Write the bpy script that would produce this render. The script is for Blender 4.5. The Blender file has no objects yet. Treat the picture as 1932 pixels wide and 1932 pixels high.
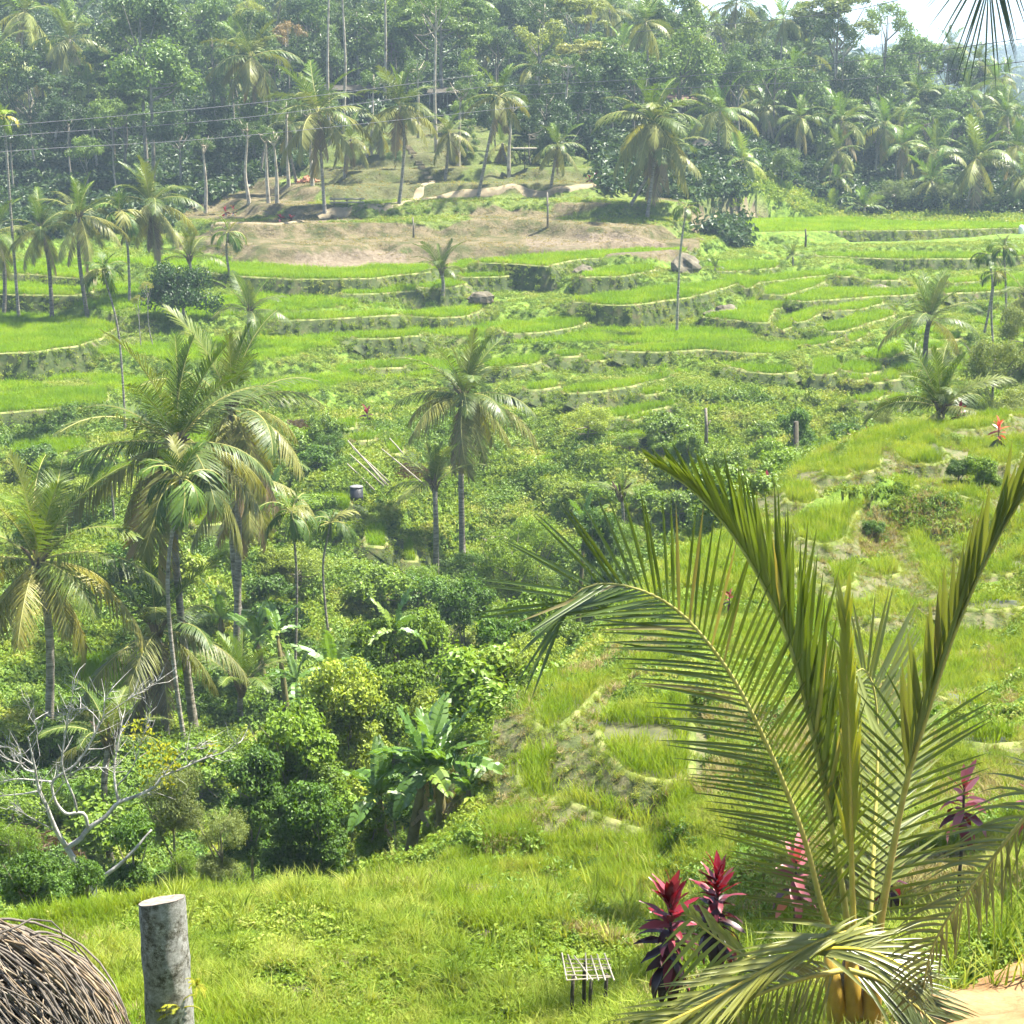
import bpy, math, random
import numpy as np
from mathutils import Vector, Matrix, Euler

# ---------------------------------------------------------------- camera, sky, sun, exposure
S = bpy.context.scene
COL = S.collection
W = 1932.0                 # the pixel frame the photograph was measured in
F = 3400.0                 # focal length in those pixels
TILT = math.radians(13.5)  # camera looks down into the valley
CZ = 30.0                  # camera height

cam_d = bpy.data.cameras.new('camera')
cam_d.sensor_width = 36.0
cam_d.lens = 36.0 * F / W
cam_d.clip_start = 0.3
cam_d.clip_end = 6000
cam = bpy.data.objects.new('camera', cam_d)
COL.objects.link(cam)
cam.location = (0, 0, CZ)
cam.rotation_euler = (math.pi / 2 - TILT, 0, 0)
S.camera = cam

SUN_EL, SUN_AZ = math.radians(63), math.radians(68)     # azimuth from +Y towards +X
world = bpy.data.worlds.new('World')
S.world = world
world.use_nodes = True
wn = world.node_tree.nodes
wl = world.node_tree.links
wn.clear()
sky = wn.new('ShaderNodeTexSky')
sky.sky_type = 'NISHITA'
sky.sun_disc = False
sky.sun_elevation = SUN_EL
sky.sun_rotation = SUN_AZ
sky.altitude = 400
sky.air_density = 0.6
sky.dust_density = 0.6
sky.ozone_density = 1.6
bg = wn.new('ShaderNodeBackground')
bg.inputs['Strength'].default_value = 0.085
wo = wn.new('ShaderNodeOutputWorld')
wl.new(sky.outputs[0], bg.inputs[0])
wl.new(bg.outputs[0], wo.inputs[0])

sun_d = bpy.data.lights.new('sun', 'SUN')
sun_d.energy = 5.0
sun_d.angle = math.radians(1.6)
sun_d.color = (1.0, 0.95, 0.84)
sun = bpy.data.objects.new('sun', sun_d)
COL.objects.link(sun)
sdir = Vector((math.sin(SUN_AZ) * math.cos(SUN_EL), math.cos(SUN_AZ) * math.cos(SUN_EL), math.sin(SUN_EL)))
sun.rotation_euler = sdir.to_track_quat('Z', 'Y').to_euler()
sun.location = (40, 60, 120)

S.view_settings.view_transform = 'Standard'
S.view_settings.look = 'None'
S.view_settings.gamma = 1.0
S.view_settings.use_curve_mapping = False
S.view_settings.exposure = 2.06

S.render.engine = 'CYCLES'
cy = S.cycles
cy.max_bounces = 5
cy.diffuse_bounces = 3
cy.glossy_bounces = 1
cy.transmission_bounces = 3
cy.transparent_max_bounces = 4
cy.volume_bounces = 0
cy.caustics_reflective = False
cy.caustics_refractive = False
cy.use_denoising = True
try:
    cy.denoiser = 'OPENIMAGEDENOISE'
    cy.denoising_prefilter = 'ACCURATE'
    cy.denoising_input_passes = 'RGB_ALBEDO_NORMAL'
except Exception:
    pass
cy.use_adaptive_sampling = True
cy.adaptive_threshold = 0.03
cy.sample_clamp_indirect = 6.0

# ---------------------------------------------------------------- small helpers
rng = np.random.default_rng(7)
random.seed(7)
CT, ST = math.cos(TILT), math.sin(TILT)


def ray(px, py):
    cx, cyy = (px - W / 2) / F, (W / 2 - py) / F
    return cx, CT + cyy * ST, -ST + cyy * CT


def at(px, py, Y):
    """the point seen at a pixel, at ground distance Y"""
    a, b, c = ray(px, py)
    return np.array((a / b * Y, Y, CZ + c / b * Y))


def on_plane(px, py, z):
    a, b, c = ray(px, py)
    t = (z - CZ) / c
    return np.array((a * t, b * t, z))


def to_px(x, y, z):
    """numpy: world -> pixel"""
    d = z - CZ
    fw = y * CT - d * ST
    up = y * ST + d * CT
    fw = np.maximum(fw, 0.01)
    return W / 2 + F * x / fw, W / 2 - F * up / fw


def link(o, parent=None):
    COL.objects.link(o)
    if parent is not None:
        o.parent = parent
    return o


def tag(o, label, cat, group=None, kind=None):
    o['label'] = label
    o['category'] = cat
    if group:
        o['group'] = group
    if kind:
        o['kind'] = kind
    return o


def empty(name, loc=(0, 0, 0), rz=0.0):
    o = bpy.data.objects.new(name, None)
    o.empty_display_size = 0.3
    o.location = loc
    o.rotation_euler = (0, 0, rz)
    return link(o)


def mesh(name, v, f, mat=None, smooth=False):
    """v (n,3), f: array (m,3|4) or list of such arrays"""
    me = bpy.data.meshes.new(name)
    v = np.asarray(v, dtype=np.float32).reshape(-1, 3)
    fl = f if isinstance(f, list) else [f]
    fl = [np.asarray(a, dtype=np.int32) for a in fl if len(a)]
    idx = np.concatenate([a.ravel() for a in fl])
    tot = np.concatenate([np.full(len(a), a.shape[1], np.int32) for a in fl])
    st = np.concatenate(([0], np.cumsum(tot)[:-1])).astype(np.int32)
    me.vertices.add(len(v))
    me.vertices.foreach_set('co', v.ravel())
    me.loops.add(len(idx))
    me.loops.foreach_set('vertex_index', idx)
    me.polygons.add(len(tot))
    me.polygons.foreach_set('loop_start', st)
    me.polygons.foreach_set('loop_total', tot)
    me.polygons.foreach_set('use_smooth', np.full(len(tot), smooth))
    me.update(calc_edges=True)
    if mat:
        me.materials.append(mat)
    return me


def attr(me, name, vals, typ='FLOAT', dom='POINT'):
    a = me.attributes.new(name, typ, dom)
    vals = np.asarray(vals)
    if typ == 'FLOAT_VECTOR':
        a.data.foreach_set('vector', vals.astype(np.float32).ravel())
    else:
        a.data.foreach_set('value', vals.astype(np.int32 if typ == 'INT' else np.float32).ravel())


def obj(name, me, parent=None, color=None):
    o = bpy.data.objects.new(name, me)
    if color is not None:
        o.color = (*color, 1.0)
    return link(o, parent)


class MB:
    """collects vertices and faces for one mesh"""
    def __init__(s):
        s.v, s.q, s.t, s.n = [], [], [], 0

    def add(s, v, q=None, t=None):
        v = np.asarray(v, float).reshape(-1, 3)
        s.v.append(v)
        if q is not None and len(q):
            s.q.append(np.asarray(q, int) + s.n)
        if t is not None and len(t):
            s.t.append(np.asarray(t, int) + s.n)
        s.n += len(v)

    def tube(s, pts, r, k=6, cap=True):
        pts = np.asarray(pts, float)
        n = len(pts)
        r = np.broadcast_to(np.asarray(r, float), (n,))
        T = np.gradient(pts, axis=0)
        T /= np.linalg.norm(T, axis=1)[:, None] + 1e-9
        ref = np.array((0, 0, 1.0)) if abs(T[0, 2]) < 0.9 else np.array((1.0, 0, 0))
        vs = []
        A = np.cross(T[0], ref)
        A /= np.linalg.norm(A)
        for i in range(n):
            A = A - T[i] * A.dot(T[i])
            A /= np.linalg.norm(A) + 1e-9
            B = np.cross(T[i], A)
            an = np.linspace(0, 2 * math.pi, k, endpoint=False)
            vs.append(pts[i] + r[i] * (np.cos(an)[:, None] * A + np.sin(an)[:, None] * B))
        v = np.concatenate(vs)
        q = []
        for i in range(n - 1):
            for j in range(k):
                q.append((i * k + j, i * k + (j + 1) % k, (i + 1) * k + (j + 1) % k, (i + 1) * k + j))
        t = []
        if cap:
            v = np.concatenate((v, pts[:1], pts[-1:]))
            for j in range(k):
                t.append((n * k, (j + 1) % k, j))
                t.append((n * k + 1, (n - 1) * k + j, (n - 1) * k + (j + 1) % k))
        s.add(v, q, t)

    def box(s, c, d, rz=0.0, M=None):
        d = np.asarray(d, float) / 2
        p = np.array([(x, y, z) for x in (-1, 1) for y in (-1, 1) for z in (-1, 1)]) * d
        if M is not None:
            p = p @ np.asarray(M).T
        elif rz:
            c_, s_ = math.cos(rz), math.sin(rz)
            p = p @ np.array(((c_, s_, 0), (-s_, c_, 0), (0, 0, 1)))
        s.add(p + np.asarray(c, float), [(0, 1, 3, 2), (4, 6, 7, 5), (0, 4, 5, 1), (2, 3, 7, 6), (0, 2, 6, 4), (1, 5, 7, 3)])

    def mesh(s, name, mat, smooth=False):
        fl = []
        if s.q:
            fl.append(np.concatenate(s.q))
        if s.t:
            fl.append(np.concatenate(s.t))
        return mesh(name, np.concatenate(s.v), fl, mat, smooth)


def hash2(ix, iy, seed):
    h = (ix.astype(np.int64) * 374761393 + iy.astype(np.int64) * 668265263 + seed * 982451653) & 0x7fffffff
    h = ((h ^ (h >> 13)) * 1274126177) & 0x7fffffff
    return ((h ^ (h >> 16)) & 0xffff) / 65535.0


def noise2(x, y, seed=0):
    ix, iy = np.floor(x), np.floor(y)
    fx, fy = x - ix, y - iy
    fx, fy = fx * fx * (3 - 2 * fx), fy * fy * (3 - 2 * fy)
    a, b = hash2(ix, iy, seed), hash2(ix + 1, iy, seed)
    c, d = hash2(ix, iy + 1, seed), hash2(ix + 1, iy + 1, seed)
    return (a * (1 - fx) + b * fx) * (1 - fy) + (c * (1 - fx) + d * fx) * fy


def fbm(x, y, s, octv=3, seed=0):
    r, a, t = 0, 1.0, 0
    for o in range(octv):
        r = r + a * (noise2(x / s * 2 ** o, y / s * 2 ** o, seed + o * 17) - 0.5)
        t += a
        a *= 0.5
    return r / t * 2


def in_poly(x, y, poly):
    poly = np.asarray(poly)
    inside = np.zeros(x.shape, bool)
    n = len(poly)
    j = n - 1
    for i in range(n):
        xi, yi = poly[i]
        xj, yj = poly[j]
        if yi != yj:
            c = ((yi > y) != (yj > y)) & (x < (xj - xi) * (y - yi) / (yj - yi) + xi)
            inside ^= c
        j = i
    return inside


def resample(P, step=None, n=None):
    P = np.asarray(P, float)
    d = np.concatenate(([0], np.cumsum(np.linalg.norm(np.diff(P, axis=0), axis=1))))
    if n is None:
        n = max(2, int(d[-1] / step) + 1)
    t = np.linspace(0, d[-1], n)
    return np.stack([np.interp(t, d, P[:, k]) for k in range(P.shape[1])], 1)


def spline(P, n):
    """Catmull-Rom through P"""
    P = np.asarray(P, float)
    Q = np.concatenate((2 * P[:1] - P[1:2], P, 2 * P[-1:] - P[-2:-1]))
    out = []
    m = len(P) - 1
    for u in np.linspace(0, m, n * 3):
        i = min(int(u), m - 1)
        t = u - i
        a, b, c, d = Q[i], Q[i + 1], Q[i + 2], Q[i + 3]
        out.append(0.5 * (2 * b + (c - a) * t + (2 * a - 5 * b + 4 * c - d) * t * t + (3 * b - a - 3 * c + d) * t ** 3))
    return resample(out, n=n)


# ---------------------------------------------------------------- materials
MATS = {}


def nodes_of(m):
    m.use_nodes = True
    nt = m.node_tree
    nt.nodes.clear()
    return nt, nt.nodes, nt.links


def ramp(n, stops):
    r = n.new('ShaderNodeValToRGB')
    e = r.color_ramp.elements
    while len(e) < len(stops):
        e.new(0.5)
    for k, (p, c) in enumerate(stops):
        e[k].position = p
        e[k].color = (*c, 1)
    return r


def leaf_mat(name, stops, trans=0.35, gloss=0.03, rough=0.5, use_color=False, vary='random', tint=None, grain=0.0, patch=0.0):
    """thin leaf: diffuse + translucent + a little gloss; colour ramp by per-object random (plus island/attribute)"""
    m = bpy.data.materials.new(name)
    nt, n, l = nodes_of(m)
    oi = n.new('ShaderNodeObjectInfo')
    geo = n.new('ShaderNodeNewGeometry')
    if vary == 'island':
        a = n.new('ShaderNodeMath')
        a.operation = 'MULTIPLY_ADD'
        l.new(geo.outputs['Random Per Island'], a.inputs[0])
        a.inputs[1].default_value = 0.65
        b = n.new('ShaderNodeMath')
        b.operation = 'MULTIPLY'
        l.new(oi.outputs['Random'], b.inputs[0])
        b.inputs[1].default_value = 0.35
        l.new(b.outputs[0], a.inputs[2])
        fac = a.outputs[0]
    else:
        fac = oi.outputs['Random']
    if patch:
        # stands of one species or age: slow change of colour over the ground
        nz = n.new('ShaderNodeTexNoise')
        nz.inputs['Scale'].default_value = patch
        nz.inputs['Detail'].default_value = 4
        nz.inputs['Roughness'].default_value = 0.6
        l.new(geo.outputs['Position'], nz.inputs['Vector'])
        mr = n.new('ShaderNodeMapRange')
        mr.inputs[1].default_value = 0.36
        mr.inputs[2].default_value = 0.64
        mr.inputs[3].default_value = 0.0
        mr.inputs[4].default_value = 0.55
        l.new(nz.outputs[0], mr.inputs[0])
        ad = n.new('ShaderNodeMath')
        ad.operation = 'MULTIPLY_ADD'
        l.new(fac, ad.inputs[0])
        ad.inputs[1].default_value = 0.45
        l.new(mr.outputs[0], ad.inputs[2])
        fac = ad.outputs[0]
    r = ramp(n, stops)
    l.new(fac, r.inputs[0])
    col = r.outputs[0]
    if use_color:
        mx = n.new('ShaderNodeMix')
        mx.data_type = 'RGBA'
        mx.blend_type = 'MULTIPLY'
        mx.inputs[0].default_value = 1.0
        l.new(col, mx.inputs[6])
        l.new(oi.outputs['Color'], mx.inputs[7])
        col = mx.outputs[2]
    if grain:
        tc = n.new('ShaderNodeTexCoord')
        nz = n.new('ShaderNodeTexNoise')
        nz.inputs['Scale'].default_value = grain
        nz.inputs['Detail'].default_value = 3
        l.new(tc.outputs['Object'], nz.inputs['Vector'])
        hs = n.new('ShaderNodeHueSaturation')
        mr = n.new('ShaderNodeMapRange')
        mr.inputs[3].default_value = 0.6
        mr.inputs[4].default_value = 1.4
        l.new(nz.outputs[0], mr.inputs[0])
        l.new(mr.outputs[0], hs.inputs['Value'])
        l.new(col, hs.inputs['Color'])
        col = hs.outputs[0]
    d = n.new('ShaderNodeBsdfDiffuse')
    t = n.new('ShaderNodeBsdfTranslucent')
    l.new(col, d.inputs[0])
    g2 = n.new('ShaderNodeMix')
    g2.data_type = 'RGBA'
    g2.blend_type = 'MULTIPLY'
    g2.inputs[0].default_value = 1
    g2.inputs[7].default_value = (*(tint or (1.25, 1.15, 0.5)), 1)
    l.new(col, g2.inputs[6])
    l.new(g2.outputs[2], t.inputs[0])
    mx = n.new('ShaderNodeMixShader')
    mx.inputs[0].default_value = trans
    l.new(d.outputs[0], mx.inputs[1])
    l.new(t.outputs[0], mx.inputs[2])
    last = mx.outputs[0]
    if gloss > 0:
        g = n.new('ShaderNodeBsdfGlossy')
        g.inputs['Roughness'].default_value = rough
        g.inputs[0].default_value = (1, 1, 1, 1)
        fr = n.new('ShaderNodeLayerWeight')
        fr.inputs['Blend'].default_value = 0.25
        mu = n.new('ShaderNodeMath')
        mu.operation = 'MULTIPLY_ADD'
        l.new(fr.outputs['Fresnel'], mu.inputs[0])
        mu.inputs[1].default_value = gloss * 0.6
        mu.inputs[2].default_value = gloss * 0.3
        m2 = n.new('ShaderNodeMixShader')
        l.new(mu.outputs[0], m2.inputs[0])
        l.new(last, m2.inputs[1])
        l.new(g.outputs[0], m2.inputs[2])
        last = m2.outputs[0]
    o = n.new('ShaderNodeOutputMaterial')
    l.new(last, o.inputs[0])
    MATS[name] = m
    return m


def solid_mat(name, stops, scale=3.0, detail=5, rough=0.85, bump=0.3, stretch=(1, 1, 1), bscale=None, coord='Object', use_color=False, spec=0.2):
    m = bpy.data.materials.new(name)
    nt, n, l = nodes_of(m)
    tc = n.new('ShaderNodeTexCoord')
    mp = n.new('ShaderNodeMapping')
    mp.inputs['Scale'].default_value = stretch
    l.new(tc.outputs[coord], mp.inputs[0])
    nz = n.new('ShaderNodeTexNoise')
    nz.inputs['Scale'].default_value = scale
    nz.inputs['Detail'].default_value = detail
    nz.inputs['Roughness'].default_value = 0.65
    l.new(mp.outputs[0], nz.inputs['Vector'])
    r = ramp(n, stops)
    l.new(nz.outputs[0], r.inputs[0])
    col = r.outputs[0]
    if use_color:
        oi = n.new('ShaderNodeObjectInfo')
        mx = n.new('ShaderNodeMix')
        mx.data_type = 'RGBA'
        mx.blend_type = 'MULTIPLY'
        mx.inputs[0].default_value = 1.0
        l.new(col, mx.inputs[6])
        l.new(oi.outputs['Color'], mx.inputs[7])
        col = mx.outputs[2]
    p = n.new('ShaderNodeBsdfPrincipled')
    l.new(col, p.inputs['Base Color'])
    p.inputs['Roughness'].default_value = rough
    p.inputs['Specular IOR Level'].default_value = spec
    if bump:
        n2 = n.new('ShaderNodeTexNoise')
        n2.inputs['Scale'].default_value = bscale or scale * 4
        n2.inputs['Detail'].default_value = 6
        l.new(mp.outputs[0], n2.inputs['Vector'])
        b = n.new('ShaderNodeBump')
        b.inputs['Strength'].default_value = bump
        b.inputs['Distance'].default_value = 0.05
        l.new(n2.outputs[0], b.inputs['Height'])
        l.new(b.outputs[0], p.inputs['Normal'])
    o = n.new('ShaderNodeOutputMaterial')
    l.new(p.outputs[0], o.inputs[0])
    MATS[name] = m
    return m


# ---------------------------------------------------------------- scattering of uncountable plants (kind = stuff)
PROTO = {}


def proto_collection(key, meshes):
    c = bpy.data.collections.new('proto_' + key)
    for k, me in enumerate(meshes):
        o = bpy.data.objects.new('%s_%02d' % (key, k), me)
        c.objects.link(o)
    ng = bpy.data.node_groups.new('scatter_' + key, 'GeometryNodeTree')
    ng.interface.new_socket('Geometry', in_out='INPUT', socket_type='NodeSocketGeometry')
    ng.interface.new_socket('Geometry', in_out='OUTPUT', socket_type='NodeSocketGeometry')
    n, l = ng.nodes, ng.links
    gi, go = n.new('NodeGroupInput'), n.new('NodeGroupOutput')
    ci = n.new('GeometryNodeCollectionInfo')
    ci.inputs['Collection'].default_value = c
    ci.inputs['Separate Children'].default_value = True
    ci.inputs['Reset Children'].default_value = True
    ip = n.new('GeometryNodeInstanceOnPoints')
    ip.inputs['Pick Instance'].default_value = True

    def na(nm, typ):
        x = n.new('GeometryNodeInputNamedAttribute')
        x.data_type = typ
        x.inputs['Name'].default_value = nm
        return x.outputs['Attribute']
    er = n.new('FunctionNodeEulerToRotation')
    l.new(na('rot', 'FLOAT_VECTOR'), er.inputs[0])
    l.new(gi.outputs[0], ip.inputs['Points'])
    l.new(ci.outputs[0], ip.inputs['Instance'])
    l.new(na('idx', 'INT'), ip.inputs['Instance Index'])
    l.new(er.outputs[0], ip.inputs['Rotation'])
    l.new(na('scl', 'FLOAT_VECTOR'), ip.inputs['Scale'])
    l.new(ip.outputs[0], go.inputs[0])
    PROTO[key] = (ng, len(meshes))


def scatter(name, key, pts, scl, tilt=0.15, parent=None, zs=None, yaw=None):
    ng, k = PROTO[key]
    n = len(pts)
    me = bpy.data.meshes.new(name)
    me.vertices.add(n)
    me.vertices.foreach_set('co', np.asarray(pts, np.float32).ravel())
    rot = np.stack([rng.normal(0, tilt, n), rng.normal(0, tilt, n),
                    rng.uniform(0, 2 * math.pi, n) if yaw is None else yaw], 1)
    sc = np.broadcast_to(np.asarray(scl, float), (n,))
    z = sc if zs is None else sc * zs
    attr(me, 'rot', rot, 'FLOAT_VECTOR')
    attr(me, 'scl', np.stack((sc, sc, z), 1), 'FLOAT_VECTOR')
    attr(me, 'idx', rng.integers(0, k, n), 'INT')
    me.update()
    o = obj(name, me, parent)
    mod = o.modifiers.new('scatter', 'NODES')
    mod.node_group = ng
    o['kind'] = 'stuff'
    return o

# ---------------------------------------------------------------- ground materials
def terrain_mat():
    m = bpy.data.materials.new('terrain')
    nt, n, l = nodes_of(m)
    tc = n.new('ShaderNodeTexCoord')

    def nz(scale, det=5):
        x = n.new('ShaderNodeTexNoise')
        x.inputs['Scale'].default_value = scale
        x.inputs['Detail'].default_value = det
        x.inputs['Roughness'].default_value = 0.7
        l.new(tc.outputs['Object'], x.inputs['Vector'])
        return x.outputs[0]
    lush = ramp(n, [(0.30, (0.035, 0.06, 0.012)), (0.45, (0.10, 0.17, 0.02)), (0.6, (0.17, 0.24, 0.035)), (0.72, (0.22, 0.23, 0.08))])
    l.new(nz(1.7), lush.inputs[0])
    dry = ramp(n, [(0.30, (0.05, 0.06, 0.02)), (0.43, (0.075, 0.078, 0.028)), (0.52, (0.125, 0.105, 0.055)), (0.60, (0.175, 0.14, 0.082)), (0.70, (0.085, 0.11, 0.03))])
    l.new(nz(0.55, 8), dry.inputs[0])
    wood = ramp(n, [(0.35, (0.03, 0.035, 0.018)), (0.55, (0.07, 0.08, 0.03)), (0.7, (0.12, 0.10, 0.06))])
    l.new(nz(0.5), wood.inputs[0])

    def at_(nm):
        a = n.new('ShaderNodeAttribute')
        a.attribute_name = nm
        return a.outputs['Fac']

    def mix(f, a, b):
        x = n.new('ShaderNodeMix')
        x.data_type = 'RGBA'
        l.new(f, x.inputs[0])
        l.new(a, x.inputs[6])
        l.new(b, x.inputs[7])
        return x.outputs[2]
    c = mix(at_('dry'), lush.outputs[0], dry.outputs[0])
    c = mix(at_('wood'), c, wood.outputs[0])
    soil = ramp(n, [(0.35, (0.11, 0.085, 0.055)), (0.6, (0.21, 0.17, 0.12))])
    l.new(nz(2.5), soil.inputs[0])
    c = mix(at_('soil'), c, soil.outputs[0])
    p = n.new('ShaderNodeBsdfPrincipled')
    p.inputs['Roughness'].default_value = 0.9
    p.inputs['Specular IOR Level'].default_value = 0.1
    l.new(c, p.inputs['Base Color'])
    b = n.new('ShaderNodeBump')
    b.inputs['Strength'].default_value = 0.9
    b.inputs['Distance'].default_value = 0.25
    l.new(nz(2.2, 8), b.inputs['Height'])
    l.new(b.outputs[0], p.inputs['Normal'])
    o = n.new('ShaderNodeOutputMaterial')
    l.new(p.outputs[0], o.inputs[0])
    return m


M_TERR = terrain_mat()
M_MUD = solid_mat('wet_mud', [(0.35, (0.06, 0.065, 0.035)), (0.6, (0.12, 0.12, 0.06))], 2.0, rough=0.35, bump=0.2)
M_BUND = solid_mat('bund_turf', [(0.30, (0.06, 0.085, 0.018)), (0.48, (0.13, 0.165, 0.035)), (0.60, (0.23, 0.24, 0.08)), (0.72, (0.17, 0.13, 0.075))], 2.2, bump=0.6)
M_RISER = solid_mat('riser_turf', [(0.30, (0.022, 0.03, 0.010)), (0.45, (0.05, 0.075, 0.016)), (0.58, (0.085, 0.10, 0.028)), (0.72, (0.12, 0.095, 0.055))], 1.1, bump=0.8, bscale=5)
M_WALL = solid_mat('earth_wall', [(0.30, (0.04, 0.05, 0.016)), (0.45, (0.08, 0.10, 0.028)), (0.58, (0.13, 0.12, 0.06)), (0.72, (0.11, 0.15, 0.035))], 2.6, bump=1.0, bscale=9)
M_CLAY = solid_mat('orange_clay', [(0.30, (0.19, 0.105, 0.045)), (0.5, (0.29, 0.175, 0.08)), (0.7, (0.36, 0.235, 0.12))], 1.3, detail=9, bump=0.5, bscale=14)
M_TRAIL = solid_mat('pale_trail', [(0.35, (0.19, 0.15, 0.085)), (0.65, (0.31, 0.255, 0.16))], 1.0, bump=0.3)

M_RICE = leaf_mat('rice_leaf', [(0.0, (0.12, 0.24, 0.008)), (0.5, (0.19, 0.32, 0.012)), (0.85, (0.26, 0.37, 0.02)), (1.0, (0.36, 0.38, 0.06))], trans=0.45, gloss=0.0, vary='island', patch=.35)
M_RICEY = leaf_mat('rice_leaf_yellow', [(0.0, (0.12, 0.22, 0.014)), (0.5, (0.21, 0.30, 0.03)), (0.85, (0.31, 0.36, 0.06)), (1.0, (0.38, 0.35, 0.12))], trans=0.45, gloss=0.0, vary='island', patch=.9)
M_GRASS = leaf_mat('grass_blade', [(0.0, (0.08, 0.15, 0.016)), (0.4, (0.19, 0.265, 0.035)), (0.75, (0.32, 0.36, 0.075)), (1.0, (0.42, 0.38, 0.17))], trans=0.4, gloss=0.0, vary='island', patch=1.1)
M_HERB = leaf_mat('herb_leaf', [(0.0, (0.07, 0.135, 0.012)), (0.4, (0.17, 0.26, 0.024)), (0.75, (0.28, 0.34, 0.055)), (1.0, (0.42, 0.40, 0.14))], trans=0.35, gloss=0.02, vary='island', patch=.45)
M_BUSH = leaf_mat('bush_leaf', [(0.0, (0.045, 0.10, 0.012)), (0.45, (0.12, 0.215, 0.022)), (0.8, (0.21, 0.30, 0.04)), (1.0, (0.33, 0.37, 0.09))], trans=0.32, gloss=0.035, vary='island', patch=.4)
M_DRYG = leaf_mat('dry_grass', [(0.0, (0.16, 0.15, 0.05)), (0.5, (0.25, 0.22, 0.09)), (1.0, (0.36, 0.30, 0.16))], trans=0.3, gloss=0.0, vary='island')
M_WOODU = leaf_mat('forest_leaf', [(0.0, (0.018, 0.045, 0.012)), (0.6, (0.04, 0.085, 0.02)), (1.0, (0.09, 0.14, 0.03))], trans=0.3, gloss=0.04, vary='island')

# ---------------------------------------------------------------- small plant prototypes (shared by the scattered cover)
def blades_mesh(name, n, h, lean, width, mat, seg=3, r0=0.06, seed=0, droop=0.6):
    g = np.random.default_rng(seed)
    V, Q, T, c = [], [], [], 0
    for i in range(n):
        az = g.uniform(0, 2 * math.pi)
        p0 = np.array((g.normal(0, r0), g.normal(0, r0), 0))
        d = np.array((math.cos(az), math.sin(az), 0))
        s = np.array((-math.sin(az + g.normal(0, .6)), math.cos(az), 0))
        L = h * g.uniform(0.6, 1.15)
        ln = lean * g.uniform(0.2, 1.2)
        w = width * g.uniform(0.7, 1.3)
        for k in range(seg + 1):
            t = k / seg
            hz = L * (math.sin(min(1.5, ln) * t) + 0.0)
            p = p0 + d * L * (t * 0.15 + ln * t * t * 0.7) + np.array((0, 0, L * (t - droop * ln * 0.5 * t * t)))
            ww = w * (1 - t) ** 0.6 * 0.5
            if k < seg:
                V += [p - s * ww, p + s * ww]
            else:
                V += [p]
        for k in range(seg - 1):
            Q.append((c + 2 * k, c + 2 * k + 1, c + 2 * k + 3, c + 2 * k + 2))
        T.append((c + 2 * seg - 2, c + 2 * seg - 1, c + 2 * seg))
        c += 2 * seg + 1
    return mesh(name, V, [np.array(Q), np.array(T)] if Q else np.array(T), mat)


def leaves_arrays(P, Nn, size, g, jit=0.5, aspect=0.55, droop=0.25):
    """pointed, folded leaves (4 tris each would be costly: 2 quads sharing a midrib -> 2 triangles per half)"""
    n = len(P)
    Nn = Nn + g.normal(0, jit, (n, 3))
    Nn /= np.linalg.norm(Nn, axis=1)[:, None] + 1e-9
    A = np.cross(Nn, g.normal(0, 1, (n, 3)))
    A /= np.linalg.norm(A, axis=1)[:, None] + 1e-9
    B = np.cross(Nn, A)
    L = (size * g.uniform(0.6, 1.3, n))[:, None]
    base = P - A * L * 0.5
    tip = P + A * L * 0.5 - np.array((0, 0, 1.0)) * L * droop
    l = P + B * L * aspect * 0.5 + Nn * L * 0.06
    r = P - B * L * aspect * 0.5 + Nn * L * 0.06
    V = np.stack((base, l, tip, r), 1).reshape(-1, 3)
    i = np.arange(n) * 4
    T = np.concatenate((np.stack((i, i + 1, i + 2), 1), np.stack((i, i + 2, i + 3), 1)))
    return V, T


def clump_mesh(name, n, R, H, leaf, mat, seed=0, jit=0.6):
    g = np.random.default_rng(seed)
    d = g.normal(0, 1, (n, 3))
    d[:, 2] = np.abs(d[:, 2])
    d /= np.linalg.norm(d, axis=1)[:, None]
    rad = g.uniform(0.35, 1.0, n)[:, None]
    lump = 0.75 + 0.45 * np.sin(d[:, :1] * 5 + seed) * np.cos(d[:, 1:2] * 4 + seed * 2)
    P = d * rad * lump * np.array((R, R, H))
    V, T = leaves_arrays(P, d + np.array((0, 0, .5)), leaf, g, jit)
    return mesh(name, V, T, mat)


proto_collection('rice', [blades_mesh('rice_tuft', 16, 0.50, 0.62, 0.032, M_RICE, 3, 0.09, s) for s in range(4)])
proto_collection('riceyellow', [blades_mesh('rice_tuft_yellow', 14, 0.40, 0.6, 0.018, M_RICEY, 3, 0.06, 20 + s) for s in range(4)])
proto_collection('grass', [blades_mesh('grass_tuft', 22, 0.28, 1.0, 0.010, M_GRASS, 3, 0.07, 40 + s) for s in range(5)])
proto_collection('dry', [blades_mesh('dry_tuft', 14, 0.30, 1.0, 0.03, M_DRYG, 2, 0.10, 60 + s) for s in range(3)])
proto_collection('reed', [blades_mesh('reed_tuft', 16, 1.0, 0.9, 0.035, M_GRASS, 4, 0.08, 80 + s) for s in range(3)])
proto_collection('herb', [clump_mesh('herb_clump', 46, 0.5, 0.42, 0.17, M_HERB, s) for s in range(5)])
proto_collection('smallherb', [clump_mesh('small_herb', 40, 0.5, 0.35, 0.20, M_HERB, 30 + s) for s in range(4)])
proto_collection('bush', [clump_mesh('bush_clump', 110, 0.5, 0.55, 0.13, M_BUSH, 10 + s) for s in range(5)])
proto_collection('woodfloor', [clump_mesh('forest_clump', 90, 0.5, 0.6, 0.16, M_WOODU, 20 + s) for s in range(4)])

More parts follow.
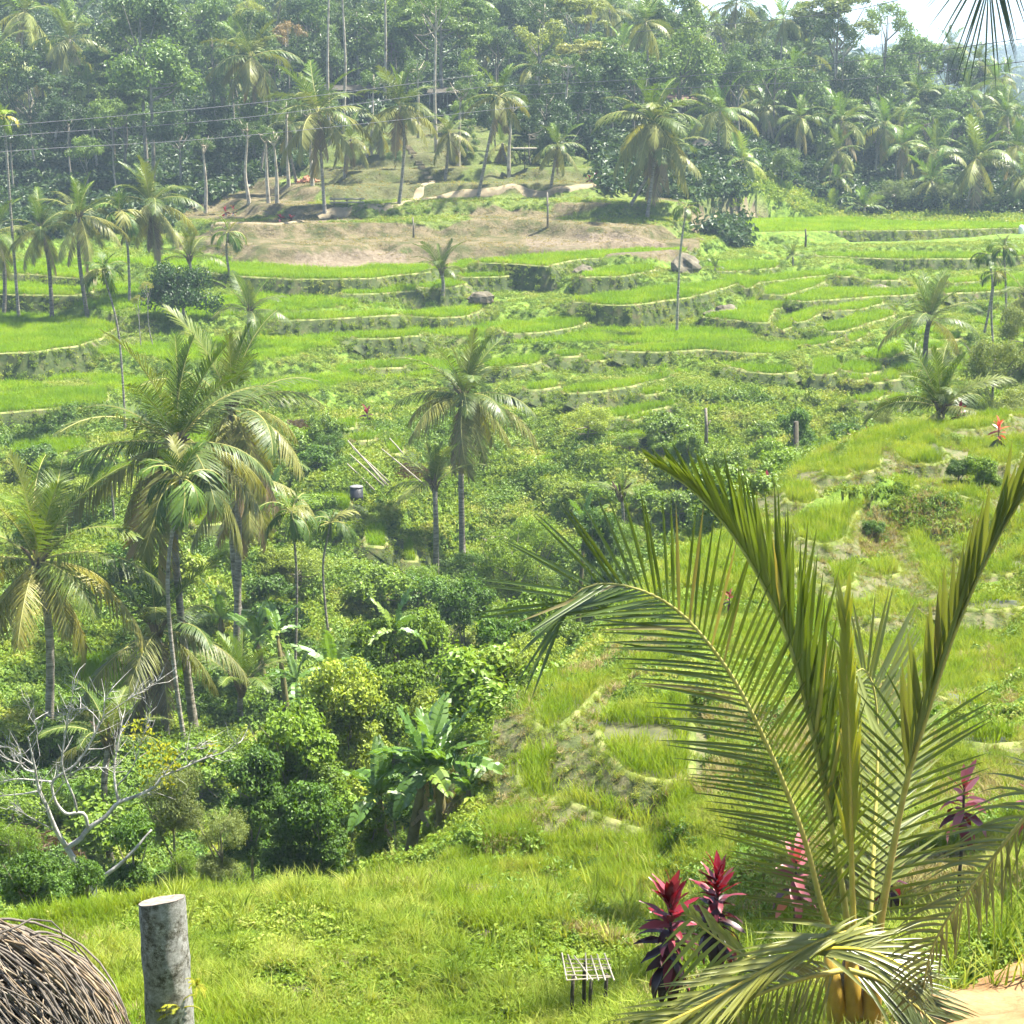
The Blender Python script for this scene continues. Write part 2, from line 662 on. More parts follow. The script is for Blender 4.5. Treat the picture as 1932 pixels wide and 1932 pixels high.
# ---------------------------------------------------------------- the lie of the land
# (pixel x, pixel y, ground distance): distances from palm heights (10-14 m), rice height and the slope
CTRL_PIX = [
    # grassy mound below the viewpoint and the near shoulder on the right
    (700, 1932, 17), (1150, 1932, 16), (300, 1932, 16), (0, 1932, 15), (600, 1605, 25), (350, 1690, 22), (900, 1590, 25), (150, 1720, 23),
    (1050, 1690, 23.2), (1500, 1900, 15), (1800, 1880, 14.5), (1900, 1750, 17), (1900, 1500, 24), (1900, 1300, 32), (1900, 1100, 44),
    (1900, 900, 58), (1900, 785, 70), (1750, 800, 68), (1600, 850, 66), (1450, 925, 60), (1250, 1060, 48), (1130, 1250, 37.5),
    (1000, 1300, 36.5), (930, 1450, 31.5), (1155, 1535, 27.8), (1170, 1682, 24.2), (1290, 1690, 23.6), (1200, 1400, 30.1), (1300, 1310, 31.6), (1500, 1100, 44), (1700, 1000, 51), (1600, 1300, 32), (1500, 1550, 24), (1020, 1465, 30.2), (1070, 1335, 33.2),
    # far bank with the rice terraces
    (600, 800, 103), (1100, 800, 104), (1100, 900, 93), (1400, 850, 96), (800, 900, 95), (870, 1055, 88), (650, 950, 88), (700, 1020, 84),
    (600, 1150, 76), (500, 1300, 66), (1100, 730, 113), (1100, 660, 122), (1100, 600, 130), (1100, 540, 140), (1100, 490, 150),
    (700, 730, 113), (700, 640, 124), (700, 560, 136), (700, 505, 149),
    (1700, 700, 112), (1700, 620, 128), (1600, 530, 146), (1850, 600, 132), (1700, 490, 158), (1700, 460, 170), (1600, 437, 179), (1600, 407, 200), (1900, 435, 180), (1900, 410, 200),
    (1400, 440, 172), (1400, 640, 124), (1400, 560, 140),
    # left terraces
    (100, 850, 100), (100, 760, 108), (100, 630, 125), (80, 545, 140), (80, 505, 148), (100, 470, 158), (250, 1270, 68), (250, 1400, 58), (60, 1250, 68), (300, 900, 95), (100, 1000, 86), (350, 1080, 80),
    # dirt slope and trail
    (1000, 470, 155), (1000, 430, 160), (1000, 380, 168), (700, 480, 153), (700, 430, 160), (700, 390, 167), (1000, 330, 178), (800, 280, 190), (700, 230, 205), (450, 420, 162), (450, 340, 190),
    (1250, 400, 168), (1400, 330, 195), (1700, 330, 225), (250, 400, 178),
]
# hidden ground: (pixel x column, distance, drop below the camera)
CTRL_HID = [
    (700, 34, 16.5), (700, 45, 21), (700, 58, 24.5), (400, 30, 14.5), (400, 40, 20), (400, 50, 23), (100, 30, 14.5), (100, 38, 18.5), (100, 48, 22),
    (1000, 50, 18.5), (1000, 70, 25.5), (1200, 68, 22.5), (1500, 80, 20.5), (1800, 85, 19),
    (700, 10, 7.2), (300, 9.7, 7.0), (1500, 9, 6.4), (1932, 9, 6.2), (0, 9, 6.6), (966, 2, 1.9), (0, 2, 1.9), (1932, 2, 1.8), (966, 5, 4.4), (0, 5, 4.2), (1932, 5, 4.2),
    (-400, 20, 10), (-400, 50, 20), (-400, 70, 21), (-400, 105, 19), (-400, 150, 14), (2350, 20, 8.5), (2350, 50, 11), (2350, 90, 15), (2350, 130, 16), (2350, 180, 14.2),
    (100, 200, 9.5), (100, 240, 1), (100, 300, -14), (100, 400, -32), (-400, 200, 8), (-400, 300, -18), (-400, 400, -36),
    (500, 240, 2), (500, 300, -12), (500, 400, -28), (1000, 240, 1), (1000, 300, -10), (1000, 400, -22), (1400, 250, 5), (1400, 300, 0), (1400, 400, -8),
    (1700, 260, 8.5), (1700, 300, 6), (1700, 400, 6), (1932, 240, 13), (1932, 300, 13.5), (1932, 400, 16), (2350, 250, 14.5), (2350, 400, 18),
]
pts = [at(*c) for c in CTRL_PIX]
for px, Y, dr in CTRL_HID:
    a, b, c = ray(px, 150)
    pts.append(np.array((a / b * Y, Y, CZ - dr)))
pts = np.array(pts)


def qc(x, y):
    y = np.maximum(y, 1.0)
    return np.stack((3.0 * x / y, np.log(y)), -1)


def phi(r2):
    return 0.5 * r2 * np.log(r2 + 1e-12)


_q = qc(pts[:, 0], pts[:, 1])
_n = len(pts)
_A = phi(((_q[:, None] - _q[None]) ** 2).sum(-1)) + np.eye(_n) * 2e-4
_P = np.concatenate((np.ones((_n, 1)), _q), 1)
_M = np.block([[_A, _P], [_P.T, np.zeros((3, 3))]])
_w = np.linalg.solve(_M, np.concatenate((pts[:, 2], np.zeros(3))))


def base_z(x, y):
    x, y = np.asarray(x, float), np.asarray(y, float)
    q = qc(x, np.minimum(y, 420)).reshape(-1, 2)
    out = np.empty(len(q))
    for i in range(0, len(q), 60000):
        b = q[i:i + 60000]
        r2 = (b[:, :1] - _q[None, :, 0]) ** 2 + (b[:, 1:] - _q[None, :, 1]) ** 2
        out[i:i + 60000] = phi(r2) @ _w[:_n] + _w[_n] + b @ _w[_n + 1:]
    return out.reshape(x.shape)


def hit(px, py, zf=None, y0=6.0, y1=420.0):
    """first point of the ground along the ray of a pixel"""
    zf = zf or base_z
    a, b, c = ray(px, py)
    Y = np.geomspace(y0, y1, 900)
    z = CZ + c / b * Y
    g = zf(a / b * Y, Y)
    k = np.nonzero(z < g)[0]
    if not len(k) or k[0] == 0:
        return at(px, py, Y[0] if len(k) else 150.0)
    k = k[0]
    d0, d1 = z[k - 1] - g[k - 1], z[k] - g[k]
    t = d0 / (d0 - d1)
    return at(px, py, Y[k - 1] + t * (Y[k] - Y[k - 1]))


FR = {1: (0, 0), 2: (624.4, 0), 3: (1248.8, 0), 4: (0, 624.4), 5: (624.4, 624.4), 6: (1248.8, 624.4), 7: (0, 1248.8), 8: (624.4, 1248.8), 9: (1248.8, 1248.8)}


def fp(fr, p):
    return FR[fr][0] + p[0] * 0.35347, FR[fr][1] + p[1] * 0.35347


# rice terraces as seen: (frame, back edge, front edge), left to right
TERR = [
    # left bank
    ('L', 1, [(-150, 1390), (0, 1395), (220, 1410), (480, 1440)], [(-150, 1458), (0, 1462), (200, 1470), (430, 1490)]),
    ('L', 1, [(-150, 1478), (0, 1480), (250, 1492), (480, 1530)], [(-150, 1570), (0, 1572), (200, 1580), (400, 1580), (490, 1560)]),
    ('L', 1, [(-200, 1660), (0, 1665), (250, 1680), (480, 1700), (620, 1735)], [(-200, 1895), (0, 1890), (200, 1880), (400, 1850), (530, 1810), (590, 1770)]),
    ('L', 4, [(-150, 340), (0, 330), (300, 295), (560, 290)], [(-150, 448), (0, 440), (300, 415), (570, 395)]),
    ('L', 4, [(60, 600), (250, 575), (420, 570)], [(70, 690), (300, 665), (480, 630)]),
    ('L', 4, [(1035, 975), (1170, 960)], [(1040, 1045), (1180, 1030)]),
    ('L', 4, [(430, 1730), (760, 1690)], [(370, 1900), (600, 1950), (820, 1890)]),
    ('L', 4, [(900, 1740), (1000, 1730)], [(890, 1880), (990, 1870)]),
    # far bank
    ('F', 2, [(-656, 1395), (-366, 1410), (0, 1440), (300, 1415), (520, 1410)], [(-656, 1455), (-466, 1480), (-166, 1495), (200, 1490), (520, 1455)]),
    ('F', 2, [(650, 1412), (720, 1390), (790, 1395)], [(650, 1440), (720, 1435), (790, 1418)]),
    ('F', 2, [(800, 1390), (1000, 1370), (1300, 1350), (1600, 1330), (1890, 1322)], [(790, 1405), (960, 1412), (1150, 1425), (1300, 1388), (1600, 1370), (1890, 1350)]),
    ('F', 2, [(640, 1447), (800, 1427), (1130, 1432)], [(640, 1465), (720, 1485), (900, 1480), (1130, 1462)]),
    ('F', 2, [(1345, 1455), (1550, 1425), (1720, 1415)], [(1345, 1485), (1550, 1478), (1720, 1445)]),
    ('F', 2, [(60, 1545), (260, 1525), (450, 1520)], [(60, 1572), (260, 1572), (450, 1555)]),
    ('F', 2, [(465, 1510), (600, 1490), (715, 1490)], [(470, 1535), (600, 1545), (715, 1520)]),
    ('F', 2, [(1300, 1600), (1500, 1565), (1700, 1540), (1930, 1515), (2070, 1500), (2180, 1480)], [(1300, 1615), (1450, 1630), (1600, 1632), (1800, 1605), (1930, 1585), (2080, 1545), (2170, 1520)]),
    ('F', 2, [(-280, 1690), (0, 1665), (200, 1660), (350, 1660)], [(-280, 1715), (0, 1705), (200, 1695), (350, 1685)]),
    ('F', 2, [(390, 1670), (560, 1650), (700, 1640), (800, 1635)], [(390, 1688), (560, 1700), (700, 1695), (800, 1660)]),
    ('F', 2, [(910, 1735), (1050, 1715), (1250, 1690), (1390, 1680)], [(910, 1765), (960, 1785), (1100, 1780), (1300, 1750), (1390, 1715)]),
    ('F', 2, [(120, 1790), (300, 1770), (460, 1765)], [(130, 1812), (300, 1812), (470, 1795)]),
    ('F', 2, [(1510, 1860), (1750, 1830), (2000, 1815), (2250, 1825), (2450, 1830), (2540, 1840)], [(1520, 1880), (1750, 1885), (2000, 1870), (2250, 1890), (2400, 1895), (2520, 1870)]),
    ('F', 2, [(1210, 1885), (1320, 1872)], [(1215, 1910), (1320, 1905)]),
    ('F', 2, [(1375, 1905), (1475, 1890)], [(1380, 1935), (1470, 1925)]),
    ('F', 2, [(820, 1930), (1000, 1910), (1115, 1900)], [(820, 1965), (1000, 1962), (1110, 1935)]),
    ('F', 5, [(220, 180), (385, 162)], [(225, 205), (385, 200)]),
    ('F', 5, [(1040, 295), (1120, 275), (1205, 260)], [(1045, 320), (1130, 318), (1215, 300)]),
    ('F', 5, [(1240, 310), (1400, 280), (1600, 250), (1800, 235)], [(1245, 335), (1400, 330), (1600, 300), (1810, 250)]),
    ('F', 5, [(1660, 325), (1780, 305)], [(1665, 348), (1780, 330)]),
    ('F', 5, [(1435, 445), (1550, 410), (1700, 390), (1830, 380)], [(1440, 470), (1550, 465), (1700, 430), (1830, 400)]),
    ('F', 5, [(1590, 465), (1720, 435)], [(1600, 485), (1720, 460)]),
    ('F', 5, [(1690, 485), (1795, 460)], [(1700, 505), (1795, 485)]),
    ('F', 5, [(1590, 545), (1765, 510)], [(1600, 575), (1680, 575), (1765, 545)]),
    ('F', 6, [(355, 180), (500, 180), (700, 205)], [(360, 195), (450, 220), (600, 232), (705, 225)]),
    ('F', 5, [(0, 490), (120, 470)], [(10, 545), (125, 520)]),
    ('F', 5, [(110, 565), (220, 548)], [(120, 592), (230, 585)]),
    ('F', 5, [(310, 610), (370, 598)], [(315, 665), (380, 655)]),
    ('F', 5, [(190, 1050), (270, 1040)], [(195, 1150), (290, 1160)]),
    ('F', 5, [(340, 1120), (420, 1110)], [(390, 1230), (450, 1235)]),
    ('F', 5, [(-40, 885), (90, 880)], [(-30, 960), (95, 965)]),
    # broad field and mosaic on the right
    ('B', 3, [(215, 1222), (380, 1190), (500, 1165), (900, 1160), (1400, 1185), (2100, 1190)], [(210, 1235), (500, 1242), (900, 1237), (1400, 1232), (2100, 1215)]),
    ('R', 3, [(1140, 1240), (1350, 1238), (1500, 1235)], [(1150, 1262), (1350, 1270), (1540, 1258)]),
    ('R', 3, [(830, 1350), (1200, 1355), (1650, 1355), (2050, 1345)], [(830, 1368), (1200, 1385), (1600, 1385), (2050, 1362)]),
    ('R', 3, [(240, 1410), (450, 1395), (610, 1395)], [(260, 1450), (450, 1450), (610, 1430)]),
    ('R', 3, [(215, 1460), (330, 1470), (500, 1482), (700, 1452), (920, 1445)], [(390, 1500), (450, 1545), (530, 1510), (750, 1485), (920, 1470)]),
    ('R', 3, [(560, 1530), (700, 1495), (870, 1485)], [(550, 1575), (650, 1580), (780, 1545), (870, 1505)]),
    ('R', 3, [(940, 1455), (1010, 1455)], [(950, 1480), (1010, 1480)]),
    ('R', 3, [(1100, 1475), (1260, 1480)], [(1110, 1500), (1260, 1500)]),
    ('R', 3, [(660, 1600), (900, 1530), (1100, 1540), (1350, 1550)], [(750, 1612), (950, 1600), (1150, 1585), (1350, 1575)]),
    ('R', 3, [(400, 1650), (480, 1590), (560, 1560), (680, 1600)], [(220, 1695), (400, 1715), (560, 1730), (590, 1655), (690, 1635)]),
    ('R', 3, [(690, 1680), (800, 1640), (890, 1625)], [(720, 1725), (780, 1715), (830, 1680), (890, 1670)]),
    ('R', 3, [(890, 1640), (1050, 1600), (1170, 1595)], [(900, 1665), (1050, 1655), (1170, 1625)]),
    ('R', 3, [(870, 1740), (1000, 1690), (1120, 1650), (1230, 1660)], [(880, 1775), (980, 1770), (1080, 1735), (1230, 1690)]),
    ('R', 3, [(610, 1730), (710, 1700)], [(640, 1770), (715, 1735)]),
    ('R', 3, [(770, 1830), (870, 1790), (960, 1770)], [(790, 1850), (880, 1840), (960, 1805)]),
    ('R', 3, [(1000, 1790), (1095, 1760)], [(1005, 1830), (1090, 1800)]),
    ('R', 3, [(1090, 1890), (1250, 1830), (1340, 1800)], [(1080, 1910), (1200, 1925), (1340, 1860)]),
    ('R', 3, [(1235, 1750), (1360, 1740)], [(1235, 1785), (1360, 1785)]),
    ('R', 3, [(1530, 1490), (1690, 1480)], [(1540, 1515), (1690, 1505)]),
    ('R', 3, [(1500, 1550), (1750, 1530), (2050, 1495)], [(1510, 1570), (1750, 1560), (2050, 1522)]),
    ('R', 3, [(1440, 1790), (1590, 1780)], [(1445, 1820), (1590, 1815)]),
    ('R', 6, [(820, 150), (940, 150)], [(815, 235), (890, 240), (955, 215)]),
    ('R', 6, [(960, 190), (1050, 155), (1170, 160)], [(970, 215), (1080, 235), (1170, 215)]),
    ('R', 6, [(995, 235), (1085, 245)], [(1020, 268), (1085, 265)]),
    ('R', 6, [(1115, 250), (1190, 240)], [(1120, 285), (1195, 275)]),
    ('R', 6, [(1200, 225), (1260, 205)], [(1205, 270), (1262, 262)]),
    ('R', 6, [(1265, 195), (1360, 180)], [(1265, 228), (1365, 215)]),
    ('R', 6, [(1030, 355), (1120, 335), (1200, 320)], [(1045, 380), (1120, 382), (1205, 345)]),
    ('R', 6, [(1212, 355), (1300, 345)], [(1215, 385), (1300, 378)]),
    ('R', 6, [(1360, 75), (1520, 62)], [(1365, 100), (1520, 98)]),
    # near shoulder
    ('N', 6, [(1560, 490), (1700, 430), (1860, 410)], [(1570, 530), (1700, 530), (1840, 480)]),
    ('N', 6, [(1250, 600), (1400, 552), (1455, 565)], [(1245, 640), (1330, 715), (1450, 718), (1530, 690)]),
    ('N', 6, [(1010, 650), (1160, 625)], [(1000, 740), (1080, 770), (1150, 735)]),
    ('N', 6, [(650, 815), (780, 785)], [(680, 920), (780, 938), (822, 905)]),
    ('N', 6, [(610, 1035), (800, 970), (950, 930), (1100, 885)], [(615, 1065), (720, 1105), (860, 1150), (960, 1120), (1000, 1000), (1100, 915)]),
    ('N', 6, [(1370, 795), (1550, 785), (1720, 850)], [(1400, 835), (1600, 885), (1740, 930)]),
    ('N', 6, [(1300, 1060), (1360, 1040), (1470, 1150), (1560, 1300)], [(1330, 1100), (1390, 1300), (1480, 1400), (1560, 1360)]),
    ('N', 6, [(1580, 1090), (1640, 1080)], [(1590, 1180), (1650, 1170)]),
    ('N', 6, [(1130, 1225), (1240, 1205)], [(1140, 1310), (1200, 1325), (1260, 1300)]),
    ('N', 6, [(1090, 1480), (1180, 1455)], [(1095, 1550), (1180, 1540)]),
    ('N', 9, [(1490, 110), (1600, 80), (1720, 170)], [(1485, 190), (1640, 270), (1740, 225)]),
    (('N', 11.8), 8, [(1120, 180), (1200, 115), (1440, 75)], [(1115, 340), (1165, 390), (1250, 320), (1430, 140)]),
    (('N', 12.0), 8, [(1050, 440), (1220, 430)], [(1010, 600), (1060, 720), (1140, 770), (1240, 690)]),
    (('N', 11.8), 8, [(1290, 700), (1430, 690), (1720, 830)], [(1290, 760), (1500, 850), (1690, 915)]),
    (('N', 11.35), 8, [(1425, 270), (1600, 195), (1900, 150)], [(1470, 470), (1600, 600), (1740, 640), (1900, 640)]),
    (('N', 12.5), 8, [(850, 420), (920, 400)], [(775, 700), (835, 730), (900, 560)]),
    ('N', 6, [(860, 700), (990, 660)], [(880, 780), (980, 790), (1020, 750)]),
    ('N', 6, [(1180, 790), (1330, 770)], [(1190, 850), (1290, 860), (1350, 830)]),
    ('N', 6, [(1700, 640), (1900, 600)], [(1710, 700), (1830, 720), (1910, 690)]),
    ('N', 6, [(1650, 1230), (1800, 1180), (1930, 1190)], [(1660, 1290), (1800, 1310), (1930, 1290)]),
    ('N', 6, [(1600, 1420), (1760, 1380), (1930, 1400)], [(1610, 1490), (1780, 1500), (1930, 1480)]),
    ('N', 6, [(560, 1180), (700, 1160)], [(560, 1260), (650, 1300), (740, 1270)]),
    ('N', 6, [(820, 1280), (1000, 1240)], [(830, 1360), (930, 1390), (1020, 1350)]),
    ('N', 9, [(1560, 360), (1700, 330), (1900, 350)], [(1570, 430), (1720, 450), (1900, 440)]),
]

terraces = []
for kind, fr, back, front in TERR:
    kind, zdrop = kind if isinstance(kind, tuple) else (kind, None)
    bk = [fp(fr, p) for p in back]
    ft = [fp(fr, p) for p in front]
    cen = np.mean(np.array(bk + ft), 0)
    h = hit(cen[0], cen[1])
    z = h[2]
    if kind == 'B':
        z = CZ - 14.3
    if zdrop:
        z = CZ - zdrop
    rise = {'L': .20, 'F': .16, 'R': .16, 'B': .15, 'N': .15}[kind] * F / h[1]
    yf = np.interp([p[0] for p in bk], [p[0] for p in ft], [p[1] for p in ft])
    bk = [(p[0], p[1] + min(rise, 0.45 * max(0, yy - p[1]))) for p, yy in zip(bk, yf)]
    B3 = np.array([on_plane(*p, z) for p in bk])
    F3 = np.array([on_plane(*p, z) for p in ft])
    step = 0.35 if kind == 'N' else 0.7
    F3 = resample(F3, step)
    B3 = resample(B3, step * 2)
    k = len(terraces)
    s = 0.018 * h[1]
    F3[1:-1, 1] += 0.12 * s * fbm(F3[1:-1, 0], F3[1:-1, 1], 1.3, 2, k)
    F3[1:-1, 0] += 0.10 * s * fbm(F3[1:-1, 0], F3[1:-1, 1], 1.1, 2, k + 90)
    poly = np.concatenate((F3[:, :2], B3[::-1, :2]))
    terraces.append(dict(kind=kind, z=z, F=F3, B=B3, poly=poly, Y=h[1]))

# terrain mesh: columns spread with distance so that the tread edges stay crisp far away
NU = 430
us = np.linspace(-0.42, 0.42, NU)
ys = np.concatenate((np.geomspace(2.0, 80, 480, endpoint=False), np.arange(80, 192, 0.32), np.arange(192, 420, 1.6), np.geomspace(422, 3500, 26)))
NY = len(ys)
UU, YY = np.meshgrid(us, ys)
XX = UU * YY
ZZ = base_z(XX, YY)
near = np.clip((YY - 5) / 15, 0.15, 1)
for bx, by, bY, bh, bw in [(575, 1612, 24.3, .22, 1.5), (885, 1592, 24.6, .15, 1.1), (740, 1640, 24.5, -.5, 1.3), (150, 1690, 24, -.75, 3.2), (450, 1640, 25, -.45, 2.6), (700, 1620, 25.5, -.45, 3.0), (1000, 1600, 25, -.3, 2.0), (300, 1760, 20.5, .35, 1.3), (640, 1830, 18.6, .28, 1.5), (900, 1900, 17.2, .25, 1.2), (480, 1900, 17.2, .25, 1.1), (1050, 1760, 19.8, .3, 1.2)]:
    c_ = at(bx, by, bY)
    ZZ += bh * np.exp(-((XX - c_[0]) ** 2 + (YY - c_[1]) ** 2) / bw ** 2)
ZZ += (0.22 * fbm(XX, YY, 1.1, 2, 17) + .12 * fbm(XX, YY, .5, 2, 18)) * (YY < 34) * near
ZZ += near * (0.55 * fbm(XX, YY, 9, 3, 5) * np.clip(YY / 60, .4, 1.4) + 0.22 * fbm(XX, YY, 2.2, 3, 11))
hm = hit(1725, 985)
ZZ += 1.1 * np.exp(-((XX - hm[0]) / 2.0) ** 2 - ((YY - hm[1] - 0.6) / 1.3) ** 2) + 0.6 * np.exp(-((XX - hm[0] + 1.6) / 1.2) ** 2 - ((YY - hm[1] - 0.2) / 0.9) ** 2)
ph = (ZZ + 0.35 * fbm(XX, YY, 12, 2, 13)) / 0.6
stp_ = 0.6 * (np.floor(ph) + np.clip((ph - np.floor(ph) - 0.7) / 0.3, 0, 1)) - 0.35 * fbm(XX, YY, 12, 2, 13)
wn_ = np.clip((YY - 21) / 5, 0, 1) * np.clip((74 - YY) / 3, 0, 1) * 0.65
ZZ = ZZ * (1 - wn_) + stp_ * wn_
# low terrace-like steps across the unplanted slopes of the far bank
sl = (YY > 78) & (YY < 172)
st = 1.25
ph = (ZZ + 0.5 * fbm(XX, YY, 25, 2, 3)) / st
stepped = st * (np.floor(ph) + np.clip((ph - np.floor(ph) - 0.74) / 0.26, 0, 1)) - 0.5 * fbm(XX, YY, 25, 2, 3)
wf_ = 0.85 * np.clip((YY - 78) / 4, 0, 1) * np.clip((206 - YY) / 12, 0, 1)
ZZ = ZZ * (1 - wf_) + stepped * wf_
far = np.clip((YY - 430) / 300, 0, 1)
ZZ = ZZ * (1 - far) + far * (8 + 55 * np.exp(-((YY - 1500) / 700.0) ** 2) * (0.6 + 0.5 * fbm(XX, YY, 400, 3, 21)))
treadmask = np.zeros(ZZ.shape, bool)
for t in terraces:
    P = t['poly']
    x0, y0 = P.min(0) - 1.2
    x1, y1 = P.max(0) + 1.2
    r0, r1 = np.searchsorted(ys, (y0, y1))
    sub = (slice(r0, r1),)
    X, Y = XX[r0:r1], YY[r0:r1]
    m = in_poly(X, Y, P)
    off = 0.5 if t['kind'] != 'N' else 0.35
    m2 = in_poly(X, Y + off, P) | in_poly(X - off, Y, P) | in_poly(X + off, Y, P)
    Z = ZZ[r0:r1]
    Z[m] = t['z'] - 0.12
    fr_ = m2 & ~m & ~treadmask[r0:r1]
    Z[fr_] = np.minimum(Z[fr_], t['z'] - 0.35)
    treadmask[r0:r1] |= m

edgemask = np.zeros(ZZ.shape, bool)
for t in terraces:
    if t['kind'] == 'N':
        for q in t['F']:
            r0, r1 = np.searchsorted(ys, (q[1] - .85, q[1] + .3))
            edgemask[r0:r1] |= ((XX[r0:r1] - q[0]) ** 2 + (YY[r0:r1] - q[1] + .3) ** 2) < .8 ** 2
LU = np.log(ys)


def gz(x, y):
    """height of the finished ground"""
    x, y = np.atleast_1d(np.asarray(x, float)), np.atleast_1d(np.asarray(y, float))
    r = np.clip(np.interp(y, ys, np.arange(NY)), 0, NY - 1.001)
    c = np.clip((x / np.maximum(y, .5) - us[0]) / (us[1] - us[0]), 0, NU - 1.001)
    i, j = r.astype(int), c.astype(int)
    a, b = r - i, c - j
    return (ZZ[i, j] * (1 - b) + ZZ[i, j + 1] * b) * (1 - a) + (ZZ[i + 1, j] * (1 - b) + ZZ[i + 1, j + 1] * b) * a


# what grows where
PX, PY = to_px(XX, YY, ZZ)
DRY = [(330, 400), (420, 370), (540, 320), (600, 330), (640, 395), (760, 382), (900, 366), (1120, 352), (1330, 385), (1420, 400), (1330, 445), (1300, 500), (1180, 482), (1000, 492), (860, 500), (700, 522), (550, 505), (430, 485), (330, 470)]
dry = (in_poly(PX, PY, DRY) & (YY > 138) & (YY < 225)).astype(float)
dry = np.maximum(dry, 0.55 * (fbm(XX, YY, 7, 3, 33) > 0.30) * (YY > 75) * (YY < 140))
dry = np.maximum(dry, 0.55 * (fbm(XX, YY, 2.6, 3, 36) > 0.42) * (YY > 25) * (YY < 75))
dry = np.maximum(dry, 0.6 * (fbm(XX, YY, 2.2, 3, 34) > 0.30) * (YY < 40))
MOUNDDRY = [(1590, 1010), (1660, 960), (1760, 930), (1850, 985), (1830, 1030), (1700, 1060), (1620, 1050)]
dry = np.maximum(dry, 0.9 * in_poly(PX, PY, MOUNDDRY) * (YY < 70))
lushpatch = (fbm(XX, YY, 11, 3, 51) > 0.05) & (dry > 0.9) & (YY > 162)
dry = np.where(lushpatch, 0.35, dry)
LAWN = [(560, 300), (640, 250), (760, 225), (900, 235), (1120, 300), (1140, 352), (900, 368), (640, 398)]
lawn = in_poly(PX, PY, LAWN) & (YY > 150) & (YY < 225)
dry = np.where(lawn, np.where(fbm(XX, YY, 8, 3, 52) > -.05, .75, .25), dry)
wood = np.where(lawn, 0.55, np.clip((YY - 172) / 14, 0, 1)) * (1 - ((dry > 0.3) & ~lawn)) * (~((PX > 1400) & (YY < 206)))  # lawn share: tree shade painted into the ground with the forest-floor tone
SOIL = [[(560, 480), (700, 470), (770, 480), (760, 505), (640, 520), (550, 505)], [(990, 440), (1180, 440), (1260, 460), (1280, 485), (1180, 480), (1000, 478)],
        [(1320, 440), (1440, 400), (1460, 415), (1350, 445)]]
soil = np.zeros(ZZ.shape)
for s_ in SOIL:
    soil = np.maximum(soil, in_poly(PX, PY, s_) * (YY > 135) * (YY < 200) * (0.45 + 0.5 * (fbm(XX, YY, 3.5, 3, 61) > -0.1)))

vid = np.arange(NY * NU).reshape(NY, NU)
quads = np.stack((vid[:-1, :-1], vid[:-1, 1:], vid[1:, 1:], vid[1:, :-1]), -1).reshape(-1, 4)
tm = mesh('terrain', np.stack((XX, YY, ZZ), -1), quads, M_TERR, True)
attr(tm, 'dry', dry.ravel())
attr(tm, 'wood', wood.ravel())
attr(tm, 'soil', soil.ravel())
terrain = obj('terrain', tm)
terrain['kind'] = 'structure'


slope = np.hypot(np.gradient(ZZ, axis=0) / np.gradient(YY, axis=0), np.gradient(ZZ, axis=1) / np.gradient(XX, axis=1))


def grid_val(G, x, y):
    i = np.clip(np.round(np.interp(y, ys, np.arange(NY))), 0, NY - 1).astype(int)
    j = np.clip(np.round((x / y - us[0]) / (us[1] - us[0])), 0, NU - 1).astype(int)
    return G[i, j]


def ghit(px, py, y0=6.0):
    return hit(px, py, gz, y0)


# ---------------------------------------------------------------- rice terraces
TLAB = {'L': ('rice terrace on the bank behind the tall palms, left of the leafy dark tree', 'rice terraces of the left bank'),
        'F': ('narrow rice terrace on the far bank below the bare dirt slope', 'narrow rice terraces of the far bank'),
        'R': ('small rice terrace in the mosaic of curved steps below the broad flat field', 'mosaic of curved rice terraces'),
        'N': ('loosely grown yellow-green terrace on the near grassy shoulder', 'terraces of the near shoulder')}
SPECIAL = {2: 'broad bright rice field on a high grassy wall beside the dark leafy tree',
           6: 'deep green rice patch low in the ravine behind the bare white tree',
           8: 'long rice strip running along the foot of the bare dirt slope',
           10: 'long thin rice strip curving up to the rock outcrop under the dirt slope',
           15: 'rice strip climbing past the lone thin pale trunk of a tall areca palm'}
NLAB = ['lime green terrace on top of the near ridge beside the stemless young palm', 'crescent terrace with a pale curved rim just below the ridge top', 'small sloping terrace beside the pair of purple cordylines',
        'narrow terrace at the ravine edge beside the little purple cordyline', 'wide pointed lime terrace beside the dry dark hummock', 'grassy terrace strip above the dry dark hummock', 'steep narrow terrace running down below the dry hummock',
        'tiny grassy terrace beside the steep narrow one', 'small rounded rice patch below the wide pointed terrace', 'little rice patch seen behind the silvery palm frond', 'sloping rice patch above the tall dark-stemmed cordyline',
        'upper curved terrace bending round the head of the ravine', 'rounded rice terrace inside the nested curved bunds', 'lowest long rice terrace under the shaded curved wall', 'large terrace on the high curved wall behind the arching frond', 'slim terrace beside the water channel next to the banana plants',
        'small terrace on the ridge side above the ravine shrubs', 'little terrace just above the wide pointed one', 'terrace under the orange-red cordyline on the ridge', 'curved grassy terrace below the dry hummock towards the path',
        'curved terrace above the sloping rice patch of the cordyline slope', 'small terrace behind the tip of the arching frond', 'small terrace behind the dark upright frond', 'lowest curved terrace above the tall dark-stemmed cordyline']
edge_pts, bund_pts, wall_pts = [], [], []
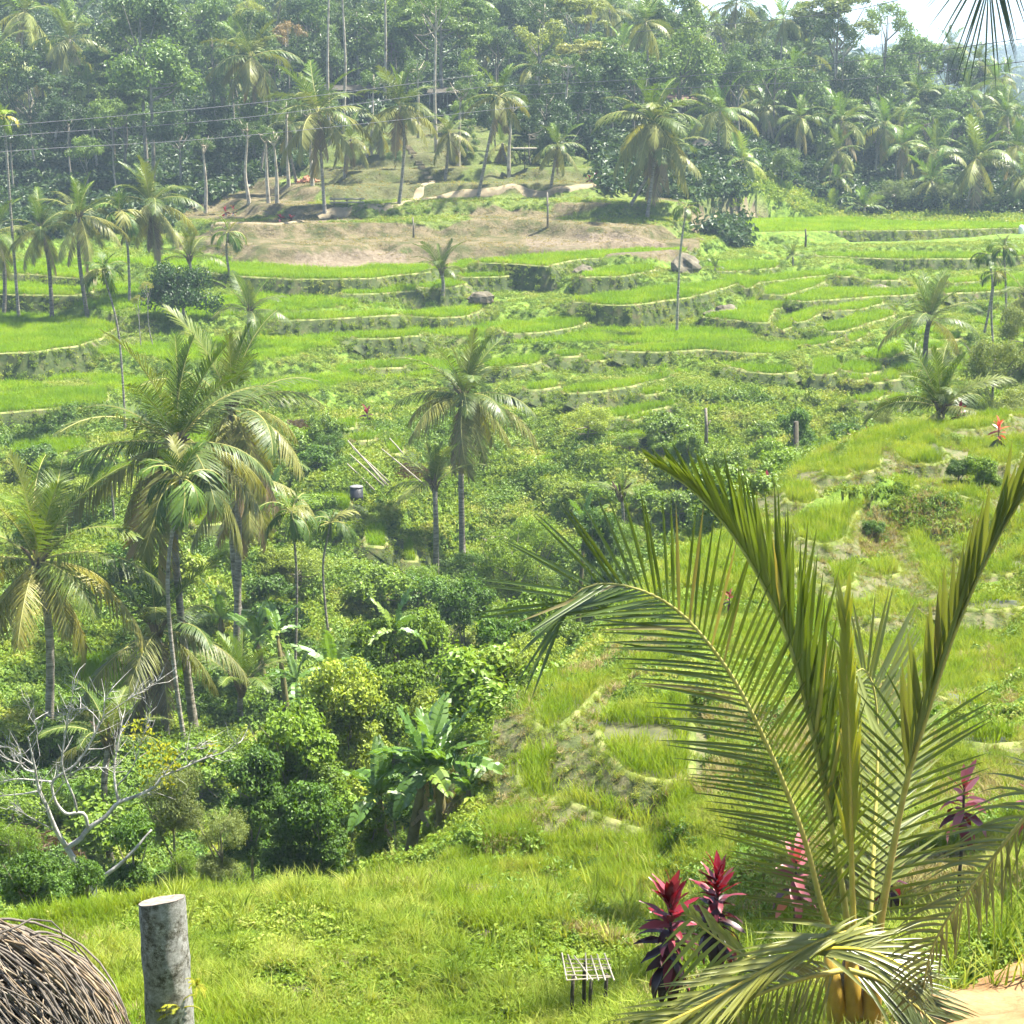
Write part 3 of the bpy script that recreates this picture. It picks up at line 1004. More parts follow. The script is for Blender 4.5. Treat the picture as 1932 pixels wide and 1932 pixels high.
for k, t in enumerate(terraces):
    z, Fp, kind = t['z'], t['F'], t['kind']
    base = empty('rice_terrace', (float(Fp[:, 0].mean()), float(Fp[:, 1].mean()), float(z)))
    o0 = np.array(base.location)
    if kind == 'B':
        tag(base, 'broad flat deep green rice field in front of the palm forest', 'rice terrace')
    elif kind == 'N':
        tag(base, NLAB.pop(0), 'rice terrace')
    elif k in SPECIAL:
        tag(base, SPECIAL[k], 'rice terrace')
    else:
        tag(base, TLAB[kind][0], 'rice terrace', TLAB[kind][1])
    # mud bed
    poly3 = np.concatenate((Fp, t['B'][::-1]))
    me = bpy.data.meshes.new('mud_bed')
    pv = [tuple(p - o0 + np.array((0, 0, -0.03))) for p in poly3]
    me.from_pydata(pv, [], [list(range(len(pv)))])
    me.materials.append(M_MUD)
    obj('mud_bed', me, base)
    # bund and riser along the front edge
    Bq = t['B']
    Fp = np.concatenate(((Fp[:1] * .35 + Bq[:1] * .65), (Fp[:1] * .75 + Bq[:1] * .25), Fp, (Fp[-1:] * .75 + Bq[-1:] * .25), (Fp[-1:] * .35 + Bq[-1:] * .65)))
    T = np.gradient(Fp, axis=0)[:, :2]
    T /= np.linalg.norm(T, axis=1)[:, None] + 1e-9
    out = np.stack((T[:, 1], -T[:, 0]), 1)
    n = len(Fp)
    sc = 1.0 if kind != 'N' else 0.7
    wob = 1 + 0.35 * fbm(Fp[:, 0], Fp[:, 1], 1.5, 2, k + 7)
    prof = [(-0.10, -0.06), (0.02, 0.08), (0.13, 0.10), (0.22, 0.0)]
    rows = []
    for a, h in prof:
        p = np.concatenate((Fp[:, :2] + out * (a * sc * wob)[:, None], (z + h * sc * wob)[:, None]), 1)
        rows.append(p)
    V = np.concatenate(rows) - o0
    Q = [(r * n + i, r * n + i + 1, (r + 1) * n + i + 1, (r + 1) * n + i) for r in range(len(prof) - 1) for i in range(n - 1)]
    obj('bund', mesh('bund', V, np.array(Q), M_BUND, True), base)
    rr = [rows[-1]]
    foot = Fp[:, :2] + out * ((0.95 if kind != 'N' else 0.9) * wob)[:, None]
    zf = np.minimum(gz(foot[:, 0], foot[:, 1]) - 0.1, z - 0.25)
    zf = np.maximum(zf, z - (2.6 if kind != 'N' else 0.9))
    da = np.concatenate(([0], np.cumsum(np.linalg.norm(np.diff(Fp[:, :2], axis=0), axis=1))))
    tw = np.clip(np.minimum(da, da[-1] - da) / min(2.0, da[-1] * .3 + 1e-6), .2, 1)
    zf = z - (z - zf) * tw
    for q in (0.35, 0.7, 1.0):
        p = rows[-1] * (1 - q) + np.concatenate((foot, zf[:, None]), 1) * q
        p[:, :2] += out * (0.16 * fbm(p[:, 0] + q * 9, p[:, 2] * 2 + p[:, 1], 0.9, 2, k + 40))[:, None]
        rr.append(p)
    V = np.concatenate(rr) - o0
    Q = [(r * n + i, r * n + i + 1, (r + 1) * n + i + 1, (r + 1) * n + i) for r in range(3) for i in range(n - 1)]
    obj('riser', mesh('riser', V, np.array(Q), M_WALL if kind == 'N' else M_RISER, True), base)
    t['rows'] = rr
    n = len(Fp)
    m = n * (6 if kind != 'N' else 16)
    ii = rng.integers(0, n, m)
    P = np.array(rows)[rng.integers(1, 4, m), ii] + rng.normal(0, .06, (m, 3)) * np.array((1, 1, .3))
    bund_pts.append(np.concatenate((P, np.full((m, 1), t['Y'])), 1))
    m = max(2, int(n * (20 if kind != 'N' else 14)))
    ii = rng.integers(0, n, m)
    q = rng.integers(0, 4, m)
    P = np.array(rr)[q, ii] + rng.normal(0, .12, (m, 3))
    P[:, 2] -= .12 * (q == 0)
    if kind == 'N':
        P = P[rng.random(m) < .8]
        m = len(P)
    edge_pts.append(np.concatenate((P, np.full((m, 1), t['Y'])), 1))
    if kind == 'N':
        mw = n * 34
        ii, q = rng.integers(0, n, mw), rng.integers(0, 3, mw)
        f_ = rng.random(mw)[:, None]
        wall_pts.append(np.array(rr)[q, ii] * (1 - f_) + np.array(rr)[q + 1, ii] * f_ + rng.normal(0, .07, (mw, 3)))
    # rice
    P = t['poly']
    x0, y0 = P.min(0)
    x1, y1 = P.max(0)
    s = max(0.12, min(0.30, 0.0017 * t['Y']))
    gx, gy = np.meshgrid(np.arange(x0, x1, s), np.arange(y0, y1, s))
    gx = gx.ravel() + rng.normal(0, s * .28, gx.size)
    gy = gy.ravel() + rng.normal(0, s * .28, gy.size)
    m = in_poly(gx, gy - 0.15, P) & in_poly(gx, gy, P)
    if kind == 'N':
        m &= (fbm(gx, gy, 1.6, 2, k) > -0.45)
    gx, gy = gx[m], gy[m]
    pt = np.stack((gx - o0[0], gy - o0[1], np.zeros(len(gx))), 1)
    if len(pt):
        f = s / 0.22
        hh = 0.95 + 0.5 * fbm(gx, gy, 2.2, 3, k)
        if kind == 'N':
            scatter('rice', 'riceyellow', pt, 0.9 * rng.uniform(.75, 1.25, len(pt)), 0.14, base, hh)
        else:
            scatter('rice', 'rice', pt, f * rng.uniform(.8, 1.2, len(pt)), 0.10, base, hh / f * (0.95 if kind != 'B' else 0.8))

# ---------------------------------------------------------------- ground cover
def sample(n, y0, y1, u0=-0.33, u1=0.33, area=False):
    u = rng.uniform(u0, u1, n)
    if area:
        y = np.sqrt(rng.uniform(y0 ** 2, y1 ** 2, n))
    else:
        y = np.exp(rng.uniform(math.log(y0), math.log(y1), n))
    x = u * y
    return x, y


def cover(name, key, label, cat, x, y, m, scl, sink=0.03, tilt=0.2, zs=None):
    x, y, scl = x[m], y[m], np.broadcast_to(scl, m.shape)[m]
    z = gz(x, y) - sink * scl
    o = scatter(name, key, np.stack((x, y, z), 1), scl, tilt, zs=None if zs is None else np.broadcast_to(zs, m.shape)[m])
    return tag(o, label, cat, kind='stuff')


PATH_POLY = np.array([at(1640, 1990, 13.2)[:2], at(1715, 1890, 14.3)[:2], at(1800, 1850, 14.9)[:2], at(1932, 1815, 15.3)[:2], at(2150, 1780, 15.8)[:2], at(2200, 2100, 11.0)[:2], at(1650, 2150, 10.8)[:2]])

# far bank: herbs on slopes and risers
x, y = sample(190000, 74, 172)
tr = grid_val(treadmask, x, y)
dr = grid_val(dry, x, y)
wd = grid_val(wood, x, y)
dens = fbm(x, y, 6, 3, 71)
sl_ = grid_val(slope, x, y)
fl_ = (~tr) & (sl_ < .13) & (y > 100) & (y < 152) & (dr < .5) & (fbm(x, y, 14, 2, 73) > -.12)
zx = np.concatenate([t['F'][:, 0] for t in terraces])
cover('wild_rice', 'rice', 'thin strips of self-sown rice on the small unbunded steps of the far bank', 'rice', x, y, fl_, np.clip(rng.normal(1.2, .2, len(x)), .6, 1.7), zs=.65)
cover('slope_herbs', 'herb', 'low yellow-green herbs covering the slopes between the far terraces', 'herbs', x, y,
      (~tr) & (dr < 0.8) & (sl_ < .75) & (~fl_) & (rng.random(len(x)) < np.clip(0.75 + 0.8 * dens, .25, 1)), np.clip(rng.normal(.55, .2, len(x)), .25, 1.3), zs=.8)
cover('bank_herbs', 'bush', 'darker leafy weeds on the steep steps of the far bank', 'weeds', x, y, (~tr) & (dr < .8) & (sl_ > .6) & (rng.random(len(x)) < .28), np.clip(rng.normal(.6, .25, len(x)), .3, 1.3))
x, y = sample(26000, 140, 228)
tr, dr = grid_val(treadmask, x, y), grid_val(dry, x, y)
cover('lawn_grass', 'grass', 'cropped grass on the shade-toned hillside above the path', 'grass', x, y, (~tr) & grid_val(lawn, x, y) & (fbm(x, y, 5, 3, 78) > .1) & (rng.random(len(x)) < .5), rng.uniform(1.0, 2.0, len(x)), zs=.6)
cover('dry_slope_grass', 'dry', 'short dry grass on the bare brown slope', 'dry grass', x, y, (~tr) & (dr > 0.3) & (fbm(x, y, 5, 3, 77) > -0.05), rng.uniform(.5, 1.3, len(x)), zs=0.6)
e = np.concatenate(edge_pts)
mn = e[:, 3] > 75
sc = rng.uniform(.3, .75, len(e)) * np.where(mn, 1.0, 0.38)
o = scatter('riser_herbs', 'herb', e[:, :3] - np.array((0, 0, .1)), sc, .6)
tag(o, 'weeds and herbs hanging on the terrace walls', 'herbs', kind='stuff')

e = np.concatenate(bund_pts)
sc = rng.uniform(.35, .8, len(e)) * np.where(e[:, 3] > 75, .8, 0.6)
ft_ = e[:, 3] > 75
o = scatter('bund_grass', 'grass', e[~ft_, :3] - np.array((0, 0, .04)), rng.uniform(.4, .8, (~ft_).sum()), .5, zs=.7)
tag(o, 'short yellowish grass along the bunds of the near terraces', 'grass', kind='stuff')
e, sc = e[ft_], sc[ft_]
o = scatter('bund_grass', 'dry', e[:, :3] - np.array((0, 0, .03)), sc, .5, zs=.7)
tag(o, 'short trampled yellowish grass on the terrace bunds', 'grass', kind='stuff')

e = np.concatenate(wall_pts)
h_ = rng.random(len(e)) < .55
o = scatter('wall_grass', 'grass', e[h_] - np.array((0, 0, .05)), rng.uniform(.35, .75, h_.sum()), .65, zs=.8)
tag(o, 'shaggy grass hanging on the walls of the near terraces', 'grass', kind='stuff')
o = scatter('wall_dry_grass', 'dry', e[~h_] - np.array((0, 0, .05)), rng.uniform(.3, .6, (~h_).sum()), .7, zs=.8)
tag(o, 'dry grass tufts on the walls of the near terraces', 'dry grass', kind='stuff')

# ravine and its banks: leafy undergrowth
x, y = sample(95000, 27, 110)
px, py = to_px(x, y, gz(x, y))
tr = grid_val(treadmask, x, y)
SHOULDER = np.array([at(*p)[:2] for p in [(1950, 775, 72), (1750, 795, 69), (1600, 850, 66), (1450, 920, 60), (1250, 1055, 51), (1130, 1250, 41), (1000, 1300, 38), (930, 1450, 31), (880, 1600, 25), (1000, 1932, 16), (2400, 1932, 15), (2600, 775, 72)]])
on_sh = in_poly(x, y, SHOULDER)
mound = (y < 27) | ((x > -6) & (y < 26.5))
m = (~tr) & (~on_sh) & (~mound)
nb = fbm(x, y, 5, 3, 81)
cover('undergrowth', 'bush', 'dense leafy undergrowth filling the ravine', 'undergrowth', x, y, m & (nb > np.where(y > 84, .22, .02)), rng.uniform(.5, 1.5, len(x)) * np.clip(y / 60, .55, 1.1))
cover('ravine_herbs', 'herb', 'bright low herbs on the banks of the ravine', 'herbs', x, y, m & (nb < np.where(y > 84, .3, .06)), rng.uniform(.4, 1.2, len(x)) * np.clip(y / 60, .6, 1.1))

# near shoulder on the right: grass, herbs
x, y = sample(120000, 14, 75, -0.06, 0.33, True)
on_sh = in_poly(x, y, SHOULDER)
tr = grid_val(treadmask, x, y)
pm = in_poly(x, y, PATH_POLY)
nb = fbm(x, y, 3, 3, 85)
sl_ = grid_val(slope, x, y)
em = grid_val(edgemask, x, y)
cover('shoulder_rice', 'riceyellow', 'thin self-sown rice on the flat steps of the near shoulder', 'rice', x, y, on_sh & (~tr) & (~pm) & (~em) & (y > 21) & (sl_ < .35) & (fbm(x, y, 4, 2, 86) > -.05) & (rng.random(len(x)) < .6), rng.uniform(.6, 1.0, len(x)) * np.clip(y / 40, .75, 1.2))
cover('shoulder_bank_weeds', 'bush', 'darker leafy weeds on the steep steps of the near shoulder', 'weeds', x, y, on_sh & (~tr) & (~pm) & (~em) & (y > 21) & (sl_ > .55) & (rng.random(len(x)) < .25), rng.uniform(.3, .7, len(x)))
cover('shoulder_dry_grass', 'dry', 'patches of dry straw-coloured grass on the near shoulder', 'dry grass', x, y, on_sh & (~tr) & (~pm) & (grid_val(dry, x, y) > .4) & (rng.random(len(x)) < .5), rng.uniform(.4, .9, len(x)) * np.clip(y / 40, .7, 1.2))
keep = rng.random(len(x)) < np.clip(1.35 - y / 75, .45, 1)
mm = on_sh & (~tr) & (~pm) & keep & (~em) & (y > 20) & ((grid_val(dry, x, y) < .4) | (rng.random(len(x)) < .3))
cover('shoulder_grass', 'grass', 'yellow-green grass on the near shoulder', 'grass', x, y, mm & (nb > -0.25), rng.uniform(.55, 1.05, len(x)) * np.clip(y / 38, .7, 1.35), zs=0.7, tilt=.3)
mm = on_sh & (~tr) & (~pm) & (~em | (rng.random(len(x)) < .3)) & (rng.random(len(x)) < .45)
cover('shoulder_herbs', 'smallherb', 'small leafy weeds among the grass of the near shoulder', 'weeds', x, y, mm & (nb < 0.1), rng.uniform(.16, .42, len(x)) * np.clip(y / 32, .7, 1.6))

# grassy mound below the viewpoint
x, y = sample(60000, 12, 29, -0.33, 0.33, True)
pm = in_poly(x, y, PATH_POLY)
nb = fbm(x, y, 2.4, 3, 91)
nr = fbm(x, y, 3.6, 2, 93)
px, py = to_px(x, y, gz(x, y))
ok = (~pm) & (~grid_val(treadmask, x, y))
ricey = (nr > 0.02) & (px < 1300)
cover('mound_grass', 'grass', 'fine yellow-green grass on the mound below the viewpoint', 'grass', x, y, ok & ~ricey & (nb > -0.35) & (fbm(x, y, 1.7, 3, 95) < .4), rng.uniform(.5, 1.25, len(x)) * np.clip(.8 + 1.0 * fbm(x, y, 1.2, 2, 97), .4, 1.5), zs=0.62, tilt=.35)
cover('mound_rice', 'riceyellow', 'upright young rice growing in patches on the mound', 'rice', x, y, ok & ricey & (rng.random(len(x)) < .75), rng.uniform(.4, .8, len(x)), tilt=.12)
cover('mound_weeds', 'smallherb', 'small leafy weeds scattered over the mound', 'weeds', x, y, ok & (nb < 0.1) & (rng.random(len(x)) < .5), rng.uniform(.10, .32, len(x)))
cover('mound_herbs', 'herb', 'low yellow-green leafy patches on the mound', 'herbs', x, y, ok & (fbm(x, y, 1.4, 2, 98) > .25) & (rng.random(len(x)) < .3), rng.uniform(.15, .4, len(x)), zs=.7)
cover('mound_reeds', 'reed', 'taller arching grass stems scattered over the mound', 'grass', x, y, ok & (fbm(x, y, 3, 2, 96) > .1) & (rng.random(len(x)) < .03), rng.uniform(.25, .5, len(x)))
cover('mound_dry_grass', 'dry', 'straw-coloured dry grass patches on the mound', 'dry grass', x, y, ok & (fbm(x, y, 1.7, 3, 95) > .22) & (rng.random(len(x)) < .45), rng.uniform(.3, .7, len(x)))

x, y = sample(9000, 180, 226, .10, .34)
px, py = to_px(x, y, gz(x, y))
cover('field_edge_scrub', 'herb', 'yellow-green scrub on the bank behind the broad flat field', 'scrub', x, y, (px > 1370) & (~grid_val(treadmask, x, y)) & (y > 185), rng.uniform(.8, 2.2, len(x)))
# forest floor
x, y = sample(24000, 166, 330)
dr = grid_val(dry, x, y)
tr = grid_val(treadmask, x, y)
px, py = to_px(x, y, gz(x, y))
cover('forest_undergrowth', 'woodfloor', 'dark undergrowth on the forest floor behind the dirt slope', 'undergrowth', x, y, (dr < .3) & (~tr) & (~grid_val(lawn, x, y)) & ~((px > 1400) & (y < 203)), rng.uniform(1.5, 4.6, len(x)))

# ---------------------------------------------------------------- paths
def strip(name, pts2, width, mat, lift=0.05, seed=0):
    P = resample(np.array(pts2), 0.8)
    T = np.gradient(P, axis=0)
    T /= np.linalg.norm(T, axis=1)[:, None]
    nrm = np.stack((-T[:, 1], T[:, 0]), 1)
    V, Q = [], []
    n = len(P)
    for k, s in enumerate((-1, -.4, .4, 1)):
        w = width * .5 * (1 + .3 * fbm(P[:, 0], P[:, 1], 2, 2, seed + k))
        p = P + nrm * (s * w)[:, None]
        V.append(np.stack((p[:, 0], p[:, 1], gz(p[:, 0], p[:, 1]) + (lift if abs(s) < .9 else -0.05)), 1))
    for r in range(3):
        Q += [(r * n + i, r * n + i + 1, (r + 1) * n + i + 1, (r + 1) * n + i) for i in range(n - 1)]
    o = obj(name, mesh(name, np.concatenate(V), np.array(Q), mat, True))
    o['kind'] = 'structure'
    return o


def trace(pix):
    return [ghit(*p, y0=100)[:2] for p in pix]


strip('hillside_path', trace([(600, 412), (640, 398), (700, 390), (755, 383), (830, 371), (900, 364), (990, 360), (1070, 358), (1120, 350), (1135, 340)]), 1.0, M_TRAIL, .12)
strip('hillside_path', trace([(775, 378), (790, 365), (815, 345)]), 0.8, M_TRAIL, .12)
strip('hillside_path', trace([(1310, 440), (1345, 420), (1390, 400), (1425, 402)]), 0.7, M_TRAIL, .12)
strip('hillside_path', trace([(400, 425), (470, 422), (520, 424), (570, 418)]), 0.7, M_TRAIL, .12)

# orange clay path at the lower right
g = np.arange(0, 1.0001, 1 / 40)
xs = np.linspace(PATH_POLY[:, 0].min(), PATH_POLY[:, 0].max(), 70)
yy = np.linspace(PATH_POLY[:, 1].min(), PATH_POLY[:, 1].max(), 70)
GX, GY = np.meshgrid(xs, yy)
ins = in_poly(GX + .12 * fbm(GX, GY, .8, 2, 4), GY + .12 * fbm(GX, GY, .7, 2, 5), PATH_POLY)
GZ = gz(GX.ravel(), GY.ravel()).reshape(GX.shape) + 0.05 + 0.03 * fbm(GX, GY, .6, 3, 9)
iv = np.arange(GX.size).reshape(GX.shape)
cells = ins[:-1, :-1] & ins[1:, 1:] & ins[:-1, 1:] & ins[1:, :-1]
Q = np.stack((iv[:-1, :-1], iv[:-1, 1:], iv[1:, 1:], iv[1:, :-1]), -1)[cells]
used = np.unique(Q)
rem = np.full(GX.size, -1)
rem[used] = np.arange(len(used))
o = obj('clay_path', mesh('clay_path', np.stack((GX, GY, GZ), -1).reshape(-1, 3)[used], rem[Q], M_CLAY, True))
o['kind'] = 'structure'

# ---------------------------------------------------------------- palms
M_FROND = leaf_mat('palm_leaflet', [(0.0, (0.72, 0.78, 0.8)), (0.5, (1.0, 1.0, 1.0)), (1.0, (1.32, 1.2, 1.1))], trans=0.30, gloss=0.045, rough=0.45, use_color=True, vary='island')
M_RACH = solid_mat('palm_midrib', [(0.3, (0.24, 0.24, 0.06)), (0.7, (0.36, 0.34, 0.11))], 3, bump=0.1, rough=0.6)
M_PTRUNK = solid_mat('palm_bark', [(0.30, (0.07, 0.06, 0.045)), (0.45, (0.19, 0.17, 0.13)), (0.6, (0.30, 0.27, 0.22)), (0.75, (0.42, 0.40, 0.35))], 2.4, bump=0.6, stretch=(1, 1, 4.5), use_color=True)
M_NUT = solid_mat('coconut_husk', [(0.3, (0.14, 0.16, 0.03)), (0.7, (0.26, 0.22, 0.06))], 4, bump=0.1, rough=0.5)
M_FIBRE = solid_mat('palm_fibre', [(0.3, (0.07, 0.05, 0.03)), (0.7, (0.20, 0.15, 0.09))], 6, bump=0.6)
M_SHAFT = solid_mat('green_crownshaft', [(0.3, (0.07, 0.11, 0.02)), (0.7, (0.14, 0.18, 0.04))], 3, bump=0.1, rough=0.5)

G_YOUNG = (0.085, 0.145, 0.014)
G_MID = (0.085, 0.130, 0.024)
G_OLD = (0.19, 0.20, 0.05)
G_DEAD = (0.27, 0.205, 0.115)


def frond_arrays(L, e0, bend, nl, llen, lw, vee, hang, seed, seg=3, start=0.12, a0=70, a1=28, nr=12, side=(1, 1), rr=0.022):
    """a feather leaf with its base at the origin, leaving along +X at elevation e0 (degrees) and bending down"""
    g = np.random.default_rng(seed)
    s = np.linspace(0, 1, nr + 1)
    th = np.radians(e0 - bend * s ** 1.4)
    dx, dz = np.cos(th), np.sin(th)
    P = np.zeros((nr + 1, 3))
    P[1:, 0] = np.cumsum((dx[1:] + dx[:-1]) / 2) * L / nr
    P[1:, 2] = np.cumsum((dz[1:] + dz[:-1]) / 2) * L / nr
    P[:, 1] = 0.05 * L * g.normal() * s ** 2
    mb = MB()
    mb.tube(P, rr * L / 4 * (1.25 - s) + 0.004, 4, False)
    nq_r = sum(len(q) for q in mb.q)
    V, Q, T, c = [], [], [], mb.n
    for k in range(nl):
        t = start + (1 - start) * (k + 0.5) / nl
        fi = t * nr
        i = min(int(fi), nr - 1)
        p = P[i] + (P[i + 1] - P[i]) * (fi - i)
        tt = math.radians(e0 - bend * t ** 1.4)
        Tn = np.array((math.cos(tt), 0, math.sin(tt)))
        N = np.array((-math.sin(tt), 0, math.cos(tt)))
        prof = max(0.12, math.sin(math.pi * min(1, 0.14 + 0.80 * t)) ** 0.65)
        for sd in (-1, 1):
            if side[(sd + 1) // 2] == 0:
                continue
            a = math.radians(a0 + (a1 - a0) * t ** 1.3 + g.normal(0, 4))
            v = math.radians(vee + g.normal(0, 7))
            Sv = np.array((0, sd, 0)) * math.cos(v) + N * math.sin(v)
            d = Tn * math.cos(a) + Sv * math.sin(a)
            l = llen * prof * g.uniform(.88, 1.08)
            wd = np.cross(d, np.cross(Sv, Tn))
            wd = Tn - d * Tn.dot(d)
            wd /= np.linalg.norm(wd) + 1e-9
            hg = hang * g.uniform(.7, 1.3)
            for q in range(seg + 1):
                u = q / seg
                pp = p + d * l * u + np.array((0, 0, -1.0)) * hg * l * u ** 2
                w = lw * 0.5 * (0.55 + 0.9 * u - 1.25 * u * u) if q < seg else 0
                if q < seg:
                    V += [pp - wd * w, pp + wd * w]
                else:
                    V += [pp]
            for q in range(seg - 1):
                Q.append((c + 2 * q, c + 2 * q + 1, c + 2 * q + 3, c + 2 * q + 2))
            T.append((c + 2 * seg - 2, c + 2 * seg - 1, c + 2 * seg))
            c += 2 * seg + 1
    mb.v.append(np.array(V))
    mb.q.append(np.array(Q))
    mb.t.append(np.array(T))
    return mb, nq_r


def frond_mesh(name, *a, mat=None, **k):
    mb, nr_ = frond_arrays(*a, **k)
    me = mb.mesh(name, mat or M_FROND)
    me.materials.append(M_RACH)
    mi = np.zeros(len(me.polygons), np.int32)
    mi[:nr_] = 1
    me.polygons.foreach_set('material_index', mi)
    return me


# (elevation, bend, vee, hang)
AGES = [(84, 26, 30, .08), (68, 46, 16, .15), (46, 66, 6, .25), (22, 74, -6, .36), (-6, 62, -18, .45), (-38, 40, -28, .45), (-70, 16, -40, .35)]
FN = [[frond_mesh('frond', 4.0, e, b, 58, 0.88, 0.062, v, h, 10 * i + s, seg=3) for s in range(2)] for i, (e, b, v, h) in enumerate(AGES)]
FF = [[frond_mesh('frond', 4.0, e, b, 28, 0.92, 0.135, v, h, 100 + 10 * i + s, seg=2, nr=8) for s in range(2)] for i, (e, b, v, h) in enumerate(AGES)]
FA = [[frond_mesh('frond', 1.7, e, b, 15, 0.62, 0.10, v, h, 200 + 10 * i + s, seg=3, nr=8, start=.18, a0=62, a1=22, rr=.05) for s in range(2)]
      for i, (e, b, v, h) in enumerate([(75, 40, 15, .15), (50, 85, 5, .35), (20, 110, -10, .5), (-10, 80, -20, .5)])]
_ico = None


def ball_mesh(name, mat, r=1.0, sx=1, sz=1.15):
    V, Q = [], []
    for i in range(5):
        th = math.pi * i / 4
        for j in range(8):
            ph = 2 * math.pi * j / 8
            V.append((r * sx * math.sin(th) * math.cos(ph), r * sx * math.sin(th) * math.sin(ph), r * sz * math.cos(th)))
    for i in range(4):
        for j in range(8):
            Q.append((i * 8 + j, (i + 1) * 8 + j, (i + 1) * 8 + (j + 1) % 8, i * 8 + (j + 1) % 8))
    return mesh(name, V, np.array(Q), mat, True)


NUT = ball_mesh('coconut', M_NUT, 0.13)


def trunk_mesh(P, r0, r1, k=8, rings=True, seed=0, mat=None, flare=0.6):
    n = 26
    P = spline(P, n)
    t = np.linspace(0, 1, n)
    r = r0 + (r1 - r0) * t ** 0.6 + r0 * flare * np.exp(-t * 16)
    if rings:
        r = r * (1 + 0.05 * (np.arange(n) % 2))
    mb = MB()
    mb.tube(P, r, k)
    return mb.mesh('trunk', mat or M_PTRUNK, True)


def palm(base, crown, label, group=None, nf=22, L=4.0, far=False, seed=0, kind='coconut', r=0.15, nuts=0, skirt=0, tcol=(1, 1, 1), ages=None, tint=(1, 1, 1), up=0.0):
    g = np.random.default_rng(seed)
    base, crown = np.array(base, float), np.array(crown, float)
    name = 'coconut_palm' if kind == 'coconut' else 'areca_palm'
    root = empty(name, tuple(base))
    tag(root, label, 'palm', group)
    if kind == 'coconut' and ages is None:
        nf = int(nf * 1.08)
    cr = crown - base
    H = np.linalg.norm(cr)
    bow = np.array((g.normal(0, .035), g.normal(0, .03), 0)) * H
    tr = [np.array((0, 0, -0.5)), np.array((0, 0, 0.)), cr * .33 + bow * .7, cr * .68 + bow, cr]
    if H < 1.0:
        tr = [np.array((0, 0, -0.4)), np.array((0, 0, 0.)), cr]
    obj('trunk', trunk_mesh(tr, r, r * .72, 7 if far else 9), root, tcol)
    sets = (FF if far else FN) if kind == 'coconut' else FA
    na = len(sets)
    sc = L / (4.0 if kind == 'coconut' else 1.7)
    az = g.uniform(0, 6.28)
    for i in range(nf):
        f = i / max(1, nf - 1)
        if ages is not None:
            a = ages[0] + (ages[1] - ages[0]) * f
        else:
            a = (na - 1.35 if kind == 'coconut' else na - 1) * f ** 0.9
        a = int(np.clip(round(a + g.normal(0, .35)), 0, na - 1))
        az += 2.39996 + g.normal(0, .18)
        me = sets[a][g.integers(0, 2)]
        if kind == 'coconut':
            c = np.array((G_YOUNG, G_YOUNG, G_MID, G_MID, G_OLD, G_OLD, G_DEAD)[a])
            if g.random() < .25:
                c = c * .6 + np.array(G_OLD) * .4
        else:
            c = np.array((0.075, 0.135, 0.018)) * g.uniform(.75, 1.2) if g.random() > .15 else np.array(G_OLD)
        c = c * np.array(tint) * g.uniform(.85, 1.15)
        o = obj('frond', me, root, tuple(c))
        o.location = tuple(cr + np.array((0, 0, 0.06 * i / nf)))
        o.rotation_euler = (g.normal(0, .18), g.normal(0, .10) - up, az)
        k = sc * g.uniform(.82, 1.1) * (0.8 if a == 0 else 1)
        o.scale = (k, k, k)
    for i in range(skirt):
        o = obj('frond', sets[-1][i % 2], root, tuple(np.array(G_DEAD) * g.uniform(.6, 1.0)))
        o.location = tuple(cr - np.array((0, 0, .15)))
        o.rotation_euler = (g.normal(0, .2), .15, g.uniform(0, 6.28))
        k = sc * g.uniform(.7, .9)
        o.scale = (k, k, k)
    if kind == 'coconut' and not far:
        mb = MB()
        for i in range(14):
            a = g.uniform(0, 6.28)
            d = np.array((math.cos(a), math.sin(a), g.uniform(.6, 1.6)))
            mb.tube([cr - np.array((0, 0, .35)) + d * .05, cr + d * .28, cr + d * .5 + np.array((0, 0, -.05))], [.06, .045, .02], 4, False)
        obj('leaf_sheath', mb.mesh('leaf_sheath', M_FIBRE), root)
    for i in range(nuts):
        a = g.uniform(0, 6.28)
        o = obj('coconut', NUT, root)
        o.location = tuple(cr + np.array((math.cos(a) * .3, math.sin(a) * .3, -.15 - g.uniform(0, .3))))
    if kind == 'areca':
        mb = MB()
        up_ = cr / H
        mb.tube([cr - up_ * .75, cr - up_ * .4, cr + up_ * .1], [r * .8, r * 1.15, r * .6], 8, False)
        obj('crownshaft', mb.mesh('crownshaft', M_SHAFT, True), root)
    return root


def palm_px(b, c, label, Y=None, Lpx=None, **k):
    """b: base pixel, c: crown pixel; the base stands on the ground"""
    if Y is None:
        p = ghit(*b)
    else:
        p = at(b[0], b[1], Y)
        p[2] = gz(p[0], p[1])[0]
    q = at(c[0], c[1], p[1] + k.pop('dy', 0.0))
    if Lpx:
        k['L'] = Lpx * p[1] / F
    return palm(p, q, label, seed=int(b[0] * 7 + b[1]) % 9973, **k)


GP = 'coconut palms of the hillside forest'
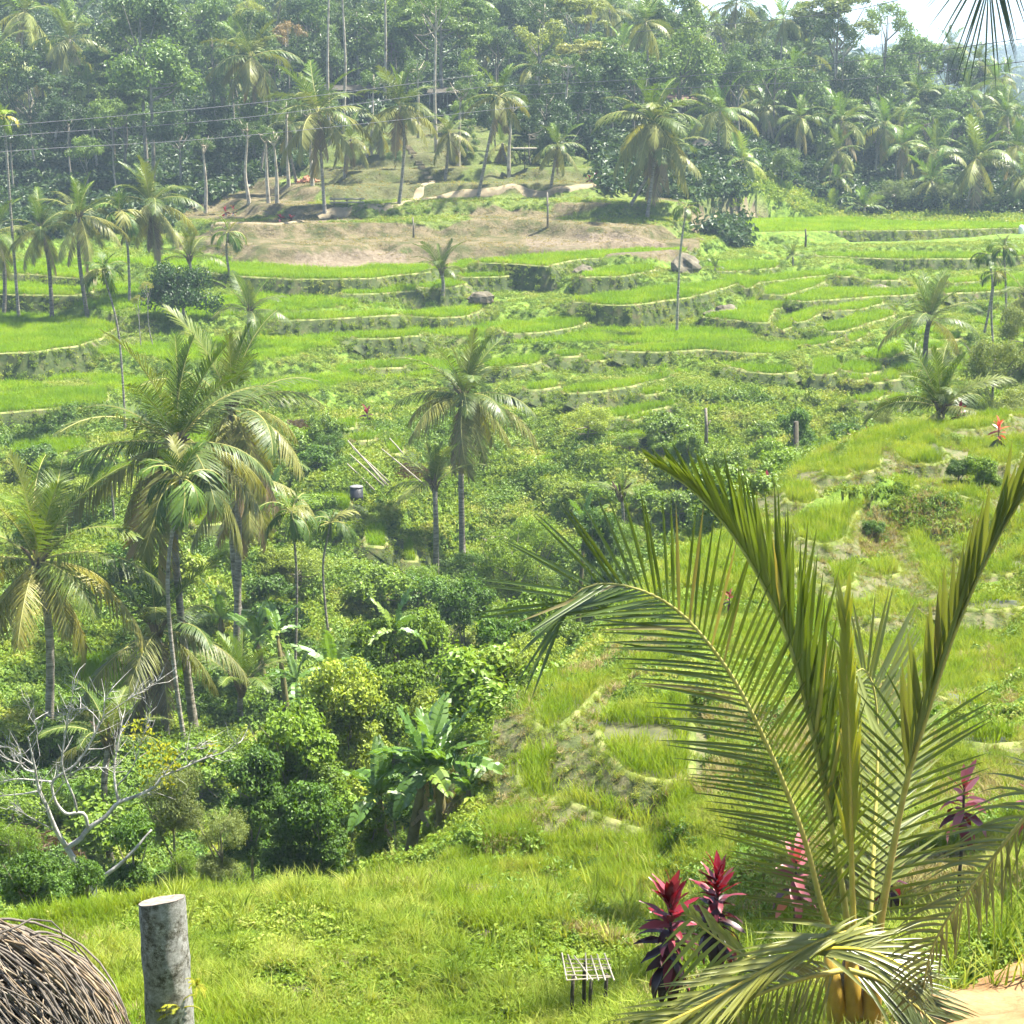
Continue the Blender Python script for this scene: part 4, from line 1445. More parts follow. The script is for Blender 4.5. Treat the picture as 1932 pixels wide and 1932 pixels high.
# tall palms of the left middle ground
palm_px((100, 1590), (70, 1062), 'leaning coconut palm with yellowing fronds and a fringe of nuts, behind the bare white tree', Y=57, Lpx=255, nf=24, nuts=7, r=.17, tint=(1.25, 1.15, .9))
palm_px((368, 1402), (332, 842), 'tall coconut palm with wide olive crown rising behind the dark green areca', Y=61, Lpx=262, nf=27, nuts=5, r=.16)
palm_px((312, 1372), (297, 1192), 'short coconut palm with grey drooping fronds between two taller trunks', Y=60, Lpx=215, nf=17, r=.15, tint=(.85, .9, 1.0), skirt=4)
palm_px((445, 1236), (436, 775), 'tall coconut palm with a brown skirt of dead fronds on a pale trunk', Y=69, Lpx=215, nf=24, nuts=4, r=.16, skirt=5)
palm_px((456, 1180), (462, 900), 'grey coconut palm trunk half hidden behind the skirted palm', Y=73, Lpx=170, nf=12, r=.15, skirt=4, tint=(.9, .95, 1))
palm_px((355, 1425), (342, 905), 'slim areca palm with black and white mottled trunk and dark curled crown', Y=57, Lpx=105, nf=13, kind='areca', r=.085, tcol=(1.2, 1.2, 1.2))
palm_px((553, 1292), (550, 968), 'slim areca palm with drooping dark crown on the ravine bank', Y=66, Lpx=80, nf=11, kind='areca', r=.06)
palm_px((622, 1222), (624, 988), 'slim areca palm with stiff spreading crown beside the steep rice patch', Y=73, Lpx=70, nf=10, kind='areca', r=.06)
palm_px((215, 960), (208, 865), 'small dark areca palm below the left rice terraces', Y=90, Lpx=70, nf=9, kind='areca', r=.07)
palm_px((452, 1330), (455, 1300), 'low young coconut palm with upright fronds under the skirted palm', Y=63, Lpx=150, nf=10, r=.13, ages=(0, 2.3), tint=(1.1, 1.1, .9))
palm_px((200, 1440), (205, 1400), 'young coconut palm with pale fronds behind the bare white tree', Y=48, Lpx=150, nf=9, r=.12, ages=(0.6, 3))
# lone palm in the centre
palm_px((873, 1058), (874, 750), 'lone coconut palm with full round crown in the middle of the ravine', Y=88, Lpx=158, nf=26, nuts=5, r=.17, skirt=2)
palm_px((822, 990), (820, 918), 'young coconut palm with bright upright leaf beside the lone tall palm', Y=85, Lpx=112, nf=10, r=.16, ages=(0, 3))
palm_px((834, 582), (833, 512), 'young coconut palm with short trunk standing on a rice terrace wall', Lpx=72, nf=13, r=.17, ages=(0, 3.2))
palm_px((1172, 960), (1172, 935), 'small coconut palm seedling in the ravine thicket', Y=84, Lpx=70, nf=8, r=.1, ages=(0, 2.6))
# upper left
palm_px((300, 557), (284, 385), 'coconut palm with thick brown skirt leaning over the dark leafy tree', Y=137, Lpx=108, nf=24, skirt=6, r=.2, tcol=(.9, .85, .8))
palm_px((166, 590), (150, 408), 'coconut palm with dark trunk beside the left rice terrace', Y=131, Lpx=98, nf=18, r=.17, tcol=(.6, .6, .6))
palm_px((97, 583), (78, 432), 'leaning coconut palm on the strip between two left rice terraces', Y=132, Lpx=90, nf=19, r=.17, tcol=(.6, .6, .6))
palm_px((5, 575), (-12, 440), 'coconut palm leaning out of the left rice terrace edge', Y=134, Lpx=95, nf=18, r=.17, tcol=(.7, .7, .7))
palm_px((34, 575), (8, 222), 'very tall thin tree-palm with a small yellow-green crown above the left terraces', Y=133, Lpx=40, nf=12, kind='areca', r=.12, tint=(2.0, 1.7, 1.2))
palm_px((244, 565), (226, 402), 'areca palm with shaggy dead leaves beside the skirted coconut palm', Y=134, Lpx=62, nf=15, kind='areca', r=.11)
palm_px((236, 812), (194, 512), 'tall leaning areca palm with light collar rising from the terrace wall', Y=104, Lpx=56, nf=13, kind='areca', r=.075)
palm_px((435, 532), (431, 440), 'small areca palm standing at the end of the long rice strip', Y=141, Lpx=44, nf=11, kind='areca', r=.11, tint=(1.2, 1.2, 1))
palm_px((356, 530), (357, 490), 'young coconut palm growing behind the dark leafy tree', Y=140, Lpx=85, nf=10, r=.15, ages=(0, 3), tint=(1.3, 1.2, .9))
palm_px((470, 640), (470, 590), 'coconut palm crown with arching pale fronds at the bush edge', Y=122, Lpx=95, nf=13, r=.15, ages=(.5, 3.4))
# right middle ground
palm_px((1747, 667), (1753, 605), 'coconut palm with short dark trunk among the curved terraces', Y=115, Lpx=112, nf=17, r=.2, tcol=(.5, .5, .5), ages=(0, 4))
palm_px((1776, 792), (1776, 772), 'stemless young coconut palm with wide fronds on the near ridge', Y=69, Lpx=150, nf=17, r=.18, ages=(0, 3.8))
palm_px((1858, 615), (1864, 482), 'slender areca palm of the group at the edge of the curved terraces', group='areca group by the curved terraces', Lpx=38, nf=10, kind='areca', r=.09, Y=126)
palm_px((1900, 620), (1894, 470), 'slender areca palm of the group at the edge of the curved terraces', group='areca group by the curved terraces', Lpx=40, nf=10, kind='areca', r=.09, Y=125)
palm_px((1882, 700), (1878, 516), 'areca palm with darker lower crown and white trunk behind the grey bush', Lpx=38, nf=9, kind='areca', r=.08, Y=108)
palm_px((1277, 622), (1295, 392), 'lone areca palm with thin pale trunk on the far bank', Lpx=36, nf=12, kind='areca', r=.1, tcol=(1.5, 1.45, 1.35), tint=(1.4, 1.3, 1), Y=128)
palm_px((1945, 640), (1938, 560), 'coconut palm reaching in beside the areca group', Y=120, Lpx=85, nf=14, r=.18)
# hillside
HILL = [
    ((613, 402), (601, 212), 108, 20, 'coconut palm with hanging pale fronds by the left end of the hillside path'),
    ((753, 385), (754, 200), 82, 21, 'coconut palm with slim pale trunk standing beside the hillside path'),
    ((490, 335), (474, 108), 92, 21, 'tall coconut palm with drooping yellow fronds over the dark forest edge'),
    ((903, 368), (942, 182), 72, 15, 'leaning coconut palm with few fronds above the hillside path'),
    ((957, 305), (948, 270), 45, 9, 'small coconut palm beside the bamboo platform'),
    ((690, 300), (715, 245), 60, 11, 'short coconut palm leaning from the grassy slope under the shed'),
    ((1221, 408), (1232, 228), 108, 24, 'full-crowned coconut palm of the pair at the right end of the dirt slope'),
    ((1190, 388), (1252, 288), 92, 20, 'leaning lower coconut palm of the pair at the right end of the dirt slope'),
]
for b, c, L, nf, lab in HILL:
    palm_px(b, c, lab, Lpx=L * 1.08, nf=nf, far=True, r=.17, skirt=2, Y=ghit(*b)[1])
for b, c, L, nf, lab in [((650, 335), (662, 262), 60, 16, 'coconut palm on the slope between the dark shed and the pole bench'), ((840, 340), (848, 250), 62, 16, 'coconut palm at the top of the stone steps'),
                         ((1040, 352), (1052, 275), 60, 15, 'coconut palm beside the end of the hillside path'), ((560, 345), (548, 235), 66, 17, 'coconut palm behind the brick heap')]:
    palm_px(b, c, lab, Lpx=L, nf=nf, far=True, r=.16, skirt=1, Y=ghit(*b)[1])
FARP = [((1355, 325), (1359, 210), 72, 200), ((1200, 330), (1218, 42), 62, 205), ((1470, 260), (1479, 35), 52, 235), ((1390, 240), (1390, 8), 55, 235), ((1505, 330), (1510, 222), 55, 215),
        ((1560, 348), (1588, 228), 62, 212), ((1600, 350), (1581, 285), 50, 208), ((1652, 318), (1670, 236), 60, 220), ((1715, 270), (1730, 178), 52, 235), ((1797, 264), (1825, 178), 55, 235),
        ((1820, 422), (1843, 300), 82, 203), ((1770, 390), (1765, 285), 62, 212), ((1895, 340), (1900, 214), 52, 225), ((1758, 415), (1758, 342), 60, 206), ((1790, 250), (1792, 88), 40, 262),
        ((1840, 250), (1848, 114), 40, 262), ((1725, 250), (1723, 105), 42, 258), ((1401, 352), (1401, 302), 55, 196), ((1496, 300), (1496, 128), 45, 240), ((85, 260), (46, 24), 80, 212),
        ((184, 305), (166, 158), 40, 200), ((100, 270), (132, 74), 75, 210), ((-30, 300), (-8, 95), 80, 205), ((530, 200), (530, 0), 60, 245), ((1277, 260), (1270, 124), 55, 225),
        ((1300, 330), (1310, 262), 50, 205), ((1450, 300), (1442, 205), 50, 222), ((1640, 260), (1640, 160), 45, 245), ((1910, 330), (1918, 275), 55, 212), ((1940, 400), (1940, 330), 60, 206),
        ((1690, 340), (1700, 275), 50, 218), ((1540, 300), (1550, 190), 48, 230), ((20, 330), (25, 170), 60, 214), ((240, 250), (225, 30), 55, 235), ((1160, 260), (1150, 20), 50, 245), ((1010, 250), (1020, 5), 50, 255),
        ((1870, 300), (1878, 150), 42, 250), ((1480, 390), (1482, 378), 45, 198), ((1565, 410), (1568, 398), 45, 202), ((1631, 410), (1631, 392), 50, 202), ((1575, 380), (1580, 340), 40, 206)]
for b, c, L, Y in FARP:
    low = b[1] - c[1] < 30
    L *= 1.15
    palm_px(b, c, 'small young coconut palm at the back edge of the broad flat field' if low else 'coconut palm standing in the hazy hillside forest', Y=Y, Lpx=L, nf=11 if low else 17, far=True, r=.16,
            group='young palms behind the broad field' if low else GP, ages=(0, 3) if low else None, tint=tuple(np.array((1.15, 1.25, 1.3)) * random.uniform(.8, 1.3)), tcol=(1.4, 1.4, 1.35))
gp = np.random.default_rng(31)
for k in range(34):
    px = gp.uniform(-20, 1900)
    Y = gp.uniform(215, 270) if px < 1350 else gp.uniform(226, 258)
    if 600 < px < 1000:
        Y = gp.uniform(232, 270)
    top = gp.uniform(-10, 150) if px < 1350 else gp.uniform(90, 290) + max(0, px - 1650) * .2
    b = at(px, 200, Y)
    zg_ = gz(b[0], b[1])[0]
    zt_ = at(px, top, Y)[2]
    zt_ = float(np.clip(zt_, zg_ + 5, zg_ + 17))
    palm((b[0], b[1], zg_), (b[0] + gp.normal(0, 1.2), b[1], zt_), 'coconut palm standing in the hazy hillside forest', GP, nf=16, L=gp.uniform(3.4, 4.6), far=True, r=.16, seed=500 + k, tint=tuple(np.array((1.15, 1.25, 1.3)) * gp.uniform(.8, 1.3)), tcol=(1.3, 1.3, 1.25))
palm_px((1496, 505), (1496, 485), 'tiny palm on the grassy bank between the broad field and the mosaic', Lpx=32, nf=10, far=True, r=.1, ages=(0, 3), Y=156)
palm_px((1350, 515), (1349, 506), 'tiny palm in the uppermost mosaic terrace by the rock outcrop', Lpx=26, nf=9, far=True, r=.08, ages=(0, 3), Y=150)

# ---------------------------------------------------------------- broadleaf trees and shrubs
M_CROWN = leaf_mat('tree_leaf', [(0.0, (0.55, 0.6, 0.6)), (0.45, (0.95, 0.95, 0.95)), (0.8, (1.25, 1.2, 1.1)), (1.0, (1.9, 1.7, 1.5))], trans=0.36, gloss=0.04, rough=0.45, use_color=True, vary='island')
M_BARK = solid_mat('pale_bark', [(0.3, (0.12, 0.10, 0.08)), (0.5, (0.28, 0.25, 0.20)), (0.7, (0.42, 0.39, 0.33))], 2.0, bump=0.4, use_color=True)


def crown_mesh(name, blobs, leaf, n, seed, aspect=.6, jit=.55):
    """blobs: (x, y, z, r, flat)"""
    g = np.random.default_rng(seed)
    VV, TT, c = [], [], 0
    tot = sum(b[3] ** 2 for b in blobs)
    for x, y, z, r, fl in blobs:
        m = max(20, int(n * r * r / tot))
        d = g.normal(0, 1, (m, 3))
        d[:, 2] += 0.35
        d /= np.linalg.norm(d, axis=1)[:, None]
        rad = r * g.uniform(.5, 1.12, m)[:, None] * (0.82 + .28 * np.sin(d[:, :1] * 6 + x * 3) * np.sin(d[:, 1:2] * 5 + y * 3))
        P = d * rad * np.array((1, 1, fl)) + np.array((x, y, z))
        V, T = leaves_arrays(P, d * np.array((1, 1, 1 / fl)) + np.array((0, 0, .35)), leaf, g, jit, aspect)
        VV.append(V)
        TT.append(T + c)
        c += len(V)
    return mesh(name, np.concatenate(VV), np.concatenate(TT), M_CROWN)


def blobs_round(seed, n=24, rx=1.0, rz=.85, r=(.28, .44)):
    g = np.random.default_rng(seed)
    B = []
    for i in range(n):
        d = g.normal(0, 1, 3)
        d[2] = abs(d[2]) * 1.1 - .35
        d /= np.linalg.norm(d)
        k = g.uniform(.45, .85)
        B.append((d[0] * rx * k, d[1] * rx * k, d[2] * rz * k, g.uniform(*r), .8))
    return B


def blobs_layer(seed, n=26):
    g = np.random.default_rng(seed)
    B = []
    for i in range(n):
        a, k = g.uniform(0, 6.28), math.sqrt(g.uniform(.02, 1)) * .95
        z = .35 * (1 - k * k) + g.choice([-.32, -.1, .12, .28]) + g.normal(0, .05)
        B.append((math.cos(a) * k, math.sin(a) * k, z, g.uniform(.2, .36), .38))
    return B


def blobs_tall(seed, n=22):
    g = np.random.default_rng(seed)
    B = []
    for i in range(n):
        z = g.uniform(-1.3, 1.2)
        w = .75 * math.sqrt(max(.05, 1 - (z / 1.5) ** 2))
        a = g.uniform(0, 6.28)
        k = g.uniform(.2, 1) * w
        B.append((math.cos(a) * k, math.sin(a) * k, z, g.uniform(.26, .42), .8))
    return B


CR = {  # unit crowns (radius about 1), leaf size relative to the crown radius
    'round': [crown_mesh('crown', blobs_round(s), .085, 6500, s) for s in range(3)],
    'layer': [crown_mesh('crown', blobs_layer(s + 10), .075, 5200, s + 10) for s in range(2)],
    'tall': [crown_mesh('crown', blobs_tall(s + 20), .09, 5200, s + 20) for s in range(2)],
    'airy': [crown_mesh('crown', blobs_round(s + 30, 18, 1.0, .9, (.2, .34)), .075, 2600, s + 30) for s in range(2)],
    'shrub': [crown_mesh('foliage', blobs_round(s + 40, 22, .95, .8, (.26, .46)), .105, 4200, s + 40, .7) for s in range(4)],
    'fine': [crown_mesh('foliage', blobs_round(s + 50, 24, .95, .8, (.22, .4)), .06, 7000, s + 50, .5) for s in range(2)],
}


def limb_trunk(h, R, r, seed, lean=(0, 0), fork=.55, nb=6, zc=None):
    """trunk with limbs reaching into a crown of radius R centred at height h"""
    g = np.random.default_rng(seed)
    mb = MB()
    top = np.array((lean[0], lean[1], h))
    P = spline([(0, 0, -.6), (0, 0, 0), (lean[0] * .3 + g.normal(0, .02) * h, lean[1] * .3, h * .4), top * np.array((.8, .8, .85)), top + np.array((0, 0, R * .3))], 12)
    mb.tube(P, r * np.linspace(1.15, .35, 12), 7)
    for i in range(nb):
        k = int(g.uniform(fork, .95) * 11)
        a = g.uniform(0, 6.28)
        e = top + np.array((math.cos(a) * R * .75, math.sin(a) * R * .75, R * g.uniform(-.15, .6)))
        m = (P[k] + e) / 2 + np.array((0, 0, -.08 * R))
        mb.tube([P[k], m, e], [r * .5, r * .32, r * .1], 5, False)
    return mb.mesh('trunk', M_BARK, True)


def tree(p, zc, R, kind, col, label, cat='tree', group=None, seed=0, name='broadleaf_tree', r=None, bark=(1, 1, 1), squash=1.0, fork=.55, lean=None):
    """p: foot on the ground, zc: height of the crown centre in the world, R: crown radius in m"""
    g = np.random.default_rng(seed)
    root = empty(name, tuple(float(v) for v in p))
    tag(root, label, cat, group)
    h = float(zc - p[2])
    if lean is None:
        lean = (g.normal(0, .03) * h, g.normal(0, .03) * h)
    obj('trunk' if name != 'shrub' else 'stem', limb_trunk(h, R, r or max(.04, R * .045), seed, lean, fork), root, bark)
    if name == 'shrub':
        top = h + R * .8
        h2 = max(top * .52, R * .4)
        need = (top - h2) / (R * .82)
        squash = min(1.15, max(.6, need))
        if need > 1.15:
            h2 = top - R * .82 * squash
            for q in range(int(math.ceil(need * 1.6))):
                o = obj('foliage', CR[kind][(seed + q + 1) % len(CR[kind])], root, tuple(np.array(col) * g.uniform(.7, 1.2)))
                o.location = (g.normal(0, R * .45), g.normal(0, R * .3), g.uniform(.15, .95) * h2)
                o.rotation_euler = (0, 0, g.uniform(0, 6.28))
                k_ = R * g.uniform(.6, .95)
                o.scale = (k_, k_, k_)
        lean = (0, 0)
        h = h2
    o = obj('crown' if name != 'shrub' else 'foliage', CR[kind][seed % len(CR[kind])], root, tuple(np.array(col) * g.uniform(.85, 1.15)))
    o.location = (lean[0], lean[1], h)
    o.rotation_euler = (0, 0, g.uniform(0, 6.28))
    o.scale = (R, R, R * squash)
    return root


def tree_px(cx, cy, rpx, Y, kind, col, label, **k):
    q = at(cx, cy, Y)
    p = np.array((q[0], q[1], gz(q[0], q[1])[0]))
    R = rpx * Y / F
    if q[2] - R * .4 < p[2]:
        q[2] = p[2] + R * .45
    return tree(p, q[2], R, kind, col, label, seed=int(cx * 3 + cy * 5) % 997, **k)


D_G = (0.055, 0.105, 0.030)
M_G = (0.105, 0.180, 0.042)
L_G = (0.15, 0.235, 0.045)
Y_G = (0.22, 0.27, 0.06)
P_G = (0.14, 0.19, 0.065)
FT = [
    (280, 150, 92, 188, 'round', M_G, 'big round broadleaf tree with bright leaf clusters at the forest edge'),
    (265, 50, 88, 200, 'round', M_G, 'broad crown of a forest tree rising above the big round tree'),
    (215, 225, 46, 184, 'round', L_G, 'light green low tree in front of the dark left forest'),
    (335, 245, 58, 186, 'round', D_G, 'dark low-branched tree at the edge of the brown slope'),
    (420, 260, 50, 190, 'tall', D_G, 'dark narrow tree behind the white trunks'),
    (500, 255, 42, 183, 'round', M_G, 'small round tree on twin white trunks above the brown slope'),
    (470, 25, 34, 215, 'airy', Y_G, 'tree with yellow flowering top behind the tall drooping palm'),
    (540, 62, 38, 212, 'airy', (0.25, 0.19, 0.085), 'tree with brownish drying leaves behind the drooping palm'),
    (590, 60, 55, 225, 'tall', M_G, 'narrow forest tree left of the terrace clearing'),
    (836, 50, 88, 215, 'layer', L_G, 'wide layered yellow-green tree above the dark shed'),
    (765, 55, 60, 222, 'tall', M_G, 'tall green tree beside the terrace clearing'),
    (677, 40, 55, 232, 'airy', M_G, 'airy tree with pale trunk behind the clearing'),
    (884, 145, 38, 200, 'tall', L_G, 'small fresh green tree right of the dark shed'),
    (870, 205, 20, 190, 'round', L_G, 'tiny bright tree by the leaning palm'),
    (1013, 75, 60, 208, 'airy', Y_G, 'airy yellow-green tree among the forest crowns'),
    (1088, 112, 50, 200, 'layer', (0.25, 0.28, 0.09), 'slender pale-trunked tree with yellow top above the path end'),
    (1094, 30, 55, 215, 'layer', Y_G, 'yellow-green layered crown behind the yellow-topped tree'),
    (935, 90, 52, 220, 'round', M_G, 'round forest crown behind the leaning palm'),
    (1112, 215, 60, 192, 'tall', D_G, 'dark dense tree over the end of the hillside path'),
    (1030, 195, 50, 195, 'tall', D_G, 'dark narrow tree behind the bamboo platform'),
    (960, 30, 55, 240, 'round', M_G, 'hazy round crown high on the hill'),
    (1150, 130, 55, 215, 'round', D_G, 'dark crown behind the palm pair'),
    (1285, 40, 58, 220, 'round', M_G, 'round hazy crown beside the tall ridge palm'),
    (1320, 190, 45, 212, 'tall', M_G, 'narrow tree behind the thatched hut'),
    (1390, 65, 60, 225, 'airy', P_G, 'pale airy tree with grey branches on the ridge'),
    (1400, 130, 50, 218, 'round', M_G, 'round tree below the pale airy ridge tree'),
    (1461, 150, 55, 222, 'airy', M_G, 'loose green tree in the palm forest'),
    (1578, 45, 88, 235, 'layer', P_G, 'wide flat-topped pale tree with white twin trunks on the ridge'),
    (1666, 45, 55, 240, 'airy', L_G, 'airy light tree against the sky beside the flat-topped tree'),
    (1530, 60, 55, 250, 'round', D_G, 'dark crown under the flat-topped pale tree'),
    (1737, 110, 60, 255, 'round', M_G, 'round ridge tree under the palms against the sky'),
    (1785, 130, 52, 258, 'round', M_G, 'second round ridge tree beside the sky'),
    (1835, 150, 46, 262, 'round', D_G, 'dark last tree of the ridge before the far hills'),
    (1602, 165, 52, 232, 'round', D_G, 'dark tree behind the white twin trunks'),
    (1673, 150, 50, 240, 'round', M_G, 'round crown between the ridge palms'),
    (1525, 175, 48, 228, 'tall', M_G, 'narrow crown among the hazy palms'),
    (1475, 310, 38, 200, 'round', L_G, 'bright round bush-tree behind the grassy bank'),
    (1744, 235, 46, 235, 'tall', D_G, 'dark dense tree behind the field palms'),
    (1815, 235, 50, 236, 'tall', D_G, 'dark tree under the leaning ridge palm'),
    (1655, 270, 50, 228, 'tall', D_G, 'dark shady tree behind the leaning palms'),
    (1880, 250, 45, 232, 'round', M_G, 'rounded tree at the end of the palm forest'),
    (1690, 375, 44, 205, 'fine', P_G, 'pale green bush at the back of the broad flat field'),
    (1640, 385, 30, 204, 'fine', P_G, 'smaller pale bush beside the larger one behind the broad field'),
    (1775, 382, 38, 206, 'fine', P_G, 'greyish pale bush between the field palms'),
    (1860, 385, 34, 206, 'fine', P_G, 'yellowish bush behind the tall field palm'),
    (1925, 385, 36, 206, 'fine', M_G, 'green bush at the far end of the broad field'),
    (1000, 255, 46, 187, 'tall', D_G, 'dark tree shading the slope beside the bamboo platform'),
    (1062, 262, 50, 185, 'tall', D_G, 'second dark tree shading the end of the hillside path'),
    (935, 225, 36, 193, 'round', D_G, 'dark round tree above the leaning palm'),
    (880, 262, 26, 186, 'tall', M_G, 'slim green tree above the stone steps'),
    (745, 300, 22, 182, 'fine', D_G, 'dark round bush on the slope beside the stone steps'),
    (60, 180, 60, 200, 'tall', D_G, 'dark narrow tree in the left forest'),
    (130, 225, 50, 192, 'round', D_G, 'dark bushy tree at the foot of the left forest'),
    (20, 260, 50, 188, 'round', D_G, 'dark low tree beside the tall thin palm'),
    (180, 130, 55, 215, 'round', M_G, 'shaded crown between the left palms'),
    (410, 90, 60, 215, 'tall', M_G, 'tall crown beside the drooping palm'),
    (160, 285, 36, 182, 'round', L_G, 'pale shrub-like tree under the left forest'),
]
for cx, cy_, rp, Y, kd, c, lab in FT:
    tree_px(cx, cy_, rp, Y, kd, c, lab, bark=(.8, .8, .75))
# bare-stemmed pale trunks whose crowns are lost above the frame or in the foliage
for bx, by, tx, ty, Y, rp in [(625, 345, 620, -60, 200, 45), (648, 330, 645, -70, 204, 45), (727, 300, 727, -70, 212, 50), (824, 332, 822, 20, 188, 50), (1064, 300, 1073, 120, 192, 30), (1575, 260, 1574, 60, 232, 40), (1588, 260, 1592, 70, 232, 40),
                              (470, 370, 466, 240, 176, 26), (545, 345, 540, 200, 180, 26), (507, 385, 500, 250, 172, 24), (523, 390, 516, 255, 171, 24), (387, 385, 383, 270, 176, 26), (760, 330, 795, -30, 225, 45), (1010, 300, 1028, 20, 214, 40), (700, 300, 705, 150, 188, 30), (865, 320, 870, 170, 184, 28), (590, 350, 586, 215, 178, 24), (960, 335, 968, 190, 181, 28), (790, 270, 788, 130, 196, 32)]:
    p = at(bx, by, Y)
    p[2] = gz(p[0], p[1])[0]
    q = at(tx, ty, Y)
    tree(p, q[2], rp * Y / F, 'airy', M_G, 'slender tree with a long bare pale trunk at the forest edge', group='bare pale trunks of the forest edge', seed=int(bx * 7 + by) % 997, r=.19, bark=(1.35, 1.3, 1.2), fork=.85, lean=(q[0] - p[0], 0))
# the rest of the wooded hill
gf = np.random.default_rng(77)
n = 0
while n < 175:
    Y = math.exp(gf.uniform(math.log(196), math.log(330)))
    px = gf.uniform(-60, 1990)
    x = ray(px, 150)[0] * Y / ray(px, 150)[1]
    if 640 < px < 1100 and Y < 214:
        continue
    if px > 1380 and Y < 222:
        continue
    if px > 1780 and Y > 275:
        continue
    z = gz(x, Y)[0]
    h = gf.uniform(4, 11) * (1.0 if px < 1300 else .8)
    if px > 1650:
        lim = np.interp(px, [1650, 1720, 1850, 1990], [-20, 80, 130, 190])
        zt = at(px, lim, Y)[2]
        h = min(h, zt - z - 3)
        if h < 2:
            n += 1
            continue
    R = gf.uniform(2.6, 4.6)
    kd = gf.choice(['round', 'round', 'tall', 'layer', 'airy'])
    c = [D_G, M_G, M_G, L_G][gf.integers(0, 4)]
    tree((x, Y, z), z + h, R, kd, c, 'broadleaf tree filling the wooded hill behind the slope', group='trees of the wooded hill', seed=1000 + n, bark=(.55, .55, .5))
    n += 1

# dark leafy tree at the left terraces
p = at(330, 640, 126)
for k, (cx, cy_, rp, c) in enumerate([(345, 560, 74, (0.038, 0.088, 0.016))]):
    q = at(cx, cy_, 128)
    p = np.array((q[0], q[1], gz(q[0], q[1])[0]))
    tree(p, q[2], rp * 128 / F, 'round', c, 'dense dark green leafy tree among the left palms', seed=12, squash=1.15)
for cx, cy_ in [(262, 566), (284, 541)]:
    tree_px(cx, cy_, 15, 122, 'airy', (0.33, 0.34, 0.07), 'small sapling with bright yellow leaves in front of the dark leafy tree', group='yellow saplings by the dark tree', name='sapling')

# shrubs of the ravine
B1, B2, B3, B4 = (0.085, 0.17, 0.018), (0.16, 0.26, 0.026), (0.25, 0.33, 0.042), (0.19, 0.24, 0.07)
SH = [
    (565, 1390, 92, 37, 'shrub', B2, 'tall shrub draped with light heart-shaped leaves behind the mound'),
    (650, 1300, 82, 43, 'shrub', B3, 'bright yellow-green climbing shrub above the banana plants'),
    (480, 1460, 74, 35.5, 'shrub', B1, 'dark green shrub between the grey-leaved one and the draped one'),
    (330, 1500, 84, 33.5, 'fine', B4, 'grey-green small-leaved shrub beside the bare white tree'),
    (425, 1565, 62, 31, 'fine', B4, 'low small-leaved shrub at the edge of the mound'),
    (590, 1525, 70, 33, 'shrub', B1, 'dark shrub at the back edge of the mound'),
    (690, 1545, 48, 30.5, 'shrub', B2, 'leafy shrub at the foot of the banana plants'),
    (745, 1290, 70, 46, 'shrub', B2, 'round leafy shrub behind the banana plants'),
    (825, 1335, 58, 42, 'shrub', B3, 'bright shrub to the right above the banana plants'),
    (245, 1570, 55, 32, 'shrub', B1, 'dark shrub under the branches of the bare white tree'),
    (55, 1650, 64, 26.5, 'shrub', B1, 'dark green shrub beside the woven twig nest'),
    (160, 1650, 46, 27.5, 'shrub', B1, 'dark shrub at the foot of the bare white tree'),
    (20, 1590, 62, 33, 'fine', B2, 'feathery green shrub left of the bare white tree'),
    (345, 1625, 36, 28, 'fine', B2, 'small ferny shrub on the mound edge'),
    (960, 1205, 72, 52, 'shrub', B1, 'dark broad-leaved shrub on the ravine edge'),
    (1010, 1150, 60, 57, 'shrub', B2, 'fresh green shrub above the dark broad-leaved one'),
    (880, 1260, 52, 49, 'shrub', B3, 'pale leafy shrub low on the ravine edge'),
    (700, 1205, 62, 53, 'shrub', B2, 'leafy shrub in the ravine under the areca palms'),
    (800, 1190, 58, 56, 'shrub', B2, 'rounded shrub in the middle of the ravine'),
    (955, 1065, 84, 76, 'fine', B2, 'feathery tree-like shrub right of the lone palm'),
    (1010, 1005, 55, 80, 'fine', B2, 'light feathery shrub behind the first feathery one'),
    (880, 1135, 62, 68, 'shrub', B1, 'dark shrub at the foot of the lone palm'),
    (1125, 990, 44, 74, 'shrub', B1, 'dark shrub by the palm seedling'),
    (615, 815, 46, 97, 'shrub', B2, 'round leafy bush above the bamboo poles'),
    (600, 870, 40, 93, 'shrub', B1, 'dark leafy bush beside the black water drum'),
    (1500, 800, 42, 90, 'shrub', B1, 'dark shrub round a standing trunk on the bushy slope'),
    (1445, 850, 40, 84, 'shrub', B2, 'leafy shrub lower on the bushy slope'),
    (1370, 880, 46, 80, 'shrub', B2, 'leafy shrub at the foot of the bushy slope'),
    (1565, 850, 40, 76, 'shrub', B2, 'green shrub beside the red plants on the ridge'),
    (1300, 840, 34, 93, 'shrub', B2, 'small shrub in the bushy slope'),
    (1660, 790, 32, 82, 'fine', B4, 'bare-twigged grey shrub below the terraces'),
    (1875, 690, 78, 80, 'fine', B4, 'big grey-green bush behind the near ridge'),
    (1930, 620, 60, 95, 'fine', B4, 'grey-green bush under the areca group'),
    (1648, 1000, 26, 50, 'shrub', B1, 'small dark bush on the side of the dry hummock'),
    (1850, 880, 34, 56, 'shrub', B2, 'vine-covered hollow shrub on the near shoulder'),
    (1810, 880, 22, 56, 'shrub', B1, 'dark clump beside the vine-covered shrub'),
    (150, 930, 34, 92, 'shrub', B3, 'yellow-green shrub behind the left palms'),
    (510, 1060, 40, 78, 'shrub', B3, 'bright leafy shrub between the areca palms'),
    (1098, 1395, 17, 32, 'fine', B2, 'little shrub growing on the curved terrace wall'),
]
for cx, cy_, rp, Y, kd, c, lab in SH:
    tree_px(cx, cy_, rp, Y, kd, c, lab, cat='shrub', name='shrub', bark=(.7, .7, .6))
gs = np.random.default_rng(5)
n = 0
